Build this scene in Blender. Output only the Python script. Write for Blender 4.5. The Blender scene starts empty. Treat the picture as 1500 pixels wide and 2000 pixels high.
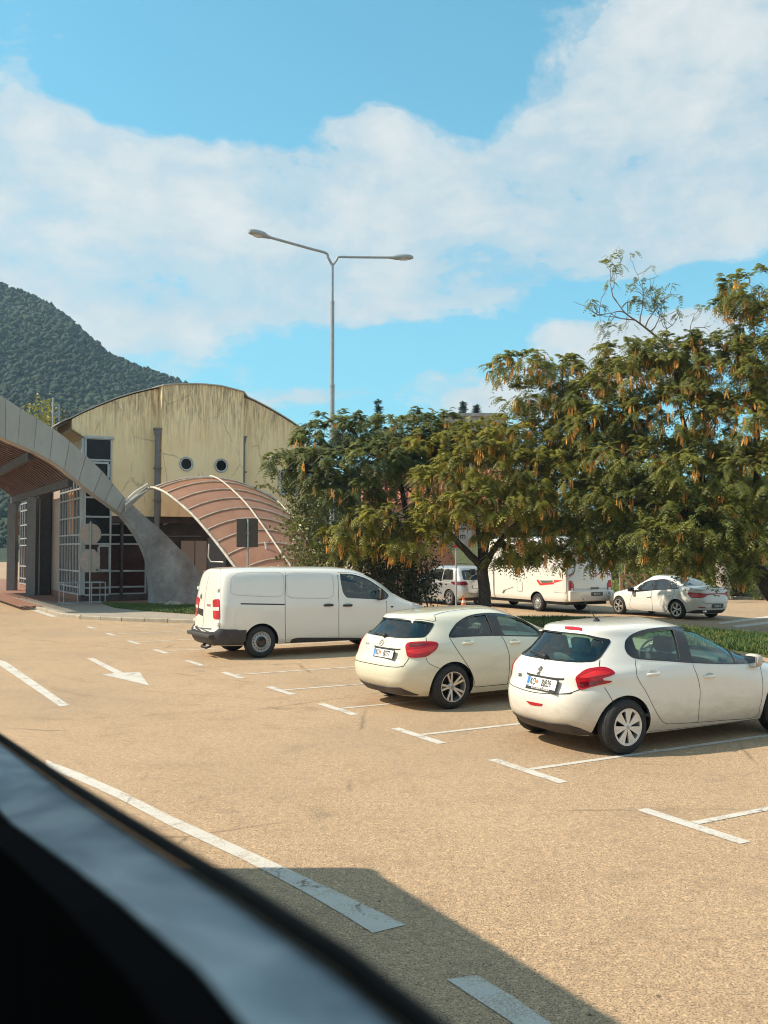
import bpy, bmesh, math, random
import numpy as np
from mathutils import Vector, Matrix
from mathutils.bvhtree import BVHTree
from mathutils.geometry import delaunay_2d_cdt

R = math.radians
random.seed(7); rng = np.random.default_rng(7)
S = bpy.context.scene
COL = S.collection
# ------------------------------------------------------------------ camera
F = 1850.0; HC = 2.3; HOR = 1075.0
PITCH = math.atan((HOR-1000)/F)
cam_d = bpy.data.cameras.new('camera'); cam = bpy.data.objects.new('camera', cam_d); COL.objects.link(cam)
cam.location = (0, 0, HC); cam.rotation_euler = (R(90)+PITCH, 0, 0)
cam_d.sensor_fit = 'VERTICAL'; cam_d.sensor_height = 36; cam_d.sensor_width = 27
cam_d.lens = 36*F/2000; cam_d.clip_start = 0.01; cam_d.clip_end = 6000
cam_d.dof.use_dof = True; cam_d.dof.focus_distance = 14.0
cam_d.dof.aperture_fstop = cam_d.lens/1000/0.0052
S.camera = cam
# ------------------------------------------------------------------ light
SUN_EL = R(45); TRAVEL = Vector((1.0, 0.02, 0)).normalized()
sd = -TRAVEL*math.cos(SUN_EL) + Vector((0, 0, math.sin(SUN_EL)))      # towards the sun
sun_d = bpy.data.lights.new('sun', 'SUN'); sun_d.energy = 4.8; sun_d.angle = R(0.55); sun_d.color = (1.0, 0.875, 0.70)
sun = bpy.data.objects.new('sun', sun_d); COL.objects.link(sun)
sun.rotation_euler = sd.to_track_quat('Z', 'Y').to_euler(); sun.location = (-30, 0, 40)
W = bpy.data.worlds.new('World'); S.world = W; W.use_nodes = True
S.view_settings.view_transform = 'Standard'; S.view_settings.look = 'None'
S.view_settings.gamma = 1; S.view_settings.use_curve_mapping = False
S.view_settings.exposure = 0.48
S.cycles.pixel_filter_type = 'BLACKMAN_HARRIS'; S.cycles.filter_width = 1.05
S.cycles.use_denoising = True
S.cycles.max_bounces = 10; S.cycles.transparent_max_bounces = 24
S.cycles.use_adaptive_sampling = True; S.cycles.adaptive_threshold = 0.015
S.cycles.caustics_reflective = False; S.cycles.caustics_refractive = False

class NT:
    """small helper for node trees"""
    def __init__(s, tree): s.t = tree; s.n = tree.nodes; s.l = tree.links
    def new(s, typ, **kw):
        n = s.n.new(typ)
        for k, v in kw.items():
            if k.startswith('i_'):
                n.inputs[k[2:].replace('_', ' ')].default_value = v
            else: setattr(n, k, v)
        return n
    def put(s, sock, v):
        if isinstance(v, bpy.types.NodeSocket): s.l.new(v, sock)
        elif isinstance(v, (tuple, list)):
            sock.default_value = tuple(v)+(1,)*(len(sock.default_value)-len(v)) if len(v) < len(sock.default_value) else v
        else: sock.default_value = v
    def m(s, op, a, b=0.0, c=None, clamp=False):
        n = s.n.new('ShaderNodeMath'); n.operation = op; n.use_clamp = clamp
        s.put(n.inputs[0], a); s.put(n.inputs[1], b)
        if c is not None: s.put(n.inputs[2], c)
        return n.outputs[0]
    def mix(s, f, a, b, blend='MIX'):
        n = s.n.new('ShaderNodeMix'); n.data_type = 'RGBA'; n.blend_type = blend
        s.put(n.inputs[0], f); s.put(n.inputs[6], a); s.put(n.inputs[7], b)
        return n.outputs[2]
    def ramp(s, f, pts, interp='LINEAR'):
        n = s.n.new('ShaderNodeValToRGB'); s.put(n.inputs[0], f); e = n.color_ramp; e.interpolation = interp
        while len(e.elements) < len(pts): e.elements.new(0.5)
        for el, (p, c) in zip(e.elements, pts):
            el.position = p; el.color = (c, c, c, 1) if not isinstance(c, (tuple, list)) else tuple(c)+(1,)
        return n.outputs[0]
    def noise(s, vec=None, scale=5, detail=4, rough=0.55, dist=0, out=0):
        n = s.n.new('ShaderNodeTexNoise'); n.inputs['Scale'].default_value = scale
        n.inputs['Detail'].default_value = detail; n.inputs['Roughness'].default_value = rough; n.inputs['Distortion'].default_value = dist
        if vec is not None: s.l.new(vec, n.inputs['Vector'])
        return n.outputs[out]
    def mapping(s, vec, scale=(1, 1, 1), loc=(0, 0, 0), rot=(0, 0, 0)):
        n = s.n.new('ShaderNodeMapping'); s.l.new(vec, n.inputs[0])
        n.inputs['Scale'].default_value = scale; n.inputs['Location'].default_value = loc; n.inputs['Rotation'].default_value = rot
        return n.outputs[0]
    def obj(s): return s.n.new('ShaderNodeTexCoord').outputs['Object']
    def pos(s): return s.n.new('ShaderNodeNewGeometry').outputs['Position']
    def bump(s, h, strength=0.3, dist=0.01):
        n = s.n.new('ShaderNodeBump'); s.put(n.inputs['Height'], h)
        n.inputs['Strength'].default_value = strength; n.inputs['Distance'].default_value = dist
        return n.outputs[0]

# ---- sky: physical sky with cloud cover laid out by azimuth and elevation
n = NT(W.node_tree); n.n.clear()
out = n.new('ShaderNodeOutputWorld'); bg = n.new('ShaderNodeBackground'); n.l.new(bg.outputs[0], out.inputs[0])
bg.inputs[1].default_value = 0.15
sky = n.new('ShaderNodeTexSky', sky_type='NISHITA', sun_disc=False)
sky.sun_elevation = SUN_EL; sky.sun_rotation = math.atan2(sd.x, sd.y)
sky.air_density = 1.0; sky.dust_density = 0.6; sky.ozone_density = 1.6
tc = n.new('ShaderNodeTexCoord'); D = tc.outputs['Generated']
sx = n.new('ShaderNodeSeparateXYZ'); n.l.new(D, sx.inputs[0]); X, Y, Z = sx.outputs
AZ = n.m('ARCTAN2', X, Y); EL = n.m('ARCSINE', Z)
zc = n.m('ADD', n.m('MAXIMUM', Z, 0.0), 0.22)
cx = n.new('ShaderNodeCombineXYZ'); n.put(cx.inputs[0], n.m('DIVIDE', X, zc)); n.put(cx.inputs[1], n.m('DIVIDE', Y, zc)); n.put(cx.inputs[2], 0.37)
P2 = cx.outputs[0]
wn = n.noise(P2, 1.6, 5, 0.6, out=1)
big = n.noise(P2, 1.1, 9, 0.60, 0.15); fine = n.noise(n.mapping(P2, (1, 1.6, 1), (3, 5, 0)), 3.6, 10, 0.66, 0.15)
ws = n.new('ShaderNodeSeparateColor'); n.l.new(wn, ws.inputs[0])
AZw = n.m('ADD', AZ, n.m('MULTIPLY', n.m('SUBTRACT', ws.outputs[0], 0.5), 0.16))
ELw = n.m('ADD', EL, n.m('MULTIPLY', n.m('SUBTRACT', ws.outputs[1], 0.5), 0.11))
def blob(px, py, rx, ry, tilt=0.0):
    a0 = math.atan((px-750)/F); e0 = math.atan((HOR-py)/F); ct, st = math.cos(tilt), math.sin(tilt)
    da = n.m('SUBTRACT', AZw, a0); de = n.m('SUBTRACT', ELw, e0)
    p = n.m('DIVIDE', n.m('ADD', n.m('MULTIPLY', da, ct), n.m('MULTIPLY', de, st)), rx/F)
    q = n.m('DIVIDE', n.m('SUBTRACT', n.m('MULTIPLY', de, ct), n.m('MULTIPLY', da, st)), ry/F)
    d = n.m('ADD', n.m('MULTIPLY', p, p), n.m('MULTIPLY', q, q))
    return n.m('POWER', 2.718, n.m('MULTIPLY', d, -1.0))
CL = [(1360, 270, 380, 150, 0.35, 1.25), (1230, 340, 360, 115, 0.1, 0.8), (560, 410, 470, 95, 0.0, 0.95), (1000, 430, 460, 85, 0.0, 0.9), (690, 225, 115, 48, 0.0, 1.05), (420, 330, 190, 50, 0.0, 0.55),
      (880, 560, 200, 50, 0.1, 1.05), (600, 580, 260, 45, 0.0, 0.6), (1470, 420, 220, 75, 0.0, 0.8), (1450, 60, 270, 170, 0.4, 0.75), (1180, 690, 100, 44, 0.0, 1.4), (1370, 655, 120, 36, 0.0, 1.2), (300, 600, 300, 90, 0.0, 0.62),
      (190, 285, 120, 38, -0.4, 0.6), (40, 310, 150, 80, -0.5, 0.45), (610, 770, 130, 30, 0.0, 0.62), (60, 130, 130, 110, 0.0, 0.36), (950, 775, 130, 32, 0.0, 0.85), (150, 500, 280, 130, 0, 0.6), (1040, 90, 60, 90, -0.5, 0.4)]
HOLES = [(520, 110, 400, 120, 0.0, 0.5), (900, 110, 120, 100, -0.3, 0.3), (1280, 578, 260, 36, 0.0, 0.8), (820, 690, 240, 40, 0.0, 0.45)]
acc = None
for px, py, rx, ry, ti, am in CL:
    b = n.m('MULTIPLY', blob(px, py, rx, ry, ti), am)
    acc = b if acc is None else n.m('ADD', acc, b)
for px, py, rx, ry, ti, am in HOLES: acc = n.m('SUBTRACT', acc, n.m('MULTIPLY', blob(px, py, rx, ry, ti), am))
# elsewhere: broken cloud from noise alone, made denser out of view to lift shadows
front = n.m('MULTIPLY', n.ramp(Y, [(0.55, 0.0), (0.85, 1.0)]), 1.0)
gen = n.m('MULTIPLY', n.m('SUBTRACT', n.noise(n.mapping(P2, (1, 1, 1), (9, 2, 0)), 0.8, 8, 0.55), 0.33), 4.2, clamp=True)
acc = n.m('ADD', n.m('MULTIPLY', acc, front), n.m('MULTIPLY', gen, n.m('SUBTRACT', 1.0, front)))
acc = n.m('MINIMUM', acc, 0.66)
d1 = n.noise(n.mapping(D, (1, 1, 1.9), (1.3, 0.4, 2.0)), 5.5, 10, 0.62, 0.25); d2 = n.noise(n.mapping(D, (1, 1, 1.6), (4, 1, 0)), 15, 8, 0.6, 0.2)
dens = n.m('ADD', acc, n.m('ADD', n.m('MULTIPLY', n.m('SUBTRACT', d1, 0.5), 1.9), n.m('MULTIPLY', n.m('SUBTRACT', d2, 0.5), 0.85)))
mask = n.ramp(dens, [(0.18, 0.0), (0.36, 0.36), (0.48, 0.74), (0.80, 0.94)], 'EASE')
shade = n.ramp(n.m('ADD', n.m('MULTIPLY', d2, 0.45), n.m('MULTIPLY', d1, 0.55)), [(0.38, (2.75, 3.3, 3.6)), (0.52, (3.45, 3.75, 3.8)), (0.66, (4.3, 4.3, 4.15))])
hz = n.ramp(EL, [(0.0, 0.85), (0.12, 0.5), (0.3, 0.18), (0.6, 0.0)])
skyc = n.mix(1.0, sky.outputs[0], (0.42, 1.10, 0.99), 'MULTIPLY')
skyc = n.mix(hz, skyc, (1.6, 3.1, 4.2))
skyc = n.mix(0.10, skyc, (2.2, 3.4, 3.9))
n.l.new(n.mix(mask, skyc, shade), bg.inputs[0])

# ------------------------------------------------------------------ measuring helpers
TH = math.atan(1040/F)
U = Vector((math.cos(TH), math.sin(TH), 0)); V = Vector((-math.sin(TH), math.cos(TH), 0)); UP = Vector((0, 0, 1))
CP = Vector((0, 0, HC))
def ray(px, py):
    d = Vector(((px-750)/F, 1.0, (1000-py)/F))
    c, s = math.cos(PITCH), math.sin(PITCH)
    return Vector((d.x, d.y*c-d.z*s, d.y*s+d.z*c)).normalized()
def G(px, py, z=0.0):
    d = ray(px, py); t = (z-HC)/d.z; p = CP+d*t
    return Vector((p.x, p.y, z))
def P(px, py, dist):
    d = ray(px, py); return CP+d*(dist/d.y)
class Plane:
    """upright plane through o along direction a; gives (s, z) of a measured point and back"""
    def __init__(s, o, a): s.o = Vector(o); s.a = Vector(a).normalized(); s.n = Vector((s.a.y, -s.a.x, 0))
    def sz(s, px, py):
        d = ray(px, py); t = (s.o-CP).dot(s.n)/d.dot(s.n); p = CP+d*t
        return ((p-s.o).dot(s.a), p.z)
    def w(s, a, z, off=0.0): return Vector((s.o.x, s.o.y, 0))+s.a*a+s.n*off+UP*z   # off > 0 towards the viewer side

# ------------------------------------------------------------------ object helpers
def link(o, parent=None):
    COL.objects.link(o)
    if parent is not None: o.parent = parent
    return o
def thing(name, label, cat, loc=(0, 0, 0), rz=0.0, group=None):
    o = bpy.data.objects.new(name, None); o.empty_display_size = 0.2; link(o)
    o.location = loc; o.rotation_euler = (0, 0, rz); o['label'] = label; o['category'] = cat
    if group: o['group'] = group
    return o
def tag(o, label=None, cat=None, group=None, kind=None):
    for k, v in (('label', label), ('category', cat), ('group', group), ('kind', kind)):
        if v: o[k] = v
    return o
def world_of(parent):
    if parent is None: return Matrix()
    m = Matrix.LocRotScale(parent.location, parent.rotation_euler, parent.scale)
    return world_of(parent.parent) @ m
def copy_tree(o, parent=None):
    c = o.copy(); link(c, parent)
    for k in [x for x in COL.objects if x.parent == o]: copy_tree(k, c)
    return c

class MB:
    """collects vertices and faces for ONE mesh object"""
    def __init__(s): s.v = []; s.f = []; s.mi = []; s.sm = []
    def add(s, vs, fs, mi=0, smooth=False):
        b = len(s.v); s.v += [tuple(x) for x in vs]
        for f in fs: s.f.append(tuple(i+b for i in f)); s.mi.append(mi); s.sm.append(smooth)
        return s
    def box(s, lo, hi, mi=0, M=None):
        x0, y0, z0 = lo; x1, y1, z1 = hi
        vs = [Vector(p) for p in ((x0, y0, z0), (x1, y0, z0), (x1, y1, z0), (x0, y1, z0), (x0, y0, z1), (x1, y0, z1), (x1, y1, z1), (x0, y1, z1))]
        if M is not None: vs = [M @ v for v in vs]
        return s.add(vs, [(0, 3, 2, 1), (4, 5, 6, 7), (0, 1, 5, 4), (1, 2, 6, 5), (2, 3, 7, 6), (3, 0, 4, 7)], mi)
    def bar(s, a, b, w, h=None, mi=0, up=UP):
        a = Vector(a); b = Vector(b); h = h or w; t = (b-a).normalized()
        q = t.cross(up)
        q = q.normalized() if q.length > 1e-4 else Vector((1, 0, 0))
        r = q.cross(t).normalized(); q = q*w/2; r = r*h/2
        vs = [a-q-r, a+q-r, a+q+r, a-q+r, b-q-r, b+q-r, b+q+r, b-q+r]
        return s.add(vs, [(0, 3, 2, 1), (4, 5, 6, 7), (0, 1, 5, 4), (1, 2, 6, 5), (2, 3, 7, 6), (3, 0, 4, 7)], mi)
    def prism(s, poly, d, mi=0):
        """closed 3D polygon pushed along vector d, concave outlines allowed"""
        poly = [Vector(p) for p in poly]; d = Vector(d); k = len(poly)
        ax = poly[1]-poly[0]; nn = Vector((0, 0, 0))
        for i in range(k): nn += poly[i].cross(poly[(i+1) % k])
        nn.normalize(); ax.normalize(); bx = nn.cross(ax)
        p2 = [Vector(((p-poly[0]).dot(ax), (p-poly[0]).dot(bx))) for p in poly]
        r = delaunay_2d_cdt(p2, [], [list(range(k))], 1, 1e-6)
        idx = [min(range(k), key=lambda i: (p2[i]-q).length) for q in r[0]]
        fs = [tuple(idx[i] for i in f) for f in r[2]]
        s.add(poly, fs, mi)
        s.add([p+d for p in poly], [tuple(reversed(f)) for f in fs], mi)
        s.add(poly+[p+d for p in poly], [(i, (i+1) % k, (i+1) % k+k, i+k) for i in range(k)], mi)
        return s
    def tube(s, pts, r, seg=8, mi=0, caps=True, flat=None):
        pts = [Vector(p) for p in pts]; rr = r if isinstance(r, (list, tuple)) else [r]*len(pts); vs = []; nrm = None
        for i, p in enumerate(pts):
            t = (pts[min(i+1, len(pts)-1)]-pts[max(i-1, 0)])
            t = t.normalized() if t.length > 1e-9 else UP
            if nrm is None:
                nrm = t.cross(UP) if abs(t.z) < 0.95 else t.cross(Vector((1, 0, 0)))
            nrm = (nrm-t*nrm.dot(t)).normalized(); b = t.cross(nrm)
            for k in range(seg):
                a = 2*math.pi*k/seg; vs.append(p+(nrm*math.cos(a)+b*math.sin(a))*rr[i])
        fs = [(i*seg+k, i*seg+(k+1) % seg, (i+1)*seg+(k+1) % seg, (i+1)*seg+k) for i in range(len(pts)-1) for k in range(seg)]
        s.add(vs, fs, mi, True)
        if caps: s.add(vs[:seg], [tuple(range(seg))[::-1]], mi); s.add(vs[-seg:], [tuple(range(seg))], mi)
        return s
    def lathe(s, prof, seg=24, mi=0, M=None, smooth=True, closed=False):
        """prof: (radius, height) about local z"""
        vs = []
        for r, z in prof:
            for k in range(seg):
                a = 2*math.pi*k/seg; v = Vector((r*math.cos(a), r*math.sin(a), z)); vs.append(M @ v if M is not None else v)
        fs = [(i*seg+k, i*seg+(k+1) % seg, (i+1)*seg+(k+1) % seg, (i+1)*seg+k) for i in range(len(prof)-1) for k in range(seg)]
        return s.add(vs, fs, mi, smooth)
    def build(s, name, mats, parent=None, sharp=None, local=True):
        me = bpy.data.meshes.new(name); me.from_pydata(s.v, [], s.f)
        me.polygons.foreach_set('material_index', s.mi); me.polygons.foreach_set('use_smooth', s.sm)
        for m in (mats if isinstance(mats, (list, tuple)) else [mats]): me.materials.append(m)
        me.update(); o = bpy.data.objects.new(name, me); link(o, parent)
        if sharp is not None: sharpen(me, sharp)
        return o
def sharpen(me, ang=0.6, smooth_all=True):
    bm = bmesh.new(); bm.from_mesh(me)
    for f in bm.faces: f.smooth = True
    for e in bm.edges: e.smooth = not (len(e.link_faces) == 2 and e.calc_face_angle(0) > ang)
    bm.to_mesh(me); bm.free()
def np_mesh(name, verts, faces, mat, parent=None, smooth=False):
    """verts (N,3), faces (M,k) with constant k, fast path for foliage"""
    me = bpy.data.meshes.new(name); k = faces.shape[1]
    me.vertices.add(len(verts)); me.vertices.foreach_set('co', verts.astype(np.float32).ravel())
    me.loops.add(faces.size); me.loops.foreach_set('vertex_index', faces.astype(np.int32).ravel())
    me.polygons.add(len(faces)); me.polygons.foreach_set('loop_start', np.arange(0, faces.size, k, dtype=np.int32))
    try: me.polygons.foreach_set('loop_total', np.full(len(faces), k, dtype=np.int32))
    except Exception: pass
    me.update(calc_edges=True)
    if smooth: me.polygons.foreach_set('use_smooth', np.ones(len(faces), dtype=bool))
    me.materials.append(mat); o = bpy.data.objects.new(name, me); link(o, parent)
    return o
def smooth_pts(pts, n=6, closed=False):
    """Catmull-Rom through 2D or 3D points"""
    p = [Vector(q) for q in pts]; out = []; k = len(p); rng_ = range(k if closed else k-1)
    for i in rng_:
        if closed: a, b, c, d = p[(i-1) % k], p[i], p[(i+1) % k], p[(i+2) % k]
        else: a, b, c, d = p[max(i-1, 0)], p[i], p[i+1], p[min(i+2, k-1)]
        for j in range(n):
            t = j/n
            out.append(0.5*((2*b)+(c-a)*t+(2*a-5*b+4*c-d)*t*t+(3*b-a-3*c+d)*t*t*t))
    if not closed: out.append(p[-1])
    return out
def round_poly(pts, r=0.2, n=3):
    """round the corners of a closed polygon by a share r of each side"""
    p = [Vector(q) for q in pts]; k = len(p); out = []
    for i in range(k):
        a, b, c = p[i-1], p[i], p[(i+1) % k]
        s0 = b+(a-b)*r; s1 = b+(c-b)*r
        for j in range(n+1):
            t = j/n; out.append(s0*(1-t)**2+b*2*t*(1-t)+s1*t*t)
    return out
def inpoly(p, poly):
    x, y = p[0], p[1]; c = False; j = len(poly)-1
    for i in range(len(poly)):
        xi, yi = poly[i][0], poly[i][1]; xj, yj = poly[j][0], poly[j][1]
        if (yi > y) != (yj > y) and x < (xj-xi)*(y-yi)/(yj-yi)+xi: c = not c
        j = i
    return c

# ------------------------------------------------------------------ materials
def principled(name, base=(0.5, 0.5, 0.5), rough=0.5, metal=0.0, coat=0.0, spec=0.5, emis=None):
    m = bpy.data.materials.new(name); m.use_nodes = True; n = NT(m.node_tree); b = m.node_tree.nodes['Principled BSDF']
    b.inputs['Base Color'].default_value = tuple(base)+(1,); b.inputs['Roughness'].default_value = rough
    b.inputs['Metallic'].default_value = metal; b.inputs['Coat Weight'].default_value = coat; b.inputs['Coat Roughness'].default_value = 0.04
    b.inputs['Specular IOR Level'].default_value = spec
    return m, n, b
def plain(name, base, rough=0.5, metal=0.0, coat=0.0, var=0.12, scale=6.0, spec=0.5):
    """base colour with soft mottling, so that no surface is perfectly even"""
    m, n, b = principled(name, base, rough, metal, coat, spec)
    t = n.noise(n.obj(), scale, 5, 0.6)
    lo = tuple(c*(1-var) for c in base); hi = tuple(min(1, c*(1+var)) for c in base)
    n.l.new(n.ramp(t, [(0.3, lo), (0.7, hi)]), b.inputs['Base Color'])
    n.put(b.inputs['Roughness'], n.ramp(t, [(0.3, min(1, rough*1.15)), (0.7, rough*0.9)]))
    return m
def car_paint(name, base, dirt=0.5):
    m, n, b = principled(name, base, 0.30, 0.0, 1.0, 0.5)
    o = n.obj(); sp = n.new('ShaderNodeSeparateXYZ'); n.l.new(o, sp.inputs[0])
    low = n.ramp(n.m('ADD', sp.outputs[2], n.m('MULTIPLY', n.m('SUBTRACT', n.noise(n.mapping(o, (1, 1, 2.5)), 5, 6, 0.65), 0.5), 0.5)), [(0.22, 1.0), (0.62, 0.12), (1.1, 0.03)])
    spk = n.ramp(n.noise(o, 70, 3, 0.6), [(0.66, 0.0), (0.74, 0.7)])
    f = n.m('MULTIPLY', n.m('ADD', n.m('MULTIPLY', low, 0.75), n.m('MULTIPLY', spk, low)), dirt, clamp=True)
    t = n.ramp(n.noise(o, 2.2, 4), [(0.3, tuple(c*0.97 for c in base)), (0.7, base)])
    n.l.new(n.mix(f, t, (0.30, 0.23, 0.15)), b.inputs['Base Color'])
    n.put(b.inputs['Roughness'], n.m('ADD', 0.24, n.m('MULTIPLY', f, 0.5)))
    n.put(b.inputs['Coat Weight'], n.m('SUBTRACT', 1.0, n.m('MULTIPLY', f, 0.8), clamp=True))
    return m
def glass(name, tint=(0.35, 0.55, 0.5), gloss=0.16):
    m = bpy.data.materials.new(name); m.use_nodes = True; n = NT(m.node_tree); n.n.clear()
    o = n.new('ShaderNodeOutputMaterial'); tr = n.new('ShaderNodeBsdfTransparent'); gl = n.new('ShaderNodeBsdfGlossy')
    tr.inputs[0].default_value = tuple(tint)+(1,); gl.inputs['Roughness'].default_value = 0.03; gl.inputs[0].default_value = (0.9, 0.95, 0.95, 1)
    fr = n.new('ShaderNodeFresnel'); fr.inputs[0].default_value = 1.6
    mx = n.new('ShaderNodeMixShader'); bf = n.new('ShaderNodeNewGeometry').outputs['Backfacing']; ff_ = n.m('ADD', n.m('MULTIPLY', fr.outputs[0], n.m('SUBTRACT', 1.0, bf)), gloss, clamp=True); n.l.new(ff_, mx.inputs[0])
    n.l.new(tr.outputs[0], mx.inputs[1]); n.l.new(gl.outputs[0], mx.inputs[2]); n.l.new(mx.outputs[0], o.inputs[0])
    return m
M = {}
M['black'] = plain('black_plastic', (0.022, 0.021, 0.021), 0.45, var=0.2)
M['trim'] = plain('dark_grey_plastic', (0.045, 0.04, 0.042), 0.55, var=0.2)
M['gloss_black'] = plain('gloss_black', (0.008, 0.008, 0.009), 0.12, coat=0.5, var=0.1)
M['seam'] = plain('seam_shadow_gap', (0.03, 0.03, 0.028), 0.8)
M['tyre'] = plain('tyre_rubber', (0.022, 0.021, 0.021), 0.75, var=0.3, scale=30)
M['well'] = plain('wheel_well_liner', (0.012, 0.012, 0.012), 0.9)
M['alloy'] = plain('silver_alloy', (0.62, 0.61, 0.59), 0.3, 0.75)
M['alloy_white'] = plain('silver_hubcap', (0.72, 0.71, 0.68), 0.32, 0.35)
M['steel'] = plain('painted_steel_rim', (0.38, 0.38, 0.38), 0.45, 0.4)
M['chrome'] = plain('chrome', (0.75, 0.75, 0.75), 0.12, 1.0)
M['red_lens'] = plain('red_lens', (0.44, 0.004, 0.010), 0.2, coat=0.25, var=0.15, scale=14)
M['dark_red_lens'] = plain('dark_red_lens', (0.16, 0.006, 0.012), 0.12, coat=1.0)
M['bright_red_lens'] = plain('bright_red_lens', (0.72, 0.02, 0.02), 0.2, coat=0.3)
M['clear_lens'] = plain('clear_lens', (0.65, 0.62, 0.6), 0.12, coat=1.0)
M['seat'] = plain('seat_fabric', (0.085, 0.088, 0.095), 0.85)
M['dash'] = plain('dashboard', (0.07, 0.07, 0.072), 0.6)
M['plate_white'] = plain('plate_white', (0.78, 0.76, 0.72), 0.4, var=0.03)
M['plate_blue'] = plain('plate_blue', (0.03, 0.22, 0.62), 0.4)
M['plate_text'] = plain('plate_text', (0.02, 0.02, 0.02), 0.5)
M['orange'] = plain('orange_print', (0.85, 0.17, 0.02), 0.5)
M['red_print'] = plain('red_print', (0.75, 0.05, 0.03), 0.4)
M['grey_print'] = plain('grey_print', (0.13, 0.14, 0.14), 0.4)
M['white'] = plain('white_enamel', (0.75, 0.72, 0.66), 0.4, var=0.05)
M['sign_grey'] = plain('aluminium_sign_back', (0.44, 0.37, 0.32), 0.6, 0.1)
M['sign_dark'] = plain('dark_sign_back', (0.085, 0.075, 0.065), 0.55)
M['galv'] = plain('galvanised_steel', (0.33, 0.37, 0.39), 0.55, 0.15)
M['bark'] = plain('bark', (0.06, 0.047, 0.038), 0.9, var=0.5, scale=14)
M['twig'] = plain('twig', (0.15, 0.10, 0.07), 0.9, var=0.3)
M['wood'] = plain('raw_timber', (0.42, 0.26, 0.14), 0.8, var=0.25)
M['blue_paint'] = plain('blue_paint', (0.06, 0.20, 0.38), 0.45)
M['concrete'] = plain('concrete', (0.36, 0.33, 0.29), 0.85, var=0.25, scale=3)
M['frame'] = plain('window_frame_grey', (0.42, 0.45, 0.46), 0.4, 0.2)
M['pipe'] = plain('grey_drain_pipe', (0.16, 0.16, 0.165), 0.5)
M['paint_cream'] = car_paint('cream_car_paint', (0.76, 0.72, 0.57), 0.25)
M['paint_white'] = car_paint('white_car_paint', (0.84, 0.81, 0.73), 0.75)
M['paint_van'] = car_paint('van_white_paint', (0.79, 0.76, 0.69), 0.35)
M['paint_far'] = car_paint('bright_white_paint', (0.84, 0.82, 0.77), 0.2)
M['paint_silver'] = plain('silver_paint', (0.50, 0.51, 0.52), 0.3, 0.5, 0.8, var=0.05)
M['glass'] = glass('car_glass', (0.60, 0.86, 0.80), 0.03)
M['glass_dark'] = glass('dark_car_glass', (0.20, 0.25, 0.26), 0.03)
M['tint'] = plain('privacy_glass', (0.012, 0.015, 0.016), 0.05, coat=1.0, var=0.3, spec=0.6)
# ================================================================== ground
def ground_mat(name, base, dark, speck=1.0, scale=1.0):
    m, n, b = principled(name, base, 0.86); p = n.pos()
    fine = n.noise(p, 85*scale, 2, 0.75); mid = n.noise(p, 40*scale, 3, 0.65); big = n.noise(p, 0.35, 5, 0.6); med = n.noise(p, 2.2, 6, 0.65)
    gr = n.noise(p, 15*scale, 7, 0.85)
    st = n.noise(n.mapping(p, (0.25, 1.6, 1), (0, 0, 0), (0, 0, -TH)), 1.1, 6, 0.7, 0.4)
    c = n.mix(n.ramp(big, [(0.35, 0.0), (0.65, 1.0)]), tuple(x*0.94 for x in base), tuple(x*1.07 for x in base))
    c = n.mix(n.m('MULTIPLY', n.ramp(fine, [(0.40, 1.0), (0.50, 0.0)]), 1.0*speck), c, dark)
    c = n.mix(n.m('MULTIPLY', n.ramp(mid, [(0.55, 0.0), (0.66, 1.0)]), 0.7*speck), c, tuple(min(1, x*1.75) for x in base))
    c = n.mix(n.m('MULTIPLY', n.ramp(med, [(0.52, 0.0), (0.72, 1.0)]), 0.30), c, dark)
    c = n.mix(n.m('MULTIPLY', n.ramp(gr, [(0.36, 1.0), (0.49, 0.0)]), 0.5*speck), c, dark); c = n.mix(n.m('MULTIPLY', n.ramp(gr, [(0.52, 0.0), (0.66, 1.0)]), 0.35*speck), c, tuple(min(1, x*1.5) for x in base))
    bl = n.noise(n.mapping(p, (1, 1, 1), (7, 3, 0)), 0.16, 3, 0.6); c = n.mix(n.m('MULTIPLY', n.ramp(bl, [(0.45, 0.0), (0.62, 1.0)]), 0.22), c, (0.20, 0.155, 0.11))
    oil = n.noise(n.mapping(p, (1, 1, 1), (1, 9, 0)), 0.9, 2, 0.5); c = n.mix(n.m('MULTIPLY', n.ramp(oil, [(0.70, 0.0), (0.78, 1.0)]), 0.5), c, (0.11, 0.085, 0.065))
    c = n.mix(n.m('MULTIPLY', n.ramp(st, [(0.60, 0.0), (0.76, 1.0)]), 0.30), c, dark)
    v = n.new('ShaderNodeTexVoronoi', feature='DISTANCE_TO_EDGE'); v.inputs['Scale'].default_value = 0.23
    n.l.new(n.mix(0.12, p, n.noise(p, 1.3, 6, 0.7, out=1)), v.inputs['Vector'])
    crack = n.m('MULTIPLY', n.ramp(v.outputs[0], [(0.0, 1.0), (0.006, 0.0)]), n.ramp(n.noise(p, 0.5, 2), [(0.5, 0.0), (0.6, 0.55)]))
    c = n.mix(crack, c, tuple(x*0.35 for x in dark))
    n.l.new(c, b.inputs['Base Color'])
    n.l.new(n.bump(n.m('ADD', fine, n.m('MULTIPLY', mid, 0.4)), 0.35, 0.005), b.inputs['Normal'])
    return m
M['asphalt'] = ground_mat('sunbleached_asphalt', (0.48, 0.33, 0.195), (0.12, 0.082, 0.056))
M['soil'] = ground_mat('dry_soil', (0.20, 0.15, 0.09), (0.09, 0.07, 0.045), 0.6)
mb = MB(); mb.add([(-690, -55, 0), (750, -55, 0), (750, 890, 0), (-690, 890, 0)], [(0, 1, 2, 3)])
tag(mb.build('ground', M['asphalt']), 'pale pinkish tan asphalt of the car park and road', kind='structure')

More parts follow.
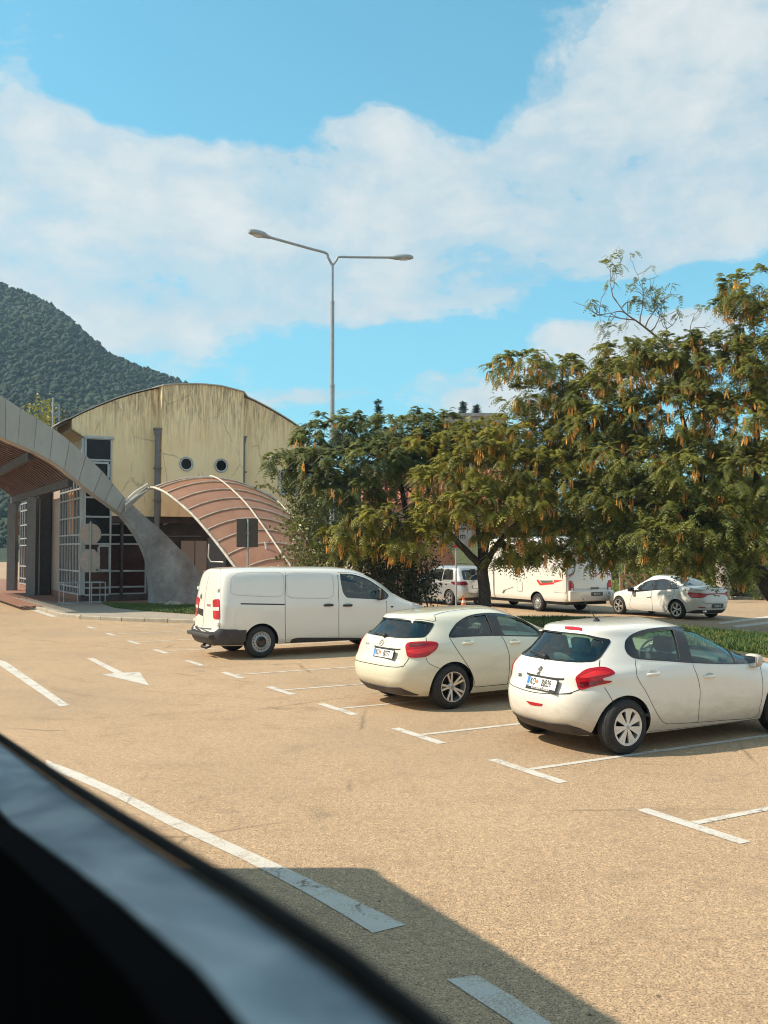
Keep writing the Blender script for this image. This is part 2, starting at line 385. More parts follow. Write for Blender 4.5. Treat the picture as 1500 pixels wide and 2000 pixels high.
def paint_mat():
    m, n, b = principled('road_paint', (0.6, 0.57, 0.5), 0.7); p = n.pos()
    w = n.noise(p, 60, 4, 0.7); w2 = n.noise(p, 4, 5, 0.7)
    v = n.new('ShaderNodeTexVoronoi', feature='DISTANCE_TO_EDGE'); v.inputs['Scale'].default_value = 2.1
    n.l.new(n.mix(0.25, p, n.noise(p, 3.5, 6, 0.7, out=1)), v.inputs['Vector'])
    crack = n.m('MULTIPLY', n.ramp(v.outputs[0], [(0.0, 1.0), (0.018, 0.0)]), n.ramp(w2, [(0.45, 0.0), (0.55, 1.0)]))
    worn = n.ramp(n.m('ADD', n.m('MULTIPLY', w, 0.6), n.m('MULTIPLY', w2, 0.5)), [(0.53, 0.0), (0.68, 0.85)])
    c = n.mix(worn, n.mix(w2, (0.52, 0.49, 0.43), (0.66, 0.63, 0.57)), (0.33, 0.23, 0.15))
    c = n.mix(n.m('MULTIPLY', crack, 0.85), c, (0.08, 0.06, 0.045)); n.l.new(c, b.inputs['Base Color'])
    n.l.new(n.bump(w, 0.4, 0.004), b.inputs['Normal'])
    return m
M['road_paint'] = paint_mat()
def flat_px(name, px, z, mat, label=None):
    pts = [G(x, y, z) for x, y in px]
    mb = MB(); q = [Vector((p.x, p.y)) for p in pts]
    r = delaunay_2d_cdt(q, [], [list(range(len(q)))], 1, 1e-7)
    mb.add([(v.x, v.y, z) for v in r[0]], r[2]); o = mb.build(name, mat); o['kind'] = 'structure'
    if label: o['label'] = label
    return o
def strip_w(name, a, b, w, z, mat):
    a = Vector(a); b = Vector(b); t = (b-a).normalized(); q = Vector((-t.y, t.x, 0))*w/2
    mb = MB(); mb.add([(p.x, p.y, z) for p in (a-q, b-q, b+q, a+q)], [(0, 1, 2, 3)]); o = mb.build(name, mat); o['kind'] = 'structure'
    return o
# row of T marks along the bays
TM = [(1347, 1612), (1027, 1505), (815, 1437), (658, 1385), (547, 1349), (453, 1319), (378, 1295), (314, 1272.5), (261, 1254.5), (217, 1239), (180, 1226)]
tw = [G(*p) for p in TM]; u0 = sum(p.dot(U) for p in tw)/len(tw)
sp = [p.dot(V) for p in tw]; tm_line = []
for i, s_ in enumerate(sp):
    hl = (0.56, 0.60, 0.56, 0.56, 0.5, 0.5, 0.52, 0.48, 0.45, 0.45, 0.42)[i]
    uc = 0.75*tw[i].dot(U)+0.25*u0
    a = U*uc+V*(s_-hl); b = U*uc+V*(s_+hl)
    strip_w('bay_mark', a, b, 0.13, 0.004, M['road_paint'])
    if i not in (6,): strip_w('bay_line', U*(uc+0.075)+V*(s_+0.02), U*(uc+5.0)+V*(s_+0.02), 0.085, 0.004, M['road_paint'])
strip_w('bay_line', U*(u0-0.2)+V*(sp[0]-2.4), U*(u0+5)+V*(sp[0]-2.4), 0.10, 0.004, M['road_paint'])
strip_w('bay_mark', U*u0+V*(sp[0]-2.95), U*u0+V*(sp[0]-1.85), 0.13, 0.008, M['road_paint'])
flat_px('lane_dash', [(-14, 1284), (13, 1293), (135, 1377), (117, 1380), (0, 1300), (-20, 1288)], 0.004, M['road_paint'])
flat_px('lane_edge_line', [(90, 1484), (160, 1511), (233, 1543), (333, 1593), (533, 1683), (660, 1742), (793, 1806), (728, 1822), (667, 1784), (600, 1745), (533, 1709), (467, 1675), (333, 1613), (233, 1560), (160, 1527), (90, 1499)], 0.004, M['road_paint'])
flat_px('lane_edge_line', [(873, 1913), (930, 1904), (1000, 1945), (1100, 2015), (1240, 2110), (1150, 2110), (1000, 1997)], 0.004, M['road_paint'])
c8 = lambda L: [(x/3, 1180+y/3) for x, y in L]
flat_px('road_arrow', c8([(508, 318), (548, 315), (722, 401), (820, 399), (873, 476), (598, 412), (672, 404)]), 0.004, M['road_paint'])
flat_px('kerb_line', c8([(-120, -70), (-90, -70), (85, 0), (130, 5), (336, 72), (300, 75)]), 0.004, M['road_paint'])
# dark tyre sweeps over the asphalt: worn-in rubber
m, n, b = principled('tyre_marks', (0.10, 0.07, 0.05), 0.9); n.n.remove(b)
tr = n.new('ShaderNodeBsdfTransparent'); df = n.new('ShaderNodeBsdfDiffuse'); df.inputs[0].default_value = (0.10, 0.07, 0.048, 1); mx = n.new('ShaderNodeMixShader')
n.put(mx.inputs[0], n.ramp(n.noise(n.mapping(n.pos(), (1, 1, 1)), 3.0, 8, 0.8), [(0.45, 0.0), (0.75, 0.30)]))
n.l.new(tr.outputs[0], mx.inputs[1]); n.l.new(df.outputs[0], mx.inputs[2]); n.l.new(mx.outputs[0], n.n['Material Output'].inputs[0])
for pts, w in (([(80, 1330), (130, 1352), (250, 1368), (400, 1378), (560, 1384), (700, 1380)], 0.16), ([(0, 1398), (120, 1404), (300, 1396), (480, 1385), (620, 1381)], 0.2),
               ([(170, 1292), (330, 1292), (600, 1288)], 0.07), ([(120, 1322), (250, 1345), (420, 1360), (640, 1368)], 0.09)):
    pp = [G(x, y, 0.009) for x, y in pts]; pp = smooth_pts(pp, 6); mb = MB(); vs = []
    for i, p in enumerate(pp):
        t = (pp[min(i+1, len(pp)-1)]-pp[max(i-1, 0)]).normalized(); q = Vector((-t.y, t.x, 0))*w/2; vs += [p-q, p+q]
    mb.add(vs, [(2*i, 2*i+2, 2*i+3, 2*i+1) for i in range(len(pp)-1)]); tag(mb.build('tyre_mark', m), 'faint dark tyre sweep on the tan asphalt', kind='structure')

# traffic island with kerb stones, verge, far pavement
def kerb_run(pts, wid=0.16, h=0.13, name='kerb', label='pale concrete kerb', stone=1.0):
    pts = [Vector((p.x, p.y, 0)) for p in pts]; root = bpy.data.objects.new(name, None); link(root); root['kind'] = 'structure'; root['label'] = label
    k = 0
    for a, b in zip(pts[:-1], pts[1:]):
        L = (b-a).length; c = max(1, round(L/stone)); t = (b-a)/L
        for i in range(c):
            g = 0.012; p0 = a+t*(L*i/c+g); p1 = a+t*(L*(i+1)/c-g); q = Vector((-t.y, t.x, 0))*wid/2; ch = 0.025
            dz = random.uniform(-0.006, 0.006); hh = h+dz; vs = []
            for p in (p0, p1):
                vs += [p-q+UP*-0.05, p-q+UP*(hh-ch), p-q*0.7+UP*hh, p+q*0.7+UP*hh, p+q+UP*(hh-ch), p+q+UP*-0.05]
            mb = MB(); mb.add(vs, [(i_, (i_+1) % 6, (i_+1) % 6+6, i_+6) for i_ in range(6)]+[(5, 4, 3, 2, 1, 0), (6, 7, 8, 9, 10, 11)])
            k += 1
            mb.build('kerb_stone', M['kerb'], root)
    return root
def kerb_mat():
    m, n, b = principled('kerb_concrete', (0.4, 0.36, 0.3), 0.85); o = n.pos()
    c = n.ramp(n.noise(o, 2.5, 7, 0.7), [(0.3, (0.27, 0.225, 0.165)), (0.7, (0.46, 0.40, 0.31))]); n.l.new(c, b.inputs['Base Color'])
    n.l.new(n.bump(n.noise(o, 40, 4), 0.4, 0.01), b.inputs['Normal']); return m
M['kerb'] = kerb_mat()
kp = [G(*p) for p in ((-60, 1150), (0, 1171), (60, 1187), (105, 1199), (118, 1204), (160, 1209), (240, 1213), (330, 1216), (385, 1218), (470, 1219))]
kerb_run(kp, stone=0.9, label='pale concrete kerb round the tip of the island on the left')
M['pavement'] = ground_mat('grey_pavement', (0.34, 0.29, 0.23), (0.16, 0.13, 0.10), 0.7)
M['brick_paving'] = plain('red_brick_paving', (0.27, 0.135, 0.09), 0.85, var=0.35, scale=9)
mb = MB(); back = [G(*p) for p in ((470, 1186), (250, 1182), (120, 1168), (0, 1150), (-80, 1130))]
poly = [Vector((p.x, p.y, -0.02)) for p in kp]+[Vector((p.x, p.y, -0.02)) for p in back]
mb.prism(poly, (0, 0, 0.125)); tag(mb.build('pavement', M['pavement']), 'concrete surface of the island behind the kerb', kind='structure')
# red brick paving laid in rows under the canopy, nearest bricks real
root = bpy.data.objects.new('brick_pavement', None); link(root); tag(root, 'red brick paving under the canopy beside the glazed wall', kind='structure')
mb = MB(); pl = [G(*p) for p in ((300, 1187), (100, 1181), (-60, 1158), (-260, 1145), (-260, 1120), (300, 1150))]
mb.prism([Vector((p.x, p.y, 0.0)) for p in pl], (0, 0, 0.135)); mb.build('paving_bed', M['brick_paving'], root)
hx = MB(); hx.box((-0.15, -0.075, 0), (0.15, 0.075, 0.012)); proto = None
a0 = G(96, 1190); cnt = 0; stuff = MB()
for i in range(0, 44):
    for j in range(0, 5):
        p = a0+V*(i*0.32+0.16*(j % 2))+Vector((V.y, -V.x, 0))*(-0.35-j*0.17)
        if cnt < 200:
            if proto is None: proto = hx.build('brick', M['brick_paving'], root); o = proto
            else: o = proto.copy(); link(o, root)
            o.location = (p.x, p.y, 0.132+random.uniform(-.002, .003)); o.rotation_euler = (0, 0, TH+math.pi/2+random.uniform(-.02, .02)); cnt += 1

# grass
m, n, b = principled('grass_blades', (0.07, 0.11, 0.02), 0.7); q_ = n.pos()
n.l.new(n.ramp(n.m('ADD', n.m('MULTIPLY', n.noise(q_, 1.1, 5, .65), .6), n.m('MULTIPLY', n.noise(q_, 30, 3), .4)), [(.35, (0.035, 0.075, 0.014)), (.5, (0.075, 0.125, 0.02)), (.58, (0.16, 0.17, 0.04)), (.68, (0.30, 0.24, 0.10))]), b.inputs['Base Color']); M['grass'] = m
M['grass_soil'] = plain('grass_soil', (0.075, 0.085, 0.03), 0.95, var=0.4)
def blades(name, poly, z0, count, h, label, mat):
    xs = [p.x for p in poly]; ys = [p.y for p in poly]; lo = np.array([min(xs), min(ys)]); hi = np.array([max(xs), max(ys)])
    c = rng.uniform(lo, hi, (count*3, 2)); c = np.array([q for q in c if inpoly(q, poly)][:count]); k = len(c)
    a = rng.uniform(0, 2*np.pi, k); hh = h*rng.uniform(0.4, 1.3, k); w = 0.02*rng.uniform(0.6, 1.6, k); lean = rng.normal(0, 0.35, (k, 2))*hh[:, None]
    d = np.stack([np.cos(a), np.sin(a)], 1)*w[:, None]
    v = np.zeros((k, 3, 3)); v[:, 0, :2] = c-d; v[:, 1, :2] = c+d; v[:, 2, :2] = c+lean; v[:, 2, 2] = hh; v[:, :, 2] += z0
    o = np_mesh(name, v.reshape(-1, 3), np.arange(k*3).reshape(-1, 3), mat); tag(o, label, 'grass', kind='stuff'); return o
g1 = [G(*p) for p in ((196, 1183), (300, 1187), (480, 1190), (480, 1205), (375, 1206), (290, 1200), (225, 1193))]
mb = MB(); mb.prism([Vector((p.x, p.y, 0.0)) for p in g1], (0, 0, 0.118)); tag(mb.build('lawn_soil', M['grass_soil']), 'soil under the grass of the island', kind='structure')
blades('grass', g1, 0.118, 16000, 0.08, 'short bright green grass on the island before the arch foot', M['grass'])
g2 = [G(*p) for p in ((1010, 1212), (1100, 1211), (1250, 1222), (1400, 1237), (1560, 1252), (1700, 1262), (1700, 1292), (1500, 1285), (1350, 1262), (1150, 1232), (1010, 1222))]
mb = MB(); mb.prism([Vector((p.x, p.y, 0.0)) for p in g2], (0, 0, 0.05)); tag(mb.build('verge_soil', M['grass_soil']), 'soil of the narrow verge beyond the parked cars', kind='structure')
blades('grass', g2, 0.05, 30000, 0.12, 'green grass verge beyond the two parked hatchbacks', M['grass'])
# far bays on the right and the kerb of the planted bank
for px in ([(1300, 1235), (1345, 1232), (1350, 1236), (1303, 1239)], [(1430, 1222), (1515, 1212), (1530, 1214), (1440, 1226)], [(1400, 1216), (1500, 1203), (1515, 1205), (1408, 1219)], [(1180, 1243), (1215, 1241), (1217, 1244), (1182, 1246)]):
    flat_px('far_bay_line', px, 0.004, M['road_paint'])
kb = [G(1150, 1160), G(1330, 1166), G(1430, 1170), G(1560, 1174), G(1800, 1182)]
kerb_run(kb, stone=1.2, label='pale kerb under the planted bank on the right')

# grit and dry leaf litter lying on the asphalt
k_ = 2600; px_ = rng.uniform(0, 1500, k_); py_ = 1220+780*rng.uniform(0, 1, k_)**1.4; c = np.array([tuple(G(a, b)) for a, b in zip(px_, py_)]); s_ = rng.uniform(.003, .008, k_)*(1+(rng.uniform(size=k_) > .985)*.9); a_ = rng.uniform(0, 6.28, k_)
e1 = np.stack([np.cos(a_), np.sin(a_), 0*a_], 1)*s_[:, None]; e2 = np.stack([-np.sin(a_), np.cos(a_), 0*a_], 1)*(s_*rng.uniform(.4, .9, k_))[:, None]; up_ = np.zeros((k_, 3)); up_[:, 2] = s_*.7
v = np.stack([c-e1, c+e2, c+e1, c-e2, c+up_], 1).reshape(-1, 3); f = (np.array([[0, 1, 4], [1, 2, 4], [2, 3, 4], [3, 0, 4]])[None]+np.arange(k_)[:, None, None]*5).reshape(-1, 3)
tag(np_mesh('grit', v, f, plain('grit_and_litter', (0.14, 0.10, 0.065), .9, var=.6, scale=3)), 'loose grit and dry litter scattered on the asphalt', kind='stuff')
# ================================================================== customs building with the arched roof
def facade_mat():
    m, n, b = principled('stained_ochre_render', (0.6, 0.5, 0.25), 0.85); o = n.pos()
    sp = n.new('ShaderNodeSeparateXYZ'); n.l.new(o, sp.inputs[0]); z = sp.outputs[2]
    base = n.ramp(n.noise(o, 0.8, 6, 0.6), [(0.3, (0.90, 0.69, 0.38)), (0.7, (0.97, 0.80, 0.50))])
    st = n.noise(n.mapping(o, (9, 9, 0.8)), 1.3, 7, 0.72, 0.3); st2 = n.noise(n.mapping(o, (9, 9, 0.8)), 1.0, 6, 0.7, 0.5)
    topw = n.ramp(z, [(0.0, 0.25), (0.5, 0.25), (0.62, 0.55), (0.8, 1.0), (1.0, 1.0)])
    zz = n.m('DIVIDE', z, 10.5); topw = n.ramp(zz, [(0.35, 0.03), (0.6, 0.09), (0.74, 0.5), (0.82, 1.1), (0.95, 1.3)])
    f = n.m('MULTIPLY', n.ramp(n.m('ADD', n.m('MULTIPLY', st, 0.6), n.m('MULTIPLY', st2, 0.4)), [(0.44, 0.0), (0.60, 1.0)]), topw, clamp=True)
    c = n.mix(n.m('MULTIPLY', f, 0.7), base, (0.15, 0.10, 0.07))
    v = n.new('ShaderNodeTexVoronoi', feature='DISTANCE_TO_EDGE'); v.inputs['Scale'].default_value = 0.75
    n.l.new(n.mix(0.22, n.mapping(o, (1.3, 1.3, 0.7)), n.noise(o, 2.2, 7, 0.75, out=1)), v.inputs['Vector'])
    cr = n.m('MULTIPLY', n.ramp(v.outputs[0], [(0.0, 1.0), (0.02, 0.0)]), n.ramp(n.noise(o, 0.9, 3), [(0.42, 0.0), (0.56, 1.0)]))
    c = n.mix(n.m('MULTIPLY', cr, 0.45), c, (0.12, 0.08, 0.05)); n.l.new(c, b.inputs['Base Color'])
    n.l.new(n.bump(n.noise(o, 12, 5), 0.3, 0.01), b.inputs['Normal']); return m
M['facade'] = facade_mat()
M['pane'] = plain('dark_window_glass', (0.012, 0.014, 0.016), 0.10, var=0.4, scale=1.0, spec=0.22)
M['pane_brown'] = plain('bronze_window_glass', (0.060, 0.026, 0.022), 0.12, var=0.35, scale=1.0, spec=0.25)
M['blind'] = plain('orange_roller_blind', (0.50, 0.19, 0.05), 0.7, var=0.3, scale=3)
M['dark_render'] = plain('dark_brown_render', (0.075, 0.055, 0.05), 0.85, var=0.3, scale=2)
M['beige'] = plain('beige_render', (0.40, 0.33, 0.28), 0.85, var=0.1, scale=1)
M['roof_metal'] = plain('roof_edge_metal', (0.42, 0.40, 0.37), 0.5, 0.1)
C0 = P(163, 1075, 40.0); FP = Plane(C0, U)                      # facade plane
SP = Plane(C0, V)                                               # left flank, receding
bld = thing('customs_building', 'ochre building with arched roof, stained render, round windows and a glazed left flank', 'building', (C0.x, C0.y, 0), 0)
TB = Matrix.Translation((-C0.x, -C0.y, 0))
def bb(mb, name, mat, parent=bld, **k):
    base = parent
    off = Vector((C0.x, C0.y, 0))
    mb.v = [tuple(Vector(v)-off) for v in mb.v]
    return mb.build(name, mat, parent, **k)
roofline = [(137, 818), (160, 806), (190, 793), (225, 779), (260, 768), (306, 757), (340, 754.5), (385, 754), (425, 758), (467, 769), (500, 784), (530, 800), (560, 818), (590, 838), (615, 855)]
rl = [FP.sz(*p) for p in roofline]
def top_z(s): return float(np.interp(s, [r[0] for r in rl], [r[1] for r in rl]))
s_of = lambda px, py=1000: FP.sz(px, py)[0]
zb = FP.sz(300, 1009)[1]; z_of = lambda px, py: FP.sz(px, py)[1]
DEPTH = -3.4
def bay(a, b, off, extra, zbot, name):
    ss = np.linspace(a, b, 14); poly = [FP.w(a, zbot, off)]+[FP.w(s, top_z(s)+extra, off) for s in ss]+[FP.w(b, zbot, off)]
    mb = MB(); mb.prism(poly, FP.n*(DEPTH-off)); return bb(mb, name, M['facade'])
s_l, s_1, s_2, s_r = s_of(138), s_of(308), s_of(467), s_of(598)
s_g = s_of(218)                                                 # glazed corner ends here
z_gt = z_of(190, 857)
bay(s_1, s_2, 0.5, 0.0, zb, 'wall'); bay(s_2+0.003, s_r, 0.0, -0.05, zb, 'wall'); bay(s_g, s_1-0.003, 0.0, -0.05, zb, 'wall')
# upper left part over the glazed corner (overhangs the corner)
ss = np.linspace(s_l, s_g-0.003, 8); poly = [FP.w(s_l, z_gt+0.35, 0)]+[FP.w(s, top_z(s)-0.05, 0) for s in ss]+[FP.w(s_g-0.003, z_gt+0.02, 0), FP.w(0.0, z_gt+0.02, 0)]
mb = MB(); mb.prism(poly, FP.n*DEPTH); bb(mb, 'wall', M['facade'])
# roof sheet and its metal edge
ss = [s_l-0.5, s_l-0.25]+list(np.linspace(s_l, s_r, 30)); tz = [top_z(s_l)-0.25, top_z(s_l)-0.12]+[top_z(s) for s in ss[2:]]
for nm, o0, o1, th, mt in (('roof', -0.05, DEPTH-0.2, 0.055, M['roof_metal']),):
    mb = MB(); up = [FP.w(s, z+th, 0.0)+FP.n*(0.57 if s_1-0.05 < s < s_2+0.05 else 0.07) for s, z in zip(ss, tz)]; lo = [p-UP*th*0.9 for p in up]
    d = FP.n*(o1); vs = up+[p+d for p in up]+lo+[p+d for p in lo]; k = len(ss); fs = []
    for i in range(k-1): fs += [(i, i+1, k+i+1, k+i), (2*k+i, 3*k+i, 3*k+i+1, 2*k+i+1), (i, 2*k+i, 2*k+i+1, i+1), (k+i, k+i+1, 3*k+i+1, 3*k+i)]
    fs += [(0, k, 3*k, 2*k), (k-1, 3*k-1, 4*k-1, 2*k-1)]; mb.add(vs, fs); bb(mb, nm, mt)
# drain pipes with hopper heads
for px, w, yt, yb, off in ((301, 0.24, 838, 1040, 0.42), (471, 0.2, 853, 1010, 0.2)):
    s = s_of(px); zt = z_of(px, yt); mb = MB(); mb.tube([FP.w(s, 0.4 if px < 400 else zb, off), FP.w(s, zt-0.35, off)], w/2, 12)
    q = MB(); q.lathe([(0.0, -0.35), (w*0.55, -0.35), (w*0.75, -0.2), (w*0.8, -0.1), (w*0.95, -0.08), (w*0.95, 0.0), (0, 0.0)], 4, M=Matrix.Translation(FP.w(s, zt, off)) @ Matrix.Rotation(TH+math.pi/4, 4, 'Z'), smooth=False)
    o = bb(mb, 'drain_pipe', M['pipe']); bb(q, 'hopper_head', M['pipe'], bld).parent = o
    for zz in (zb+0.7, zb+2.1): r = MB(); r.box((-w*.6, -0.2, -0.03), (w*.6, w*.6, 0.03), M=Matrix.Translation(FP.w(s, zz, off)) @ Matrix.Rotation(TH, 4, 'Z')); bb(r, 'pipe_clip', M['pipe'], bld).parent = o
# round windows
for px, py in ((357, 908), (424.5, 911)):
    s, z = FP.sz(px, py); Mx = Matrix.Translation(FP.w(s, z, 0.505)) @ FP.n.to_track_quat('Z', 'Y').to_matrix().to_4x4()
    mb = MB(); mb.lathe([(0.27, 0.0), (0.275, 0.05), (0.315, 0.05), (0.325, 0.0)], 28, M=Mx); fr = bb(mb, 'round_window', M['frame'])
    mb = MB(); mb.lathe([(0.235, 0.01), (0.24, 0.03), (0.268, 0.03), (0.268, 0.0)], 28, M=Mx); bb(mb, 'frame', M['white']).parent = fr
    mb = MB(); mb.lathe([(0.0, 0.012), (0.238, 0.012)], 28, M=Mx); bb(mb, 'pane', M['pane']).parent = fr
# small square window seen through the tree
def frame_rect(plane, s0, z0, s1, z1, off, w, mat, parent, name='frame', d=0.07):
    mb = MB()
    for a, b in (((s0, z0), (s1, z0)), ((s0, z1), (s1, z1))): mb.box((min(a[0], b[0]), 0, a[1]-w/2), (max(a[0], b[0]), d, a[1]+w/2))
    for s in (s0, s1): mb.box((s-w/2+0.001, 0.002, min(z0, z1)+w/2), (s+w/2-0.001, d-0.002, max(z0, z1)-w/2))
    Rm = Matrix((tuple(plane.a)+(0,), tuple(plane.n)+(0,), (0, 0, 1, 0), (0, 0, 0, 1))).transposed()
    mb.v = [tuple(plane.w(0, 0, off)+plane.a*v[0]+plane.n*v[1]+UP*v[2]) for v in mb.v]
    return bb(mb, name, mat, parent)
a, b = FP.sz(546, 920), FP.sz(581, 966)
fr = frame_rect(FP, a[0], b[1], b[0], a[1], 0.0, 0.12, M['frame'], bld, 'window')
mb = MB(); mb.prism([FP.w(a[0], b[1], 0.02), FP.w(b[0], b[1], 0.02), FP.w(b[0], a[1], 0.02), FP.w(a[0], a[1], 0.02)], FP.n*0.01); bb(mb, 'pane', M['pane']).parent = fr
# ---- recessed dark ground floor under the render
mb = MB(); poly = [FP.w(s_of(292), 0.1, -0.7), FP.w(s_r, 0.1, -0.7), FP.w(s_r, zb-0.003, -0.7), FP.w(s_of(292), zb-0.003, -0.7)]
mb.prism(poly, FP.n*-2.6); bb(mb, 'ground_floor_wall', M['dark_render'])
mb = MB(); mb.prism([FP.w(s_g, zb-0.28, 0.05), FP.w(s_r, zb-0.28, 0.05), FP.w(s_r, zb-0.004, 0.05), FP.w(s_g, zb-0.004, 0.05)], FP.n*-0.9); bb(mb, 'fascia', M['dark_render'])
for x0, x1, y0, y1, mt in ((362, 388, 1056, 1110, 'beige'), (390, 412, 1056, 1110, 'beige'), (414, 450, 1050, 1110, 'pipe')):
    a, b = FP.sz(x0, y0), FP.sz(x1, y1); mb = MB(); mb.prism([FP.w(a[0], 0.2, -0.66), FP.w(b[0], 0.2, -0.66), FP.w(b[0], a[1], -0.66), FP.w(a[0], a[1], -0.66)], FP.n*0.05); bb(mb, 'door', M[mt])
# horizontal pipe and lamp near the doors
a = FP.sz(325, 1024); b = FP.sz(375, 1017); mb = MB(); mb.tube([FP.w(a[0], a[1], -0.5), FP.w((a[0]+b[0])/2, b[1]+0.05, -0.5), FP.w(b[0], b[1], -0.5)], 0.04); bb(mb, 'awning_rail', M['white'])
a = FP.sz(327, 1047); b = FP.sz(400, 1047); mb = MB(); mb.tube([FP.w(a[0], a[1], -0.6), FP.w(b[0], b[1], -0.6)], 0.04); bb(mb, 'pipe_run', M['pipe'])
# ---- glazing: posts, transoms and single panes
ZT = [0.42, 0.72, 1.41, 2.58, 2.97, 3.73, 4.55, 4.96, 6.15, z_gt]
def glazed(plane, cols, zlev, off, skip=(), post=0.07, brown=True, blinds=(), sgn=1, name='glazing'):
    root = bpy.data.objects.new(name, None); link(root, bld)
    prev_s, prev_p = None, None
    for i, s in enumerate(cols):
        mb = MB(); mb.box((s-post/2, -0.05, zlev[0]), (s+post/2, 0.06, zlev[-1])); mb.v = [tuple(plane.w(0, 0, off)+plane.a*v[0]+plane.n*v[1]*sgn+UP*v[2]) for v in mb.v]
        bb(mb, 'post', M['frame'], root)
    for z in zlev:
        mb = MB(); mb.box((cols[0]+post/2, -0.04, z-0.035), (cols[-1]-post/2, 0.045, z+0.035)); mb.v = [tuple(plane.w(0, 0, off)+plane.a*v[0]+plane.n*v[1]*sgn+UP*v[2]) for v in mb.v]
        bb(mb, 'transom', M['frame'], root)
    for i in range(len(cols)-1):
        for j in range(len(zlev)-1):
            a, b = cols[i]+post/2+.004, cols[i+1]-post/2-.004; z0, z1 = zlev[j]+.04, zlev[j+1]-.04
            t = random.uniform(-0.006, 0.006); mb = MB()
            mb.add([plane.w(a, z0, off+sgn*t), plane.w(b, z0, off-sgn*t), plane.w(b, z1, off-sgn*t), plane.w(a, z1, off+sgn*t)], [(0, 1, 2, 3)])
            mt = 'blind' if (i, j) in blinds else ('pane_brown' if (brown and z1 < 2.7) else 'pane')
            bb(mb, 'pane', M[mt], root)
    return root
sF = [0.03, s_g-0.05]
glazed(FP, sF, ZT, 0.0)
glazed(FP, [s_g+0.02, s_of(292)-0.06], [0.42, 0.72, 1.41, 2.58, 2.97, zb-0.33], -0.35)
# small opening window in the corner glazing
a, b = FP.sz(192, 1066), FP.sz(213, 1114); frame_rect(FP, a[0], b[1], b[0], a[1], 0.03, 0.09, M['frame'], bld, 'window')
a, b = FP.sz(170, 903), FP.sz(211, 935); frame_rect(FP, a[0], b[1], b[0], a[1], 0.03, 0.09, M['frame'], bld, 'window')
# corner posts
mb = MB(); mb.box((-0.13, -0.13, 0.42), (0.0, 0.0, z_gt)); mb.v = [tuple(FP.w(0, 0)+FP.a*v[0]+FP.n*v[1]+UP*v[2]) for v in mb.v]; bb(mb, 'corner_post', M['frame'])
mb = MB(); mb.box((-0.05, -0.05, z_gt), (s_g+0.05, 0.12, z_gt+0.1)); mb.v = [tuple(FP.w(0, 0)+FP.a*v[0]+FP.n*v[1]+UP*v[2]) for v in mb.v]; bb(mb, 'head_sill', M['frame'])
# plinth
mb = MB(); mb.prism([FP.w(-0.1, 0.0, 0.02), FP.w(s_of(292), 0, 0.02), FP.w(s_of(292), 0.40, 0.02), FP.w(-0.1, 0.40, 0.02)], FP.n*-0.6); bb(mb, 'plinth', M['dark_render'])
# left flank: offset 'off' negative is outwards (towards the road), SP.n points away from the road
cols = [0.0+0.1+i*0.62 for i in range(0, 9)]; bl = {(3, 5), (4, 5), (3, 6), (4, 6), (3, 4), (4, 4)}
glazed(SP, cols, ZT[:9], 0.0, blinds=bl, sgn=-1, post=0.055)
s_c = SP.sz(76, 1000)[0]; s_d = SP.sz(46, 1000)[0]
mb = MB(); mb.prism([SP.w(cols[-1]+0.1, 0, 0.0), SP.w(cols[-1]+3.0, 0, 0.0), SP.w(cols[-1]+3.0, 5.9, 0), SP.w(cols[-1]+0.1, 5.9, 0)], SP.n*0.5); bb(mb, 'wall', M['beige'])
mb = MB(); q = cols[-1]+2.2; mb.box((q, -0.55, 0), (q+0.55, -0.05, 5.9)); mb.v = [tuple(SP.w(0, 0)+SP.a*v[0]+SP.n*v[1]+UP*v[2]) for v in mb.v]; bb(mb, 'column', M['trim'])
cols2 = [cols[-1]+3.1+i*0.8 for i in range(0, 12)]
glazed(SP, cols2, ZT[:8], 0.0, blinds={(1, 4), (2, 4), (1, 5), (2, 5), (7, 4), (7, 5)}, sgn=-1)
mb = MB(); mb.prism([SP.w(0.0, 0.0, -0.02), SP.w(cols2[-1], 0, -0.02), SP.w(cols2[-1], 0.40, -0.02), SP.w(0.0, 0.40, -0.02)], SP.n*0.6); bb(mb, 'plinth', M['brick_paving'])
# body of the building behind the glass: upper wall along the flank
mb = MB(); mb.prism([SP.w(0.4, 6.2, 0.0), SP.w(3.3, 6.2, 0.0), SP.w(3.3, top_z(s_l)-0.5, -0.0), SP.w(0.4, top_z(s_l)-0.5, 0.0)], SP.n*1.0); bb(mb, 'wall', M['facade'])
mb = MB(); mb.box((cols[0], 1.6, 0.1), (cols2[-1], 1.7, 6.2)); mb.v = [tuple(SP.w(0, 0)+SP.a*v[0]+SP.n*v[1]+UP*v[2]) for v in mb.v]; bb(mb, 'inner_wall', M['dark_render'])

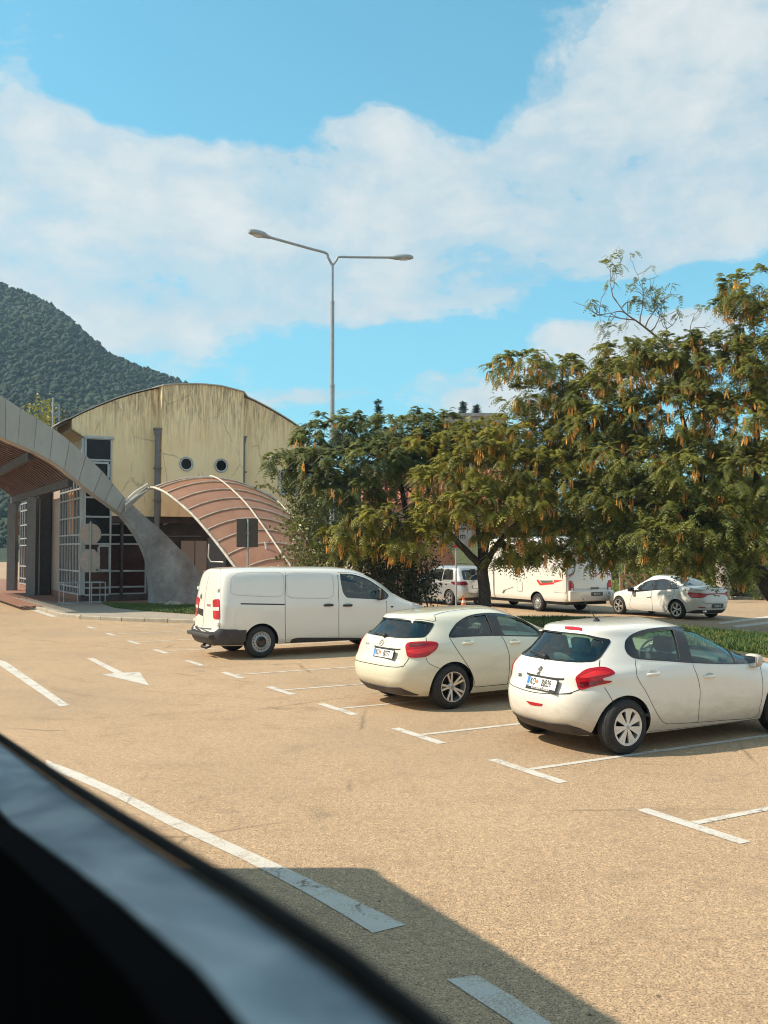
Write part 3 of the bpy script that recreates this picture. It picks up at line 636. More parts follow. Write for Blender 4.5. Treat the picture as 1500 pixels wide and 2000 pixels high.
# ================================================================== silver arch with canopy
def clad_mat():
    m, n, b = principled('grey_cladding', (0.22, 0.22, 0.21), 0.5, 0.15); ri = n.new('ShaderNodeObjectInfo').outputs['Random']; o = n.pos()
    c = n.ramp(n.noise(n.mapping(o, (1, 1, 0.5)), 1.5, 6, 0.65), [(0.3, (0.30, 0.31, 0.29)), (0.7, (0.38, 0.39, 0.365))]); c = n.mix(n.m('MULTIPLY', ri, 0.25), c, (0.21, 0.17, 0.16)); n.l.new(c, b.inputs['Base Color'])
    return m
M['clad'] = clad_mat()
def conc_mat():
    m, n, b = principled('blue_grey_concrete', (0.2, 0.22, 0.23), 0.8); o = n.pos()
    c = n.ramp(n.noise(o, 0.9, 8, 0.7), [(0.3, (0.17, 0.165, 0.16)), (0.5, (0.27, 0.275, 0.275)), (0.7, (0.42, 0.47, 0.48))])
    v = n.new('ShaderNodeTexVoronoi', feature='DISTANCE_TO_EDGE'); v.inputs['Scale'].default_value = 0.8; n.l.new(n.mix(0.2, o, n.noise(o, 2.4, 6, 0.7, out=1)), v.inputs['Vector'])
    c = n.mix(n.m('MULTIPLY', n.ramp(v.outputs[0], [(0.0, 1.0), (0.014, 0.0)]), 0.2), c, (0.06, 0.055, 0.05))
    c = n.mix(n.ramp(n.noise(o, 3.0, 5, 0.7), [(0.62, 0.0), (0.7, 0.6)]), c, (0.20, 0.08, 0.06)); n.l.new(c, b.inputs['Base Color']); return m
M['arch_conc'] = conc_mat()
AO = G(330, 1184); AP = Plane(AO, U)
arch = thing('canopy_arch', 'big grey panel clad arch with a bare concrete foot rising out of the island', 'arch', (AO.x, AO.y, 0))
offA = Vector((AO.x, AO.y, 0))
def ab(mb, name, mat, parent=arch, **k):
    mb.v = [tuple(Vector(v)-offA) for v in mb.v]; return mb.build(name, mat, parent, **k)
upx = [(-330, 640), (-200, 670), (-100, 712), (0, 771), (40, 797), (80, 821), (120, 848), (160, 882), (200, 920), (226, 950), (250, 978)]
lpx = [(-330, 730), (-200, 752), (-100, 790), (0, 852), (34, 868), (74, 886), (112, 908), (146, 935), (182, 964), (210, 984), (236, 1004)]
US = smooth_pts([AP.sz(*p) for p in upx], 5); LS = smooth_pts([AP.sz(*p) for p in lpx], 5); TK = 0.75
k = 0; k_total = len(US)-1; step = 4; US = list(US); LS = list(LS)
while k < k_total:
    e = min(k+step, k_total); g = 0.014
    pts = [US[i] for i in range(k, e+1)]+[LS[i] for i in range(e, k-1, -1)]
    cxy = sum((Vector(p) for p in pts), Vector((0, 0)))/len(pts); pts = [Vector(p)+(cxy-Vector(p)).normalized()*g for p in pts]
    mb = MB(); mb.prism([AP.w(p[0], p[1], random.uniform(-.004, .004)) for p in pts], AP.n*-0.05); ab(mb, 'cladding_panel', M['clad']); k = e
mb = MB(); pts = list(US)+list(reversed(LS)); cx_ = [Vector(p) for p in pts]; mb.prism([AP.w(p[0], p[1], -0.06) for p in cx_], AP.n*-(TK-0.06)); ab(mb, 'arch_core', M['clad'])
outer = [(250, 978), (280, 1007), (312, 1034), (340, 1062), (372, 1096), (400, 1135), (418, 1178), (420, 1200)]
inner = [(236, 1004), (256, 1028), (276, 1060), (288, 1088), (294, 1120), (297, 1160), (297, 1200)]
os_ = smooth_pts([AP.sz(*p) for p in outer], 4); is_ = smooth_pts([AP.sz(*p) for p in inner], 4)
pts = [(p[0]+.02, max(p[1], -0.1)) for p in os_]+[(p[0]+.02, max(p[1], -0.1)) for p in reversed(is_)]
mb = MB(); mb.prism([AP.w(p[0], p[1], 0.03) for p in pts], AP.n*-TK); ab(mb, 'concrete_foot', M['arch_conc'])
# canopy hung behind the arch: slatted soffit running along the road
can = thing('road_canopy', 'vaulted canopy with rusty brown slatted underside behind the grey arch', 'canopy', (AO.x, AO.y, 0))
M['slat'] = plain('rusty_slats', (0.115, 0.066, 0.056), 0.6, 0.0, var=0.35, scale=3)
M['canopy_roof'] = plain('canopy_roof_sheet', (0.045, 0.022, 0.018), 0.8, var=0.3)
cur = [LS[i] for i in range(0, len(LS)) if LS[i][0] <= AP.sz(150, 938)[0]]; cur = [(c[0], c[1]+0.03) for c in cur]
def off_pts(d, dz=0.0): return [AP.w(c[0], c[1]+dz, -TK)+V*d for c in cur]
for i in range(27):
    a_ = off_pts(0.3+i*0.58); b_ = off_pts(0.3+i*0.58+0.2); mb = MB(); k = len(a_); vs = a_+b_+[p+UP*0.12 for p in a_]+[p+UP*0.12 for p in b_]
    fs = []
    for j in range(k-1): fs += [(j, k+j, k+j+1, j+1), (2*k+j, 2*k+j+1, 3*k+j+1, 3*k+j), (j, j+1, 2*k+j+1, 2*k+j), (k+j, 3*k+j, 3*k+j+1, k+j+1)]
    mb.add(vs, fs); ab(mb, 'slat', M['slat'], can)
a_ = off_pts(0.1, 0.5); b_ = off_pts(16.2, 0.5); k = len(a_); mb = MB(); mb.add(a_+b_+[p+UP*0.15 for p in a_+b_], [(j, j+1, k+j+1, k+j) for j in range(k-1)]+[(2*k+j, 3*k+j, 3*k+j+1, 2*k+j+1) for j in range(k-1)]); ab(mb, 'roof_sheet', M['canopy_roof'], can)
for idx in (len(cur)-1, len(cur)//2+6, len(cur)//2-8):
    a = off_pts(0.1, -0.12)[idx]; mb = MB(); mb.bar(a, a+V*16.1, 0.16, 0.34); ab(mb, 'edge_beam', M['trim'], can)
# farther posts carrying the canopy
for d in (9.0, 15.5):
    a = off_pts(d)[len(cur)-1]; mb = MB(); mb.box((-0.22, -0.22, 0), (0.22, 0.22, a.z-0.3)); mb.v = [tuple(Vector(v)+Vector((a.x, a.y, 0))) for v in mb.v]; ab(mb, 'column', M['pipe'], can)

# ================================================================== red polycarbonate vault beside the building
TO = P(455, 1075, 36.5); tun = thing('barrel_canopy', 'curved red polycarbonate entrance canopy with white ribs in front of the ochre wall', 'canopy', (TO.x, TO.y, 0))
offT = Vector((TO.x, TO.y, 0))
def tb(mb, name, mat, parent=tun, **k):
    mb.v = [tuple(Vector(v)-offT) for v in mb.v]; return mb.build(name, mat, parent, **k)
m, n, b = principled('red_polycarbonate', (0.5, 0.25, 0.17), 0.35, 0.0, 0.4)
n.l.new(n.ramp(n.noise(n.pos(), 1.4, 6, 0.65), [(0.3, (0.50, 0.26, 0.165)), (0.7, (0.66, 0.37, 0.25))]), b.inputs['Base Color'])
tl = n.new('ShaderNodeBsdfTranslucent'); tl.inputs[0].default_value = (0.85, 0.45, 0.32, 1); mx = n.new('ShaderNodeMixShader'); mx.inputs[0].default_value = 0.5
n.l.new(b.outputs[0], mx.inputs[1]); n.l.new(tl.outputs[0], mx.inputs[2]); n.l.new(mx.outputs[0], n.n['Material Output'].inputs[0]); M['poly'] = m
rim = [((288, 957), 39.6), ((300, 955), 39.5), ((322, 964), 39.1), ((350, 985), 38.6), ((378, 1010), 38.1), ((402, 1037), 37.6), ((428, 1069), 37.1), ((456, 1106), 36.5), ((492, 1152), 36.0)]
M['rib_paint'] = plain('aged_cream_paint', (0.56, 0.49, 0.40), .5, var=.3, scale=4)
RIM = smooth_pts([P(*p, d) for p, d in rim], 4); NR = len(RIM)
BL = 5.3
def surf(i, t, off=0.0):
    f = i/(NR-1); base = RIM[i]; Lx = BL*(1.0-0.30*f); rise = (0.86-0.10*f)*4*t*(1-t*0.93)*0.80
    return base+U*(Lx*t)+UP*(rise-0.30*t+off)
NTt = 22
PUR = [0, 1, 3, 5, 8, 11, 14, 17, 20, 23, 26, 29, 32]
PUR = [p for p in PUR if p < NR]+([NR-1] if (NR-1) not in PUR else [])
for a, b in zip(PUR[:-1], PUR[1:]):
    for h, (t0, t1) in enumerate(((0.0, 0.5), (0.5, 1.0))):
        mb = MB(); ts = np.linspace(t0, t1, NTt//2+1); k = len(ts); rows = list(range(a, b+1))
        vs = [surf(i, t, -0.02) for i in rows for t in ts]; fs = [(r*k+c, r*k+c+1, (r+1)*k+c+1, (r+1)*k+c) for r in range(len(rows)-1) for c in range(k-1)]
        mb.add(vs, fs, 0, True); tb(mb, 'sheet', M['poly'])
for a in PUR:
    mb = MB(); mb.tube([surf(a, t, 0.02) for t in np.linspace(0, 1, NTt)], 0.030, 6); tb(mb, 'purlin', M['rib_paint'])
for t, r in ((0.0, 0.06), (0.5, 0.045), (0.985, 0.04)):
    mb = MB(); mb.tube([surf(i, t, 0.05) for i in range(NR)], r, 6); tb(mb, 'rib', M['rib_paint'])
# upper frame reaching over to the arch and a bent tube at the rim foot
mb = MB(); e = P(246, 984, 37.6); mb.tube([RIM[0], (RIM[0]+e)/2+UP*0.05, e], 0.045, 6); mb.tube([RIM[0]+UP*0.25, P(262, 962, 38.4), e+UP*0.14], 0.035, 6); tb(mb, 'tie_frame', M['white'])
mb = MB(); mb.prism([RIM[0]-UP*.05, e-UP*0.28, e+UP*0.05, RIM[0]+UP*0.15], V*0.12); tb(mb, 'gusset_panel', M['clad'])
mb = MB(); mb.tube([P(408, 1062, 37.7), P(407, 1088, 37.7), P(412, 1097, 37.7), P(436, 1098, 37.2)], 0.03, 6); tb(mb, 'bent_tube', M['white'])
for px in (497, 530):
    mb = MB(); a = P(px-12, 1058, 37.4); mb.tube([a, Vector((a.x+0.35, a.y, 0.0))], 0.04, 6); tb(mb, 'prop', M['white'])

# ================================================================== things on the island
def post_sign(name, label, cat, base, z_top, plates):
    t = thing(name, label, cat, (base.x, base.y, 0)); mb = MB(); mb.tube([(0, 0, 0), (0, 0, z_top)], 0.032, 8); mb.build('pole', M['galv'], t)
    for nm, poly, z, mat in plates:
        mb = MB(); mb.prism([U*(x)+UP*(y+z)+V*0.045 for x, y in poly], V*0.02); p = mb.build(nm, mat, t)
        mb = MB(); mb.box((-0.05, -0.03, z-0.02), (0.05, 0.045, z+0.02), M=Matrix.Rotation(TH, 4, 'Z')); mb.build('clamp', M['galv'], p)
    return t
bs = G(175, 1184); sc = 1/((175-750)/F); scl = bs.y/F
circ = [(21*scl*math.cos(a), 21*scl*math.sin(a)) for a in np.linspace(0, 2*math.pi, 28)[:-1]]
octo = [(21*scl*math.cos(a), 24*scl*math.sin(a)) for a in (np.arange(8)+0.5)*math.pi/4]
zp = lambda py: HC+(HOR-py)*scl
post_sign('road_sign', 'two sign backs on one post at the island tip, a round disc above an octagon', 'road sign', bs, zp(1018), [('round_plate', circ, zp(1043), M['sign_grey']), ('octagonal_plate', octo, zp(1095), M['sign_grey'])])
# railing cage round the post
rail = thing('steel_railing', 'low thin steel tube railing around the sign post', 'railing', (bs.x, bs.y, 0))
for sx in (-1.1, -0.55, 0.0, 0.55): mb = MB(); mb.tube([U*sx+V*-0.35, U*sx+V*-0.35+UP*0.98], 0.022, 6); mb.build('upright', M['galv'], rail)
for sx in (-1.1, 0.55): mb = MB(); mb.tube([U*sx+V*0.6, U*sx+V*0.6+UP*0.98], 0.022, 6); mb.build('upright', M['galv'], rail)
mb = MB(); c4 = [U*-1.1+V*-.35, U*.55+V*-.35, U*.55+V*.6, U*-1.1+V*.6]
for zz in (0.98, 0.15):
    for a, b in zip(c4, c4[1:]+c4[:1]): mb.tube([a+UP*zz, b+UP*zz], 0.02, 6)
mb.build('rail', M['galv'], rail)
for px, lab in ((201, 'tapered grey planter nearer the sign post'), (221, 'tapered grey planter nearer the arch foot')):
    g = G(px, 1175); t = thing('planter', lab+', before the dark glazing', 'planter', (g.x, g.y, 0.1), 0, 'planters by the glass wall')
    mb = MB(); mb.lathe([(0.0, 0.02), (0.16, 0.0), (0.25, 0.72), (0.27, 0.74), (0.27, 0.78), (0.22, 0.78), (0.21, 0.70), (0.0, 0.70)], 4, M=Matrix.Rotation(R(45)+TH, 4, 'Z'), smooth=False); mb.build('pot', M['pipe'], t)
    mb = MB(); mb.lathe([(0.0, 0.702), (0.2, 0.702)], 4, M=Matrix.Rotation(R(45)+TH, 4, 'Z')); mb.build('soil', M['grass_soil'], t)
sb = G(484, 1196); sb = P(484, 1075, 31.0); sc2 = 31.0/F; hz_ = lambda py: HC+(HOR-py)*sc2
rect = [(-0.37, -0.46), (0.37, -0.46), (0.37, 0.46), (-0.37, 0.46)]
post_sign('road_sign', 'back of a square dark brown sign on a post behind the white van', 'road sign', Vector((sb.x, sb.y, 0)), hz_(1014), [('square_plate', rect, hz_(1041), M['sign_dark'])])
g = G(340, 1189); mb = MB(); bm = bmesh.new(); bmesh.ops.create_icosphere(bm, subdivisions=2, radius=0.28)
for v in bm.verts: v.co = Vector((v.co.x*1.5, v.co.y, v.co.z*0.55))*(1+random.uniform(-.12, .12))
me = bpy.data.meshes.new('rock'); bm.to_mesh(me); bm.free(); me.materials.append(M['kerb']); o = bpy.data.objects.new('rock', me); link(o); o.location = (g.x, g.y, 0.16); tag(o, 'low brown rock lying in the grass at the arch foot', 'rock')
# antenna mast behind the canopy arch
g = P(100, 1075, 52.0); k52 = 52/F; t = thing('antenna_mast', 'thin antenna mast rising between the arch and the ochre roof', 'antenna', (g.x, g.y, 0)); zt = HC+(HOR-775)*k52
mb = MB(); mb.tube([(0, 0, 0), (0, 0, zt)], 0.05, 6); mb.build('mast', M['galv'], t)
mb = MB()
for dz, L_ in ((0.0, 0.0), (-0.35, 0.3), (-0.8, 0.3)): mb.tube([(0, 0, zt+dz-0.1), (L_, 0.05, zt+dz-0.1)], 0.03, 5)
mb.tube([(0.3, 0.05, zt-1.3), (0.3, 0.05, zt-0.35)], 0.045, 6); mb.build('dipole', M['galv'], t)

# ================================================================== street lamp
pole_y = 41.0; KS = 41.0/24.6; k_ = pole_y/F; base = P(648, 1075, pole_y); zj = HC+(HOR-512)*k_
lamp = thing('street_lamp', 'tall grey double-armed street lamp rising behind the trees', 'street lamp', (base.x, base.y, 0))
z1, z2 = HC+(HOR-752)*k_, HC+(HOR-587)*k_
mb = MB(); mb.tube([(0, 0, 0), (0, 0, z1)], 0.105, 12); mb.tube([(0, 0, z1), (0, 0, z2)], 0.088, 12); mb.tube([(0, 0, z2), (0, 0, zj)], 0.060, 10)
mb.tube([(0, 0, z1-0.03), (0, 0, z1+0.05)], 0.118, 12); mb.tube([(0, 0, z2-0.06), (0, 0, z2+0.06)], 0.096, 12); mb.build('pole', M['galv'], lamp)
for px, py, dist, px0, py0 in ((525, 463, 38.6, 636, 494), (764, 503, 41.8, 662, 502)):
    e = P(px, py, dist)-Vector((base.x, base.y, 0)); k0 = P(px0, py0, 40.8 if px < 600 else 41.1)-Vector((base.x, base.y, 0))
    arm = smooth_pts([Vector((0, 0, zj-0.16)), Vector((0, 0, zj-0.03)), Vector((0, 0, zj))*0.35+k0*0.65-UP*0.0, k0, k0+(e-k0)*0.3, e], 4)
    mb = MB(); mb.tube(arm, 0.055, 8); mb.build('arm', M['galv'], lamp)
    d = (e-k0).normalized(); Mx = Matrix.Translation(e-d*0.05) @ d.to_track_quat('X', 'Z').to_matrix().to_4x4() @ Matrix.Scale(KS, 4)
    prof = [(0.0, 0.045, 0.04, 0.04), (0.10, 0.06, 0.055, 0.05), (0.2, 0.11, 0.09, 0.06), (0.40, 0.125, 0.10, 0.055), (0.56, 0.105, 0.085, 0.05), (0.64, 0.06, 0.05, 0.03)]
    mb = MB(); vs = []; nn = 14
    for x, w, zu, zl in prof:
        for q in range(nn):
            a = 2*math.pi*q/nn; vs.append(Mx @ Vector((x, w*math.cos(a), (zu if math.sin(a) > 0 else zl)*math.sin(a))))
    fs = [(i*nn+q, i*nn+(q+1) % nn, (i+1)*nn+(q+1) % nn, (i+1)*nn+q) for i in range(len(prof)-1) for q in range(nn)]; mb.add(vs, fs, 0, True); mb.add(vs[:nn], [tuple(range(nn))[::-1]]); mb.add(vs[-nn:], [tuple(range(nn))])
    hd = mb.build('lamp_head', M['galv'], lamp)
    mb = MB(); mb.lathe([(0.0, -0.075), (0.07, -0.068), (0.085, -0.045)], 14, M=Mx @ Matrix.Translation((0.38, 0, 0)) @ Matrix.Diagonal((1.7, 1, 1, 1))); mb.build('lamp_glass', M['clear_lens'], hd)
# ================================================================== vehicles: shared tools
def curve(tab):
    """smooth monotone interpolation through (z, value) pairs"""
    z = np.array([t[0] for t in tab], float); v = np.array([t[1] for t in tab], float)
    h = np.diff(z); d = np.diff(v)/h; mm = np.zeros(len(z)); mm[0] = d[0]; mm[-1] = d[-1]
    for i in range(1, len(z)-1):
        mm[i] = 0 if d[i-1]*d[i] <= 0 else 2*d[i-1]*d[i]/(d[i-1]+d[i])
    def f(x):
        x = np.clip(x, z[0], z[-1]); i = np.clip(np.searchsorted(z, x)-1, 0, len(z)-2); t = (x-z[i])/h[i]
        return (2*t**3-3*t**2+1)*v[i]+(t**3-2*t**2+t)*h[i]*mm[i]+(-2*t**3+3*t**2)*v[i+1]+(t**3-t**2)*h[i]*mm[i+1]
    return f
def shell(sp, zs, N=132, inset=0.0, flo=None):
    """stacked plan outlines: sp has rear, front, width curves over z and corner exponents"""
    xr, xf, w = sp['xr'], sp['xf'], sp['w']; nr, nf = sp.get('nr', lambda z: 4.5), sp.get('nf', lambda z: 3.5)
    rows = []; th = np.linspace(0, 2*np.pi, N, endpoint=False)+np.pi/N
    for z in zs:
        a0, a1, ww = float(xr(z))+inset, float(xf(z))-inset, max(float(w(z))-inset*0.8, 0.004)
        if flo is not None and z < flo[0]: a1 = min(a1, flo[1])
        if a1-a0 < 0.02: mdl = (a0+a1)/2; a0, a1 = mdl-0.01, mdl+0.01
        xc = (a0+a1)/2; hl = (a1-a0)/2; c, s = np.cos(th), np.sin(th); ex = np.where(c < 0, float(nr(z)), float(nf(z)))
        x = xc+hl*np.sign(c)*np.abs(c)**(2/ex); y = ww*np.sign(s)*np.abs(s)**(2/ex)
        bow = sp.get('bow')
        if bow is not None: x = x+float(bow(z))*(np.abs(y)/ww)**2*np.clip(1-(x-a0)/0.9, 0, 1)
        tap = sp.get('taper')
        if tap: y = y*(1-tap(z)*np.clip(1-(x-a0)/1.5, 0, 1))
        fl = sp.get('flare')
        if fl:
            for fx in fl[0]: y = y*(1+fl[1]*np.exp(-((x-fx)/0.34)**2)*np.exp(-((z-0.45)/0.26)**2))
        zz = np.full(N, z)
        cr = sp.get('crown')
        if cr: zz = zz+cr(z)*(1-(y/max(ww, .01))**2)
        rows.append(np.stack([x, y, zz], 1))
    v = np.concatenate(rows); K = len(zs); f = []
    for i in range(K-1):
        for k in range(N): f.append((i*N+k, i*N+(k+1) % N, (i+1)*N+(k+1) % N, (i+1)*N+k))
    f.append(tuple(range(N))[::-1]); f.append(tuple((K-1)*N+k for k in range(N)))
    return v, f
def levels(z0, zt, za, n1=34, n2=22):
    """even levels up to za, then closing in on the roof top zt"""
    return list(np.linspace(z0, za, n1))+[zt-(zt-za)*(1-t)**2.2 for t in np.linspace(0, 1, n2+1)[1:-1]]+[zt-1e-4]
def mesh_obj(name, v, f, mats, mi=None):
    me = bpy.data.meshes.new(name); me.from_pydata([tuple(p) for p in v], [], f)
    for m in mats: me.materials.append(m)
    if mi is not None: me.polygons.foreach_set('material_index', [mi]*len(me.polygons))
    me.update(); o = bpy.data.objects.new(name, me); COL.objects.link(o); return o
def boolean(o, cutters):
    for c in cutters:
        md = o.modifiers.new('b', 'BOOLEAN'); md.operation = 'DIFFERENCE'; md.solver = 'EXACT'; md.object = c
        try: md.material_mode = 'INDEX'
        except Exception: pass
    dg = bpy.context.evaluated_depsgraph_get(); dg.update()
    me = bpy.data.meshes.new_from_object(o.evaluated_get(dg)); o.modifiers.clear(); old = o.data; o.data = me; bpy.data.meshes.remove(old)
    for c in cutters: d = c.data; bpy.data.objects.remove(c); bpy.data.meshes.remove(d)
    return o
def prism_cutter(poly2, fn, a, b, mats, mi=1):
    """closed prism from 2D polygon, fn(p, depth) -> 3D"""
    k = len(poly2); mb = MB(); q = [Vector((p[0], p[1])) for p in poly2]
    r = delaunay_2d_cdt(q, [], [list(range(k))], 1, 1e-6); idx = [min(range(k), key=lambda i: (q[i]-p).length) for p in r[0]]
    fs = [tuple(idx[i] for i in f) for f in r[2]]
    vs = [fn(p, a) for p in poly2]+[fn(p, b) for p in poly2]
    mb.f = []; mb.add(vs, fs+[tuple(i+k for i in reversed(f)) for f in fs]+[(i, i+k, (i+1) % k+k, (i+1) % k) for i in range(k)])
    o = mesh_obj('cutter', mb.v, mb.f, mats, mi)
    bm = bmesh.new(); bm.from_mesh(o.data); bmesh.ops.recalc_face_normals(bm, faces=bm.faces); bm.to_mesh(o.data); bm.free()
    return o

class Vehicle:
    def __init__(s, name, label, cat, sp, zs, contact_px, contact_local, heading, paint, group=None, N=132):
        s.sp = sp; h = heading; s.rz = math.atan2(h.y, h.x)
        g = G(*contact_px); Rz = Matrix.Rotation(s.rz, 4, 'Z')
        off = Rz @ Vector((contact_local[0], contact_local[1], 0)); s.loc = Vector((g.x-off.x, g.y-off.y, 0))
        s.M = Matrix.Translation(s.loc) @ Rz; s.Mi = s.M.inverted(); s.paint = paint
        s.root = thing(name, label, cat, s.loc, s.rz, group)
        s.v, s.f = shell(sp, zs, N); s.zs = zs
        s.bvh = BVHTree.FromPolygons([Vector(p) for p in s.v], s.f)
        s.cut = []; s.mats = [paint, M['well']]
    # --- maps from 2D to a ray in vehicle space
    def px(s, a, b):
        d = ray(a, b); return s.Mi @ CP, (s.Mi.to_3x3() @ d).normalized()
    def side(s, sg=-1): return lambda x, z: (Vector((x, 3*sg, z)), Vector((0, -sg, 0)))
    def back(s, y, z): return Vector((-3, y, z)), Vector((1, 0, 0))
    def face(s, y, z): return Vector((12, y, z)), Vector((-1, 0, 0))
    def cast(s, o, d):
        h = s.bvh.ray_cast(o, d)
        if h[0] is not None: return h[0], h[1]
        best = None
        for t in np.linspace(0, 60, 121):
            p = o+d*t; q = s.bvh.find_nearest(p)
            if best is None or q[3] < best[0]: best = (q[3], t)
        for t in np.linspace(best[1]-0.5, best[1]+0.5, 41):
            p = o+d*t; q = s.bvh.find_nearest(p)
            if q[3] < best[0]: best = (q[3], t)
        q = s.bvh.find_nearest(o+d*best[1]); return q[0], q[1]
    def hit(s, px, py): return s.cast(*s.px(px, py))
    def sxz(s, pts): return [(lambda p: (p.x, p.z))(s.hit(*q)[0]) for q in pts]
    def ryz(s, pts): return [(lambda p: (p.y, p.z))(s.hit(*q)[0]) for q in pts]
    def patch(s, name, poly, fn, off, mat, holes=(), step=0.05, skirt=0.0, mirror=False, parent=None, label=None, both=True):
        poly = [Vector((p[0], p[1])) for p in poly]
        def dens(pl):
            out = []
            for a, b in zip(pl, pl[1:]+pl[:1]):
                a = Vector(a); b = Vector(b); k = max(1, int((b-a).length/step)); out += [a+(b-a)*i/k for i in range(k)]
            return out
        rings = [dens(poly)]+[dens([Vector((p[0], p[1])) for p in h]) for h in holes]
        pts = []; edges = []
        for r_ in rings: b0 = len(pts); pts += r_; edges += [(b0+i, b0+(i+1) % len(r_)) for i in range(len(r_))]
        xs = [p.x for p in rings[0]]; ys = [p.y for p in rings[0]]
        x = min(xs)+step/2
        while x < max(xs):
            y = min(ys)+step/2
            while y < max(ys):
                q = (x, y)
                if inpoly(q, rings[0]) and not any(inpoly(q, h) for h in rings[1:]): pts.append(Vector(q))
                y += step
            x += step
        r = delaunay_2d_cdt(pts, edges, [], 0, 1e-6); V2, _, F2 = r[0], r[1], r[2]
        keep = []
        for f in F2:
            c = (V2[f[0]]+V2[f[1]]+V2[f[2]])/3
            if inpoly(c, rings[0]) and not any(inpoly(c, h) for h in rings[1:]): keep.append(f)
        hits = []
        for q in V2: hits.append(s.cast(*fn(q.x, q.y)))
        out = []
        for sg in ((1, -1) if mirror else (1,)):
            vs = [Vector((p.x, p.y*sg, p.z))+Vector((nn.x, nn.y*sg, nn.z))*off for p, nn in hits]
            me = bpy.data.meshes.new(name); bm = bmesh.new(); bv = [bm.verts.new(v) for v in vs]
            for f in keep:
                a, b, c = (bv[i] for i in f); nn = (b.co-a.co).cross(c.co-a.co); ref = hits[f[0]][1]; ref = Vector((ref.x, ref.y*sg, ref.z))
                if nn.dot(ref) < 0: b, c = c, b
                try: bm.faces.new((a, b, c))
                except ValueError: pass
            if skirt:
                bm.edges.ensure_lookup_table(); bd = [e for e in bm.edges if len(e.link_faces) == 1]
                idx = {v: i for i, v in enumerate(bv)}; r2 = bmesh.ops.extrude_edge_only(bm, edges=bd)
                for v in [g for g in r2['geom'] if isinstance(g, bmesh.types.BMVert)]:
                    q = s.bvh.find_nearest(Vector((v.co.x, v.co.y, v.co.z))); v.co = v.co-q[1]*skirt
                bmesh.ops.recalc_face_normals(bm, faces=bm.faces)
            for v in list(bm.verts):
                if not v.link_faces: bm.verts.remove(v)
            bm.to_mesh(me); bm.free(); me.materials.append(mat); sharpen(me, 0.7)
            o = bpy.data.objects.new(name, me); link(o, parent or s.root)
            if label: o['label'] = label
            out.append(o)
        return out if mirror else out[0]
    def seam(s, pts, fn, w=0.009, mat=None, mirror=False, name='panel_gap', off=0.0015, closed=False, parent=None, n=8, sm=True):
        pp = smooth_pts(pts, n, closed) if sm else [Vector(p) for p in pts]
        if closed: pp = pp+[pp[0]]
        h = [s.cast(*fn(p[0], p[1])) for p in pp]; res = []
        for sg in ((1, -1) if mirror else (1,)):
            vs = []
            for i in range(len(h)):
                t = (h[min(i+1, len(h)-1)][0]-h[max(i-1, 0)][0]); nn = h[i][1]; q = nn.cross(t); q = q.normalized() if q.length > 1e-7 else Vector((0, 0, 1))
                for e in (-1, 1): p = h[i][0]+q*(e*w/2)+nn*off; vs.append((p.x, p.y*sg, p.z))
            mb = MB(); fs = [(2*i, 2*i+2, 2*i+3, 2*i+1) if sg > 0 else (2*i, 2*i+1, 2*i+3, 2*i+2) for i in range(len(h)-1)]
            mb.add(vs, fs, 0, True); res.append(mb.build(name, mat or M['seam'], parent or s.root))
        return res if mirror else res[0]
    def win_side(s, polys, mirror=True):
        for pl in polys:
            for sg in ((-1, 1) if mirror else (-1,)):
                s.cut.append(prism_cutter(pl, lambda p, d, sg=sg: Vector((p[0], sg*d, p[1])), 0.18, 1.6, s.mats))
    def win_back(s, pl, x0=-0.5, x1=1.0): s.cut.append(prism_cutter(pl, lambda p, d: Vector((d, p[0], p[1])), x0, x1, s.mats))
    def win_front(s, pl, x0, x1): s.cut.append(prism_cutter(pl, lambda p, d: Vector((d, p[0], p[1])), x0, x1, s.mats))
    def wheel_cuts(s, xs, r, depth, half):
        for x in xs:
            for sg in (-1, 1):
                pl = [(x+r*math.cos(a), r*0.0+s.wheel_z+r*math.sin(a)) for a in np.linspace(0, 2*math.pi, 37)[:-1]]
                s.cut.append(prism_cutter(pl, lambda p, d, sg=sg: Vector((p[0], sg*d, p[1])), half-depth, half+0.5, s.mats))
    def hollow(s, z0, z1, inset=0.055, flo=None, zt=None):
        zz = list(np.linspace(z0, z1-0.06, 20))+[z1-0.06*(1-t)**2 for t in np.linspace(0, 1, 6)[1:]]
        v, f = shell(s.sp, zz, 72, inset, flo); s.cut.insert(0, mesh_obj('cutter', v, f, s.mats, 1))
    def finish_body(s):
        o = mesh_obj('body', s.v, s.f, s.mats, 0)
        if s.cut: boolean(o, s.cut)
        # the cabin lining is dark fabric: faces left by the cutters carry the second material
        sharpen(o.data, 0.55); o.parent = s.root; s.body = o; return o
    def wheel(s, x, y, r, w, style, rim_r=None):
        """wheel with tyre and rim, outer side towards the sign of y"""
        sg = 1 if y > 0 else -1; rr = rim_r or r*0.66
        wh = bpy.data.objects.new('wheel', None); link(wh, s.root); wh.location = (x, y, r)
        Mx = Matrix.Rotation(-sg*math.pi/2, 4, 'X'); h = w/2      # local +z points outwards
        prof = [(rr-0.01, -h+0.02), (rr+0.02, -h), (r-0.045, -h+0.004), (r-0.016, -h+0.02), (r-0.003, -h+0.045)]
        for k in range(4): zc = -h+0.055+(w-0.11)*k/3; prof += [(r, zc-0.012), (r, zc+0.012)]+([(r-0.008, zc+0.016), (r-0.008, zc+0.024)] if k < 3 else [])
        prof += [(r-0.003, h-0.045), (r-0.016, h-0.02), (r-0.045, h-0.002), (rr+0.03, h+0.004), (rr+0.008, h-0.004), (rr-0.004, h-0.02)]
        mb = MB(); mb.lathe(prof, 44, M=Mx); mb.build('tyre', M['tyre'], wh, sharp=0.6)
        mb = MB(); mi_m = {'steel': 'steel', 'camper': 'steel'}.get(style, 'alloy')
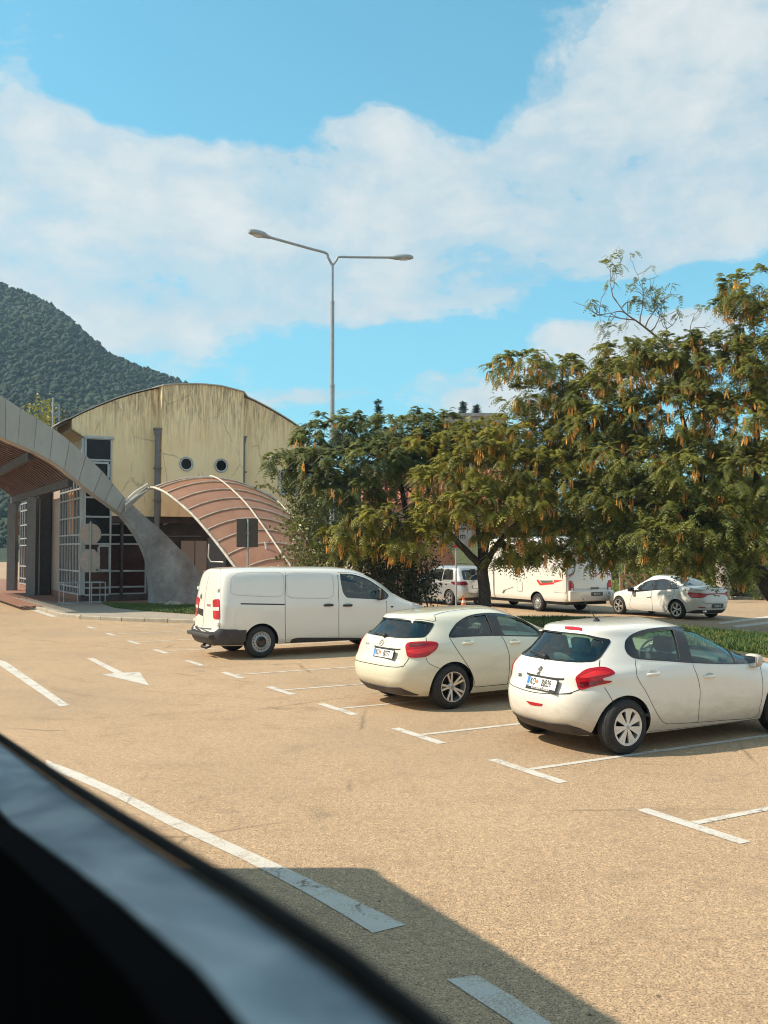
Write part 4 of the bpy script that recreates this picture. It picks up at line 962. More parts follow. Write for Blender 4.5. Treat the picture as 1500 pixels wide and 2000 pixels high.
        mats = [M['alloy_white'] if style == 'hub7' else M[mi_m], M['gloss_black'], M['well']]
        # barrel, lip and dark well behind the spokes
        mb.lathe([(rr-0.004, h-0.02), (rr+0.004, h-0.002), (rr-0.008, h-0.002), (rr-0.016, h-0.03), (rr-0.02, h-0.10)], 44, M=Mx)
        mb.lathe([(rr-0.016, h-0.10), (0.0, h-0.10)], 44, 2, M=Mx)
        def spoke(a, r0, r1, w0, w1, z0, z1, t=0.022, mi=0, skew=0.0):
            c, sn = math.cos(a), math.sin(a); e = Vector((c, sn, 0)); q = Vector((-sn, c, 0)); a1 = e*r0+q*0; b1 = e*r1+q*skew
            vs = [a1-q*w0+UP*z0, a1+q*w0+UP*z0, b1+q*w1+UP*z1, b1-q*w1+UP*z1]; vs += [p-UP*t for p in vs]
            # slightly crowned top edge
            mb.add([Mx @ p for p in vs], [(0, 1, 2, 3), (7, 6, 5, 4), (0, 4, 5, 1), (1, 5, 6, 2), (2, 6, 7, 3), (3, 7, 4, 0)], mi)
        ph = 0.3+0.4*abs(x)
        if style == 'steel':
            mb.lathe([(rr-0.018, h-0.02), (rr-0.035, h-0.03)], 44, 0, M=Mx); nh = 16
            for k in range(nh): a = 2*math.pi*(k+ph)/nh; spoke(a, rr*0.66, rr-0.03, rr*0.085, rr*0.12, h-0.022, h-0.030, 0.01)
            mb.lathe([(rr-0.03, h-0.028), (rr*0.90, h-0.025)], 44, 0, M=Mx); mb.lathe([(rr*0.72, h-0.022), (rr*0.55, h-0.008), (rr*0.52, h-0.03)], 40, 0, M=Mx)
            mb.lathe([(0.0, h+0.006), (rr*0.40, h+0.004), (rr*0.47, h-0.012), (rr*0.53, h-0.02)], 32, 1, M=Mx)
        elif style == 'double5':
            for k in range(5):
                a = 2*math.pi*k/5+ph
                for sgn in (-1, 1): spoke(a+sgn*0.13, rr*0.2, rr-0.012, 0.013, 0.017, h-0.035, h-0.006, 0.02, 0, sgn*0.012)
                spoke(a, rr*0.2, rr-0.014, 0.02, 0.035, h-0.05, h-0.03, 0.01, 1)
            for k in range(5): a = 2*math.pi*(k+.5)/5+ph; spoke(a, rr*0.15, rr*0.36, 0.03, 0.012, h-0.04, h-0.05, 0.01, 1)
            mb.lathe([(0.0, h-0.018), (rr*0.13, h-0.02), (rr*0.17, h-0.032), (rr*0.30, h-0.05)], 24, 0, M=Mx)
        elif style in ('hub7', 'multi'):
            nk = 7 if style == 'hub7' else 5
            mb.lathe([(rr-0.01, h-0.004), (rr*0.90, h-0.006), (rr*0.88, h-0.02)], 44, 0, M=Mx)
            for k in range(nk):
                a = 2*math.pi*k/nk+ph
                for sgn in (-1, 1): spoke(a+sgn*(0.05 if nk == 7 else 0.09), rr*0.18, rr*0.90, 0.012 if nk == 7 else 0.01, 0.024 if nk == 7 else 0.016, h-0.008, h-0.006, 0.02, 0, sgn*rr*0.085)
                spoke(a, rr*0.18, rr*0.55, 0.018, 0.022, h-0.012, h-0.02, 0.012, 0)
            mb.lathe([(0.0, h-0.002), (rr*0.14, h-0.004), (rr*0.20, h-0.012), (rr*0.26, h-0.016)], 24, 0, M=Mx)
        elif style == 'camper':
            for k in range(10): a = 2*math.pi*(k+.5)/10; spoke(a, rr*0.5, rr-0.02, rr*0.10, rr*0.20, h-0.03, h-0.03, 0.01)
            mb.lathe([(0.0, h+0.01), (rr*0.3, h+0.01), (rr*0.4, h-0.01), (rr*0.58, h-0.02)], 24, 0, M=Mx)
        mb.build('rim', mats, wh, sharp=0.5)
        mb = MB()
        mb.lathe([(0.0, h+0.0), (rr*0.10, h-0.001)], 16, M=Mx); mb.build('hub_cap', M['gloss_black'] if style == 'steel' else M['steel'], wh)
        return wh
    def handle(s, px, py, ln, hgt, mat, mirror=True):
        p, nn = s.hit(px, py); out = []
        for sg in ((-1, 1) if mirror else (-1,)):
            c = Vector((p.x, abs(p.y)*sg, p.z)); mb = MB(); prof = []
            for k, t in enumerate(np.linspace(-1, 1, 9)):
                prof.append(c+Vector((t*ln/2, sg*(0.030*(1-t**4)+0.004), 0)))
            vs = []; nn_ = 8
            for i, q in enumerate(prof):
                sc_ = 1 if 0 < i < 8 else 0.7
                for k in range(nn_): a = 2*math.pi*k/nn_; vs.append(q+Vector((0, math.cos(a)*0.010, math.sin(a)*hgt/2*sc_)))
            fs = [(i*nn_+k, i*nn_+(k+1) % nn_, (i+1)*nn_+(k+1) % nn_, (i+1)*nn_+k) for i in range(8) for k in range(nn_)]
            mb.add(vs, fs, 0, True); mb.add(vs[:nn_], [tuple(range(nn_))]); mb.add(vs[-nn_:], [tuple(range(nn_))])
            o = mb.build('handle', mat, s.root); bm = bmesh.new(); bm.from_mesh(o.data); bmesh.ops.recalc_face_normals(bm, faces=bm.faces); bm.to_mesh(o.data); bm.free()
            out.append(o)
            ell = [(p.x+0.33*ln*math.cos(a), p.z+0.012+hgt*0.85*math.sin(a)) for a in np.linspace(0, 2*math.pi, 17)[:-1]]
            s.patch('handle_recess_shade', ell, s.side(sg), 0.0015, M['paint_shadow'], step=0.03, parent=o)
        return out
    def on_surface(s, px=None, py=None, yz=None, off=0.004, lift=None):
        """frame (origin, right, up, normal) on the rear surface as seen from behind"""
        p, nn = s.hit(px, py) if px is not None else s.cast(*s.back(*yz))
        right = Vector((0, -1, 0)); nn = Vector((nn.x, 0, nn.z)).normalized(); up = nn.cross(right)*1.0
        if up.z < 0: up = -up
        return p+nn*off, right, up, nn
    def text(s, body, size, frame, mat, dx=0.0, dy=0.0, parent=None, name='lettering', ext=0.0015, sx=1.0, align='CENTER', lift=0.0):
        o_, r_, u_, n_ = frame; cu = bpy.data.curves.new(name, 'FONT'); cu.body = body; cu.size = size; cu.extrude = ext; cu.offset = size*0.018; cu.align_x = align; cu.align_y = 'CENTER'
        tmp = bpy.data.objects.new('tmp', cu); COL.objects.link(tmp); dg = bpy.context.evaluated_depsgraph_get(); dg.update()
        me = bpy.data.meshes.new_from_object(tmp.evaluated_get(dg)); bpy.data.objects.remove(tmp); bpy.data.curves.remove(cu)
        Mx = Matrix((tuple(r_)+(0,), tuple(u_)+(0,), tuple(n_)+(0,), (0, 0, 0, 1))).transposed()
        Mx = Matrix.Translation(o_+r_*dx+u_*dy+n_*lift) @ Mx @ Matrix.Diagonal((sx, 1, 1, 1)); me.transform(Mx); me.materials.clear(); me.materials.append(mat)
        o = bpy.data.objects.new(name, me); link(o, parent or s.root); return o
    def decal(s, name, polys, frame, mat, parent=None, t=0.003, dx=0, dy=0, sc=1.0, lift=0.0):
        o_, r_, u_, n_ = frame; mb = MB()
        for pl in polys: mb.prism([o_+r_*(dx+x*sc)+u_*(dy+y*sc)+n_*lift for x, y in pl], n_*t)
        o = mb.build(name, mat, parent or s.root); bm = bmesh.new(); bm.from_mesh(o.data); bmesh.ops.recalc_face_normals(bm, faces=bm.faces); bm.to_mesh(o.data); bm.free(); return o
    def plate(s, frame, txt, w=0.52, h=0.115, style='mne', small=None, dark=False):
        o_, r_, u_, n_ = frame; hb = h+0.02+(0.022 if small else 0.0)
        box = lambda x0, y0, x1, y1: [(x0, y0), (x1, y0), (x1, y1), (x0, y1)]
        fr = s.decal('number_plate', [box(-w/2-0.012, h/2-hb+0.01, w/2+0.012, h/2+0.01)], frame, M['black'], t=0.008)
        s.decal('plate_face', [box(-w/2, -h/2, w/2, h/2)], frame, M['plate_white'] if not dark else M['grey_plate'], fr, lift=0.012, t=0.002)
        if style == 'mne':
            s.decal('country_strip', [box(-w/2+.003, -h/2+.003, -w/2+0.046, h/2-.003)], frame, M['plate_blue'], fr, lift=0.0142, t=0.001)
            s.text('MNE', 0.022, frame, M['plate_white'], -w/2+0.025, -h/2+0.02, fr, lift=0.0155)
            s.text(txt[0], 0.112, frame, M['plate_text'], -w/2+0.105, 0.0, fr, lift=0.0145, sx=0.62)
            s.text(txt[1], 0.112, frame, M['plate_text'], 0.085, 0.0, fr, lift=0.0145, sx=0.66)
            s.decal('emblem', [[(0.019*math.cos(a), 0.022*math.sin(a)) for a in np.linspace(0, 2*math.pi, 15)[:-1]]], frame, M['orange'], fr, dx=-w/2+0.178, dy=0.008, lift=0.0143, t=0.001)
        else: s.text(txt[0], h*0.85, frame, M['plate_text'] if not dark else M['plate_white'], 0.0, 0.0, fr, lift=0.0145, sx=0.62)
        if small: s.text(small, 0.024, frame, M['plate_white'], 0.0, -h/2-0.012, fr, lift=0.0125)
        return fr
    def box_part(s, name, lo, hi, mat, bev=0.03, parent=None, M4=None):
        bm = bmesh.new(); bmesh.ops.create_cube(bm, size=1)
        for v in bm.verts: v.co = Vector(((lo[i]+hi[i])/2+v.co[i]*(hi[i]-lo[i]) for i in range(3)))
        bmesh.ops.bevel(bm, geom=list(bm.edges), offset=bev, segments=3, affect='EDGES', profile=0.6)
        if M4: bm.transform(M4)
        me = bpy.data.meshes.new(name); bm.to_mesh(me); bm.free(); me.materials.append(mat); sharpen(me, 0.8)
        o = bpy.data.objects.new(name, me); link(o, parent or s.root); return o
    def seats(s, rows, zf, w=0.5, h=0.62):
        for x, ys in rows:
            for y in ys:
                st = s.box_part('seat', (x-0.05, y-w/2, zf), (x+0.5, y+w/2, zf+0.16), M['seat'], 0.05)
                T = Matrix.Translation((x, 0, zf+0.1)) @ Matrix.Rotation(R(-14), 4, 'Y') @ Matrix.Translation((-x, 0, -zf-0.1))
                s.box_part('backrest', (x-0.1, y-w/2, zf+0.1), (x+0.03, y+w/2, zf+0.1+h*0.80), M['seat'], 0.05, st, T)
                s.box_part('headrest', (x-0.08, y-0.14, zf+0.12+h*0.82), (x+0.02, y+0.14, zf+0.14+h*1.08), M['seat'], 0.035, st, T)
    def dashboard(s, x, z, hw, wheel_y=0.36):
        s.box_part('dashboard', (x-0.1, -hw, z-0.35), (x+0.55, hw, z), M['dash'], 0.06)
        mb = MB(); c = Vector((x-0.28, wheel_y, z-0.02)); T = Matrix.Translation(c) @ Matrix.Rotation(R(-62), 4, 'Y')
        mb.tube([T @ Vector((0.185*math.cos(a), 0.185*math.sin(a), 0)) for a in np.linspace(0, 2*math.pi, 29)], 0.016, 8)
        for a in (0, math.pi, math.pi*1.5): mb.tube([T @ Vector((0, 0, 0)), T @ Vector((0.18*math.cos(a+1.57), 0.18*math.sin(a+1.57), 0))], 0.014, 6)
        mb.tube([c, Vector((x-0.05, wheel_y, z-0.14))], 0.03, 6); mb.build('steering_wheel', M['dash'], s.root)
    def mirror_part(s, px, py, sz, mat, both=True, out=0.16, back=True):
        p, nn = s.hit(px, py)
        for sg in ((-1, 1) if both else (-1,)):
            c = Vector((p.x, sg*(abs(p.y)+out*0.5), p.z)); bm = bmesh.new(); bmesh.ops.create_icosphere(bm, subdivisions=3, radius=1)
            for v in bm.verts:
                q = v.co; e = 0.72; q = Vector((math.copysign(abs(q.x)**e, q.x), math.copysign(abs(q.y)**e, q.y), math.copysign(abs(q.z)**e, q.z)))
                q.x = q.x*sz[0]*(1.0 if q.x > 0 else 0.45); v.co = Vector((q.x, q.y*sz[1], q.z*sz[2]))
            me = bpy.data.meshes.new('wing_mirror'); bm.to_mesh(me); bm.free(); me.materials.append(mat)
            for f in me.polygons: f.use_smooth = True
            o = bpy.data.objects.new('wing_mirror', me); link(o, s.root); o.location = c
            mb = MB(); mb.box((-sz[0]*0.47, -sz[1]*0.75, -sz[2]*0.7), (-sz[0]*0.36, sz[1]*0.75, sz[2]*0.7)); mb.build('mirror_glass', M['chrome'], o)
            mb = MB(); mb.tube([(0, 0, -sz[2]*0.7), (0, -sg*out*0.62, -sz[2]*1.0)], 0.025, 8); mb.build('bracket', M['black'], o)
M['paint_shadow'] = plain('recess_shade_tone', (0.50, 0.48, 0.42), 0.4, coat=0.5)  # darker body tone paints the shade behind door handles; surface stays flat
M['grey_plate'] = plain('grey_plate', (0.10, 0.11, 0.12), 0.4)
# ================================================================== 1) nearest white hatchback
cv = curve
cE = lambda L: [(960+x*.36, 1180+y*.36) for x, y in L]
sp = dict(xr=cv([(.20, .20), (.28, .10), (.40, .02), (.55, 0), (.68, .015), (.76, .05), (.88, .075), (.98, .12), (1.10, .23), (1.22, .345), (1.32, .42), (1.37, .44), (1.40, .50), (1.43, .72), (1.455, 1.25), (1.462, 1.7)]),
          xf=cv([(.20, 3.75), (.35, 3.93), (.5, 3.97), (.65, 3.93), (.75, 3.83), (.85, 3.55), (.95, 3.18), (1.0, 2.98), (1.1, 2.78), (1.2, 2.56), (1.3, 2.30), (1.38, 2.02), (1.43, 1.85), (1.455, 1.76), (1.462, 1.7)]),
          w=cv([(.20, .80), (.3, .845), (.45, .87), (.6, .872), (.75, .868), (.86, .86), (.94, .842), (.99, .815), (1.05, .785), (1.15, .735), (1.25, .685), (1.33, .635), (1.38, .585), (1.415, .50), (1.44, .37), (1.457, .18), (1.462, .01)]),
          nr=lambda z: np.interp(z, [.2, .6, .95, 1.1, 1.4, 1.46], [3.9, 4.2, 4.4, 4.6, 4.2, 2.4]), nf=lambda z: np.interp(z, [.2, .9, 1.4, 1.46], [3.6, 3.2, 3.2, 2.4]), flare=([0.70, 3.33], 0.022), bow=lambda z: np.interp(z, [.2, .6, .95, 1.1, 1.42, 1.46], [.03, .03, .09, .13, .10, 0]), taper=lambda z: np.interp(z, [.9, 1.0, 1.3, 1.4], [0, .06, .10, .03]))
zs = levels(.20, 1.462, 1.37, 40, 20)
A = Vehicle('hatchback', 'nearest white hatchback with a red boomerang tail light and a silver mirror', 'car', sp, zs, (1224, 1474), (0.70, -0.83), U, M['paint_white'], 'parked cars')
c = A; c.wheel_z = 0.31
rear_g = round_poly(cE([(424, 318), (560, 312), (585, 298), (640, 215), (640, 192), (610, 180), (430, 150)]), 0.22)
ry = c.ryz(rear_g)
def sym(ry):
    """make a right-half outline symmetrical: drops points left of the centre line and mirrors"""
    rr = [p for p in ry if p[0] < -0.02]; rr = sorted(rr, key=lambda p: math.atan2(p[0], p[1]-sum(q[1] for q in rr)/len(rr)), reverse=False)
    return rr
half = [(y, z) for y, z in ry if y <= 0.02]
zlo, zhi = min(z for y, z in half), max(z for y, z in half)
def sym_poly(half):
    h = sorted(half, key=lambda p: p[1]); return h
# symmetric rear glass (right half traced, left half mirrored)
def mirror_half(pts_px, veh):
    h = veh.ryz(pts_px); return [(p[0], p[1]) for p in h]+[(-p[0], p[1]) for p in reversed(h)]
rw = round_poly(mirror_half(cE([(470, 318), (555, 313), (590, 292), (648, 205), (636, 188), (500, 160)]), c), 0.25)
rw_in = round_poly(mirror_half(cE([(470, 308), (548, 302), (577, 284), (606, 210), (590, 196), (500, 168)]), c), 0.25)
# side glass traced in the picture, carried to the other side
dlo = c.sxz(smooth_pts(cE([(722, 218), (730, 192), (768, 160), (850, 134), (1000, 121), (1110, 127), (1200, 149), (1300, 190), (1400, 244), (1491, 304), (1478, 311), (1330, 326), (1090, 320), (960, 311), (800, 299), (745, 278), (724, 245)]), 3, True))
g_r = c.sxz(round_poly(cE([(760, 182), (860, 152), (985, 137), (1026, 306), (900, 300), (800, 291)]), .12))
g_f = c.sxz(round_poly(cE([(1036, 137), (1110, 140), (1200, 160), (1282, 192), (1328, 320), (1200, 318), (1092, 313)]), .12))
c.hollow(0.42, 1.40, 0.05, (1.02, 2.85)); c.wheel_cuts((0.70, 3.33), 0.355, 0.30, 0.87)
c.win_side([g_r, g_f]); c.win_back(rw_in, -0.3, 0.95)
ws = round_poly([(-.60, 1.04), (.60, 1.04), (.50, 1.36), (-.50, 1.36)], .1); c.win_front(ws, 1.75, 3.4)
c.finish_body()
grow = lambda pl, k=0.012: (lambda cx, cy: [(x+(x-cx)*k/max(.05, math.hypot(x-cx, y-cy)), y+(y-cy)*k/max(.05, math.hypot(x-cx, y-cy))) for x, y in pl])(sum(p[0] for p in pl)/len(pl), sum(p[1] for p in pl)/len(pl))
for sg in (-1, 1):
    for g_ in (g_r, g_f): c.patch('side_window', grow(g_), c.side(sg), -0.012, M['glass'], step=0.08)
    o = c.patch('window_surround', dlo, c.side(sg), 0.004, M['gloss_black'], holes=[g_r, g_f], step=0.035)
c.patch('rear_window', grow(rw_in), c.back, -0.010, M['glass'], step=0.08)
c.patch('window_surround', rw, c.back, 0.0045, M['gloss_black'], holes=[rw_in], step=0.035)
c.patch('windscreen', grow(ws), c.face, -0.01, M['glass'], step=0.1)
# tail lights
tl = smooth_pts(cE([(457, 400), (478, 378), (510, 356), (560, 345), (610, 342), (652, 357), (668, 377), (640, 392), (605, 402), (612, 414), (650, 416), (640, 426), (560, 444), (480, 465), (462, 430)]), 3, True)
L = c.patch('tail_light', tl, c.px, 0.010, M['red_lens'], step=4.0, skirt=0.02, mirror=True)
inner = smooth_pts(cE([(476, 400), (520, 376), (580, 362), (640, 372), (620, 384), (560, 392), (520, 402)]), 3, True)
for pr in c.patch('reflector', inner, c.px, 0.0125, M['bright_red_lens'], step=4.0, mirror=True): pr.parent = L[0]
for pr in c.patch('lower_lens', smooth_pts(cE([(480, 425), (540, 420), (606, 416), (600, 424), (540, 438), (486, 452)]), 3, True), c.px, 0.0135, M['dark_red_lens'], step=4.0, mirror=True): pr.parent = L[0]
# gaps
gp = cE([(588, 304), (585, 330), (590, 345)]); c.seam(gp, c.px, mirror=True)
c.seam(cE([(340, 488), (420, 483), (480, 462)]), c.px, 0.009, mirror=False); lowg = c.ryz(cE([(350, 494), (400, 488), (440, 478), (482, 463)]))
c.seam([lowg[3], lowg[2], lowg[1], (0.0, lowg[0][1]-0.012), (-lowg[1][0], lowg[1][1]), (-lowg[2][0], lowg[2][1]), (-lowg[3][0], lowg[3][1])], c.back, 0.009)
c.seam(cE([(612, 452), (640, 495), (664, 540)]), c.px, 0.007, mirror=True)
rd = c.sxz(cE([(780, 303), (783, 340), (788, 385), (806, 425), (838, 475), (880, 560), (915, 620), (945, 646), (1000, 648), (1118, 641)]))
bp = c.sxz(cE([(1118, 641), (1126, 560), (1132, 480), (1122, 410), (1098, 345), (1092, 322)]))
fd = c.sxz(cE([(1118, 641), (1280, 628), (1430, 613), (1455, 560), (1470, 480), (1471, 420), (1462, 360), (1450, 320)]))
tp_r = c.sxz(cE([(1010, 121), (1040, 200), (1092, 322)]))
for sg in (-1, 1):
    for q in (rd, bp, fd): c.seam(q, c.side(sg), 0.0065)
    dpoly = c.sxz(cE([(792, 303), (795, 385), (815, 425), (850, 478), (890, 560), (925, 618), (950, 638), (1110, 632), (1118, 560), (1124, 480), (1114, 410), (1092, 345), (1086, 326)]))
    c.patch('rear_door', dpoly, c.side(sg), 0.0012, A.paint, step=0.07)
    dpoly = c.sxz(cE([(1128, 630), (1280, 618), (1424, 604), (1447, 555), (1461, 480), (1463, 420), (1452, 360), (1440, 322), (1330, 332), (1102, 326), (1108, 345), (1131, 410), (1141, 480), (1136, 560)]))
    c.patch('front_door', dpoly, c.side(sg), 0.0012, A.paint, step=0.07)
c.seam(c.sxz(cE([(855, 690), (1000, 676), (1200, 652), (1450, 625)])), c.side(-1), 0.006)
# bumper insert, reflector, third brake light, wiper
ins = c.ryz(cE([(300, 622), (380, 645), (415, 662), (458, 697), (300, 675)]))
zi = [p[1] for p in ins]
c.patch('bumper_insert', round_poly([(.58, .30), (.50, .345), (.25, .325), (0, .32), (-.25, .325), (-.50, .345), (-.60, .30), (-.66, .215), (.64, .215)], .2), c.back, 0.012, M['trim'], step=0.06, skirt=0.014)
rf = c.ryz(cE([(188, 524), (278, 541), (272, 552), (235, 550), (208, 543)])); c.patch('fog_light', rf, c.back, 0.006, M['red_lens'], step=0.03, skirt=0.008)
bl_ = cE([(397, 123), (440, 124), (492, 131), (493, 144), (440, 140), (400, 135)]); c.patch('brake_light', bl_, c.px, 0.008, M['red_lens'], step=3, skirt=0.01)
def wiper(c, a, b, w=0.02):
    p, n1 = c.hit(*a); q, n2 = c.hit(*b); mb = MB(); mb.tube([p+n1*0.03, (p+q)/2+n1*0.045, q+n2*0.035], [0.018, 0.012, 0.006], 6); mb.tube([q+n2*.03+(p-q)*.5, q+n2*.022], 0.008, 4)
    mb.lathe([(0.0, 0.05), (0.03, 0.045), (0.035, 0.0)], 12, M=Matrix.Translation(p) @ n1.to_track_quat('Z', 'Y').to_matrix().to_4x4()); mb.build('wiper', M['black'], c.root)
wiper(c, cE([(296, 290)])[0], cE([(218, 264)])[0])
fr_ = c.on_surface(*cE([(277, 430)])[0], off=0.004); fr_ = (fr_[0], fr_[1], fr_[2], fr_[3]); c.plate(fr_, ('KO', 'BJ839'), small='AUTO  CENTAR  PODGORICA')
# flat dark strip standing in for shade in the hollow above the plate
yl, zl = fr_[0].y, fr_[0].z; c.seam([(yl+.31, zl+.082), (yl+.2, zl+.072), (yl-.2, zl+.072), (yl-.31, zl+.08)], c.back, .022, name='plate_recess_shade', off=.003)
# lion badge: generic rampant outline, cut from chromed metal
lion = [[(-.2, -1), (.1, -1), (.05, -.8), (.25, -.35), (.1, 0), (.28, .1), (.62, .0), (.68, .15), (.3, .3), (.66, .42), (.72, .62), (.42, .52), (.3, .62), (.5, .85), (.2, 1.0), (-.15, .92), (-.35, .7), (-.3, .45), (-.72, .35), (-.75, .12), (-.45, .2), (-.25, .1), (-.3, -.15), (-.15, -.35), (-.5, -.62), (-.8, -.95), (-.5, -1), (-.35, -.8), (-.05, -.5), (.0, -.7)]]
fb = c.on_surface(*cE([(264, 359)])[0], off=0.002); c.decal('badge', lion, fb, M['grey_print'], sc=0.052, t=0.008)
fb = c.on_surface(*cE([(157, 384)])[0], off=0.003); c.text('208', 0.055, fb, M['grey_print'], name='model_badge', ext=0.003)
ant, nn = c.hit(*cE([(570, 92)])[0]); tip = Vector((-.20, 0.0, .26)); mb = MB(); mb.lathe([(0.0, 0.04), (0.02, 0.035), (0.05, 0.0)], 12, M=Matrix.Translation(ant)); mb.tube([ant+UP*0.02, ant+tip*0.5, ant+tip*1.1], [0.007, 0.005, 0.003], 6); mb.build('antenna', M['black'], c.root)
for (x, y) in ((840, 378), (1145, 391)):
    a = c.hit(*cE([(x, y)])[0])[0]; 
c.handle(*cE([(879, 379)])[0], 0.20, 0.036, A.paint); c.handle(*cE([(1182, 391)])[0], 0.20, 0.036, A.paint)
c.mirror_part(*cE([(1386, 302)])[0], (0.11, 0.115, 0.085), A.paint, out=0.16)
c.patch('fuel_flap', [(0.70-0+0.11*math.cos(a)-0.12, 0.80+0.1*math.sin(a)) for a in np.linspace(0, 6.28, 19)[:-1]], c.side(1), 0.002, A.paint, step=0.05)
for x, y in ((0.70, -.76), (3.33, -.76), (.70, .76), (3.33, .76)): c.wheel(x, y, 0.312, 0.20, 'hub7', 0.205)
c.seats([(0.95, (-.42, 0, .42)), (1.95, (-.37, .37))], 0.46, 0.46, 0.62); c.dashboard(2.55, 0.98, 0.66)

# ================================================================== 2) cream hatchback
cM = lambda L: [(660+x*.29333, 1150+y*.29333) for x, y in L]
sp = dict(xr=cv([(.20, .12), (.30, .02), (.42, -.06), (.55, -.08), (.66, -.07), (.74, -.03), (.84, .0), (.96, .05), (1.02, .10), (1.12, .22), (1.22, .31), (1.28, .34), (1.32, .37), (1.36, .53), (1.40, .95), (1.425, 1.5), (1.432, 1.9)]),
          xf=cv([(.20, 4.05), (.35, 4.25), (.5, 4.29), (.65, 4.25), (.75, 4.1), (.85, 3.75), (.92, 3.35), (.98, 3.12), (1.1, 2.86), (1.2, 2.62), (1.3, 2.34), (1.36, 2.16), (1.40, 2.04), (1.425, 1.95), (1.432, 1.9)]),
          w=cv([(.20, .82), (.3, .865), (.45, .885), (.6, .89), (.75, .888), (.86, .875), (.94, .852), (1.0, .82), (1.08, .775), (1.18, .715), (1.26, .665), (1.32, .61), (1.37, .51), (1.405, .38), (1.425, .2), (1.432, .01)]),
          nr=lambda z: np.interp(z, [.2, .6, .95, 1.1, 1.4, 1.43], [5.0, 5.6, 5.2, 5.2, 4.4, 2.4]), nf=lambda z: np.interp(z, [.2, .9, 1.4, 1.43], [3.6, 3.2, 3.2, 2.4]), flare=([0.78, 3.48], 0.02), bow=lambda z: np.interp(z, [.2, .6, .95, 1.1, 1.38, 1.43], [.05, .05, .08, .10, .06, 0]))
B = Vehicle('hatchback', 'cream hatchback with five double-spoke wheels parked between the van and the nearest car', 'car', sp, levels(.20, 1.432, 1.32, 40, 20), (883, 1385), (0.78, -0.84), Matrix.Rotation(R(3), 3, 'Z') @ U, M['paint_cream'], 'parked cars')
c = B; c.wheel_z = 0.325
rw = round_poly(mirror_half(cM([(430, 331), (575, 325), (603, 298), (643, 228), (560, 214), (430, 203)]), c), 0.2)
rw_in = round_poly(mirror_half(cM([(430, 322), (560, 316), (573, 300), (588, 226), (520, 218), (430, 211)]), c), 0.15)
dlo = c.sxz(smooth_pts(cM([(738, 318), (748, 285), (790, 228), (860, 183), (950, 164), (1050, 162), (1150, 178), (1240, 212), (1330, 268), (1362, 296), (1360, 318), (1240, 318), (1090, 314), (900, 318), (760, 326)]), 3, True))
g_r = c.sxz(round_poly(cM([(756, 306), (800, 238), (870, 190), (985, 171), (1035, 306), (900, 311)]), .12))
g_f = c.sxz(round_poly(cM([(1056, 186), (1150, 190), (1240, 222), (1328, 276), (1345, 312), (1240, 311), (1098, 306)]), .12))
c.hollow(0.42, 1.37, 0.05, (1.0, 2.95)); c.wheel_cuts((0.78, 3.48), 0.365, 0.30, 0.885)
c.win_side([g_r, g_f]); c.win_back(rw_in, -0.3, 0.95); ws = round_poly([(-.62, 1.03), (.62, 1.03), (.50, 1.33), (-.50, 1.33)], .1); c.win_front(ws, 1.95, 3.6)
c.finish_body()
for sg in (-1, 1):
    c.patch('side_window', grow(g_r), c.side(sg), -0.010, M['glass_dark'], step=0.08); c.patch('side_window', grow(g_f), c.side(sg), -0.010, M['glass'], step=0.08)
    c.patch('window_surround', dlo, c.side(sg), 0.004, M['gloss_black'], holes=[g_r, g_f], step=0.035)
c.patch('rear_window', grow(rw_in), c.back, -0.010, M['glass_dark'], step=0.08); c.patch('window_surround', rw, c.back, 0.0045, M['gloss_black'], holes=[rw_in], step=0.035)
c.patch('windscreen', grow(ws), c.face, -0.01, M['glass'], step=0.1)
L = c.patch('tail_light', smooth_pts(cM([(450, 385), (458, 367), (482, 357), (560, 352), (640, 353), (667, 368), (656, 402), (610, 440), (575, 455), (520, 459), (468, 454), (455, 420)]), 3, True), c.px, 0.010, M['red_lens'], step=3.0, skirt=0.02, mirror=True)
for pl, mt in (([(470, 408), (540, 402), (640, 378), (650, 388), (600, 420), (520, 436), (472, 425)], 'bright_red_lens'), ([(478, 368), (540, 362), (600, 364), (560, 380), (480, 388)], 'dark_red_lens')):
    for pr in c.patch('reflector', smooth_pts(cM(pl), 3, True), c.px, 0.0125, M[mt], step=3, mirror=True): pr.parent = L[0]
c.seam(cM([(586, 325), (588, 340), (590, 352)]), c.px, mirror=True)
lg = c.ryz(cM([(330, 517), (420, 519), (446, 500), (472, 462)])); c.seam([lg[3], lg[2], lg[1], lg[0], (-lg[0][0], lg[0][1]), (-lg[1][0], lg[1][1]), (-lg[2][0], lg[2][1]), (-lg[3][0], lg[3][1])], c.back, 0.010)
c.seam(cM([(588, 460), (600, 490), (640, 515), (690, 535)]), c.px, 0.007, mirror=True)
c.seam(cM([(640, 176), (700, 158), (760, 147), (900, 132), (1040, 136)]), c.px, 0.012, mirror=True, name='roof_seam')
c.seam(cM([(272, 193), (400, 198), (560, 206), (640, 216), (650, 196), (640, 178)]), c.px, 0.008, name='spoiler_edge')
rd = c.sxz(cM([(744, 328), (770, 370), (802, 420), (850, 490), (890, 560), (908, 620), (912, 652), (1010, 645), (1128, 634)]))
bp = c.sxz(cM([(1128, 634), (1140, 560), (1141, 450), (1125, 385), (1090, 316)])); fd = c.sxz(cM([(912, 652), (1128, 634), (1250, 620)])); 
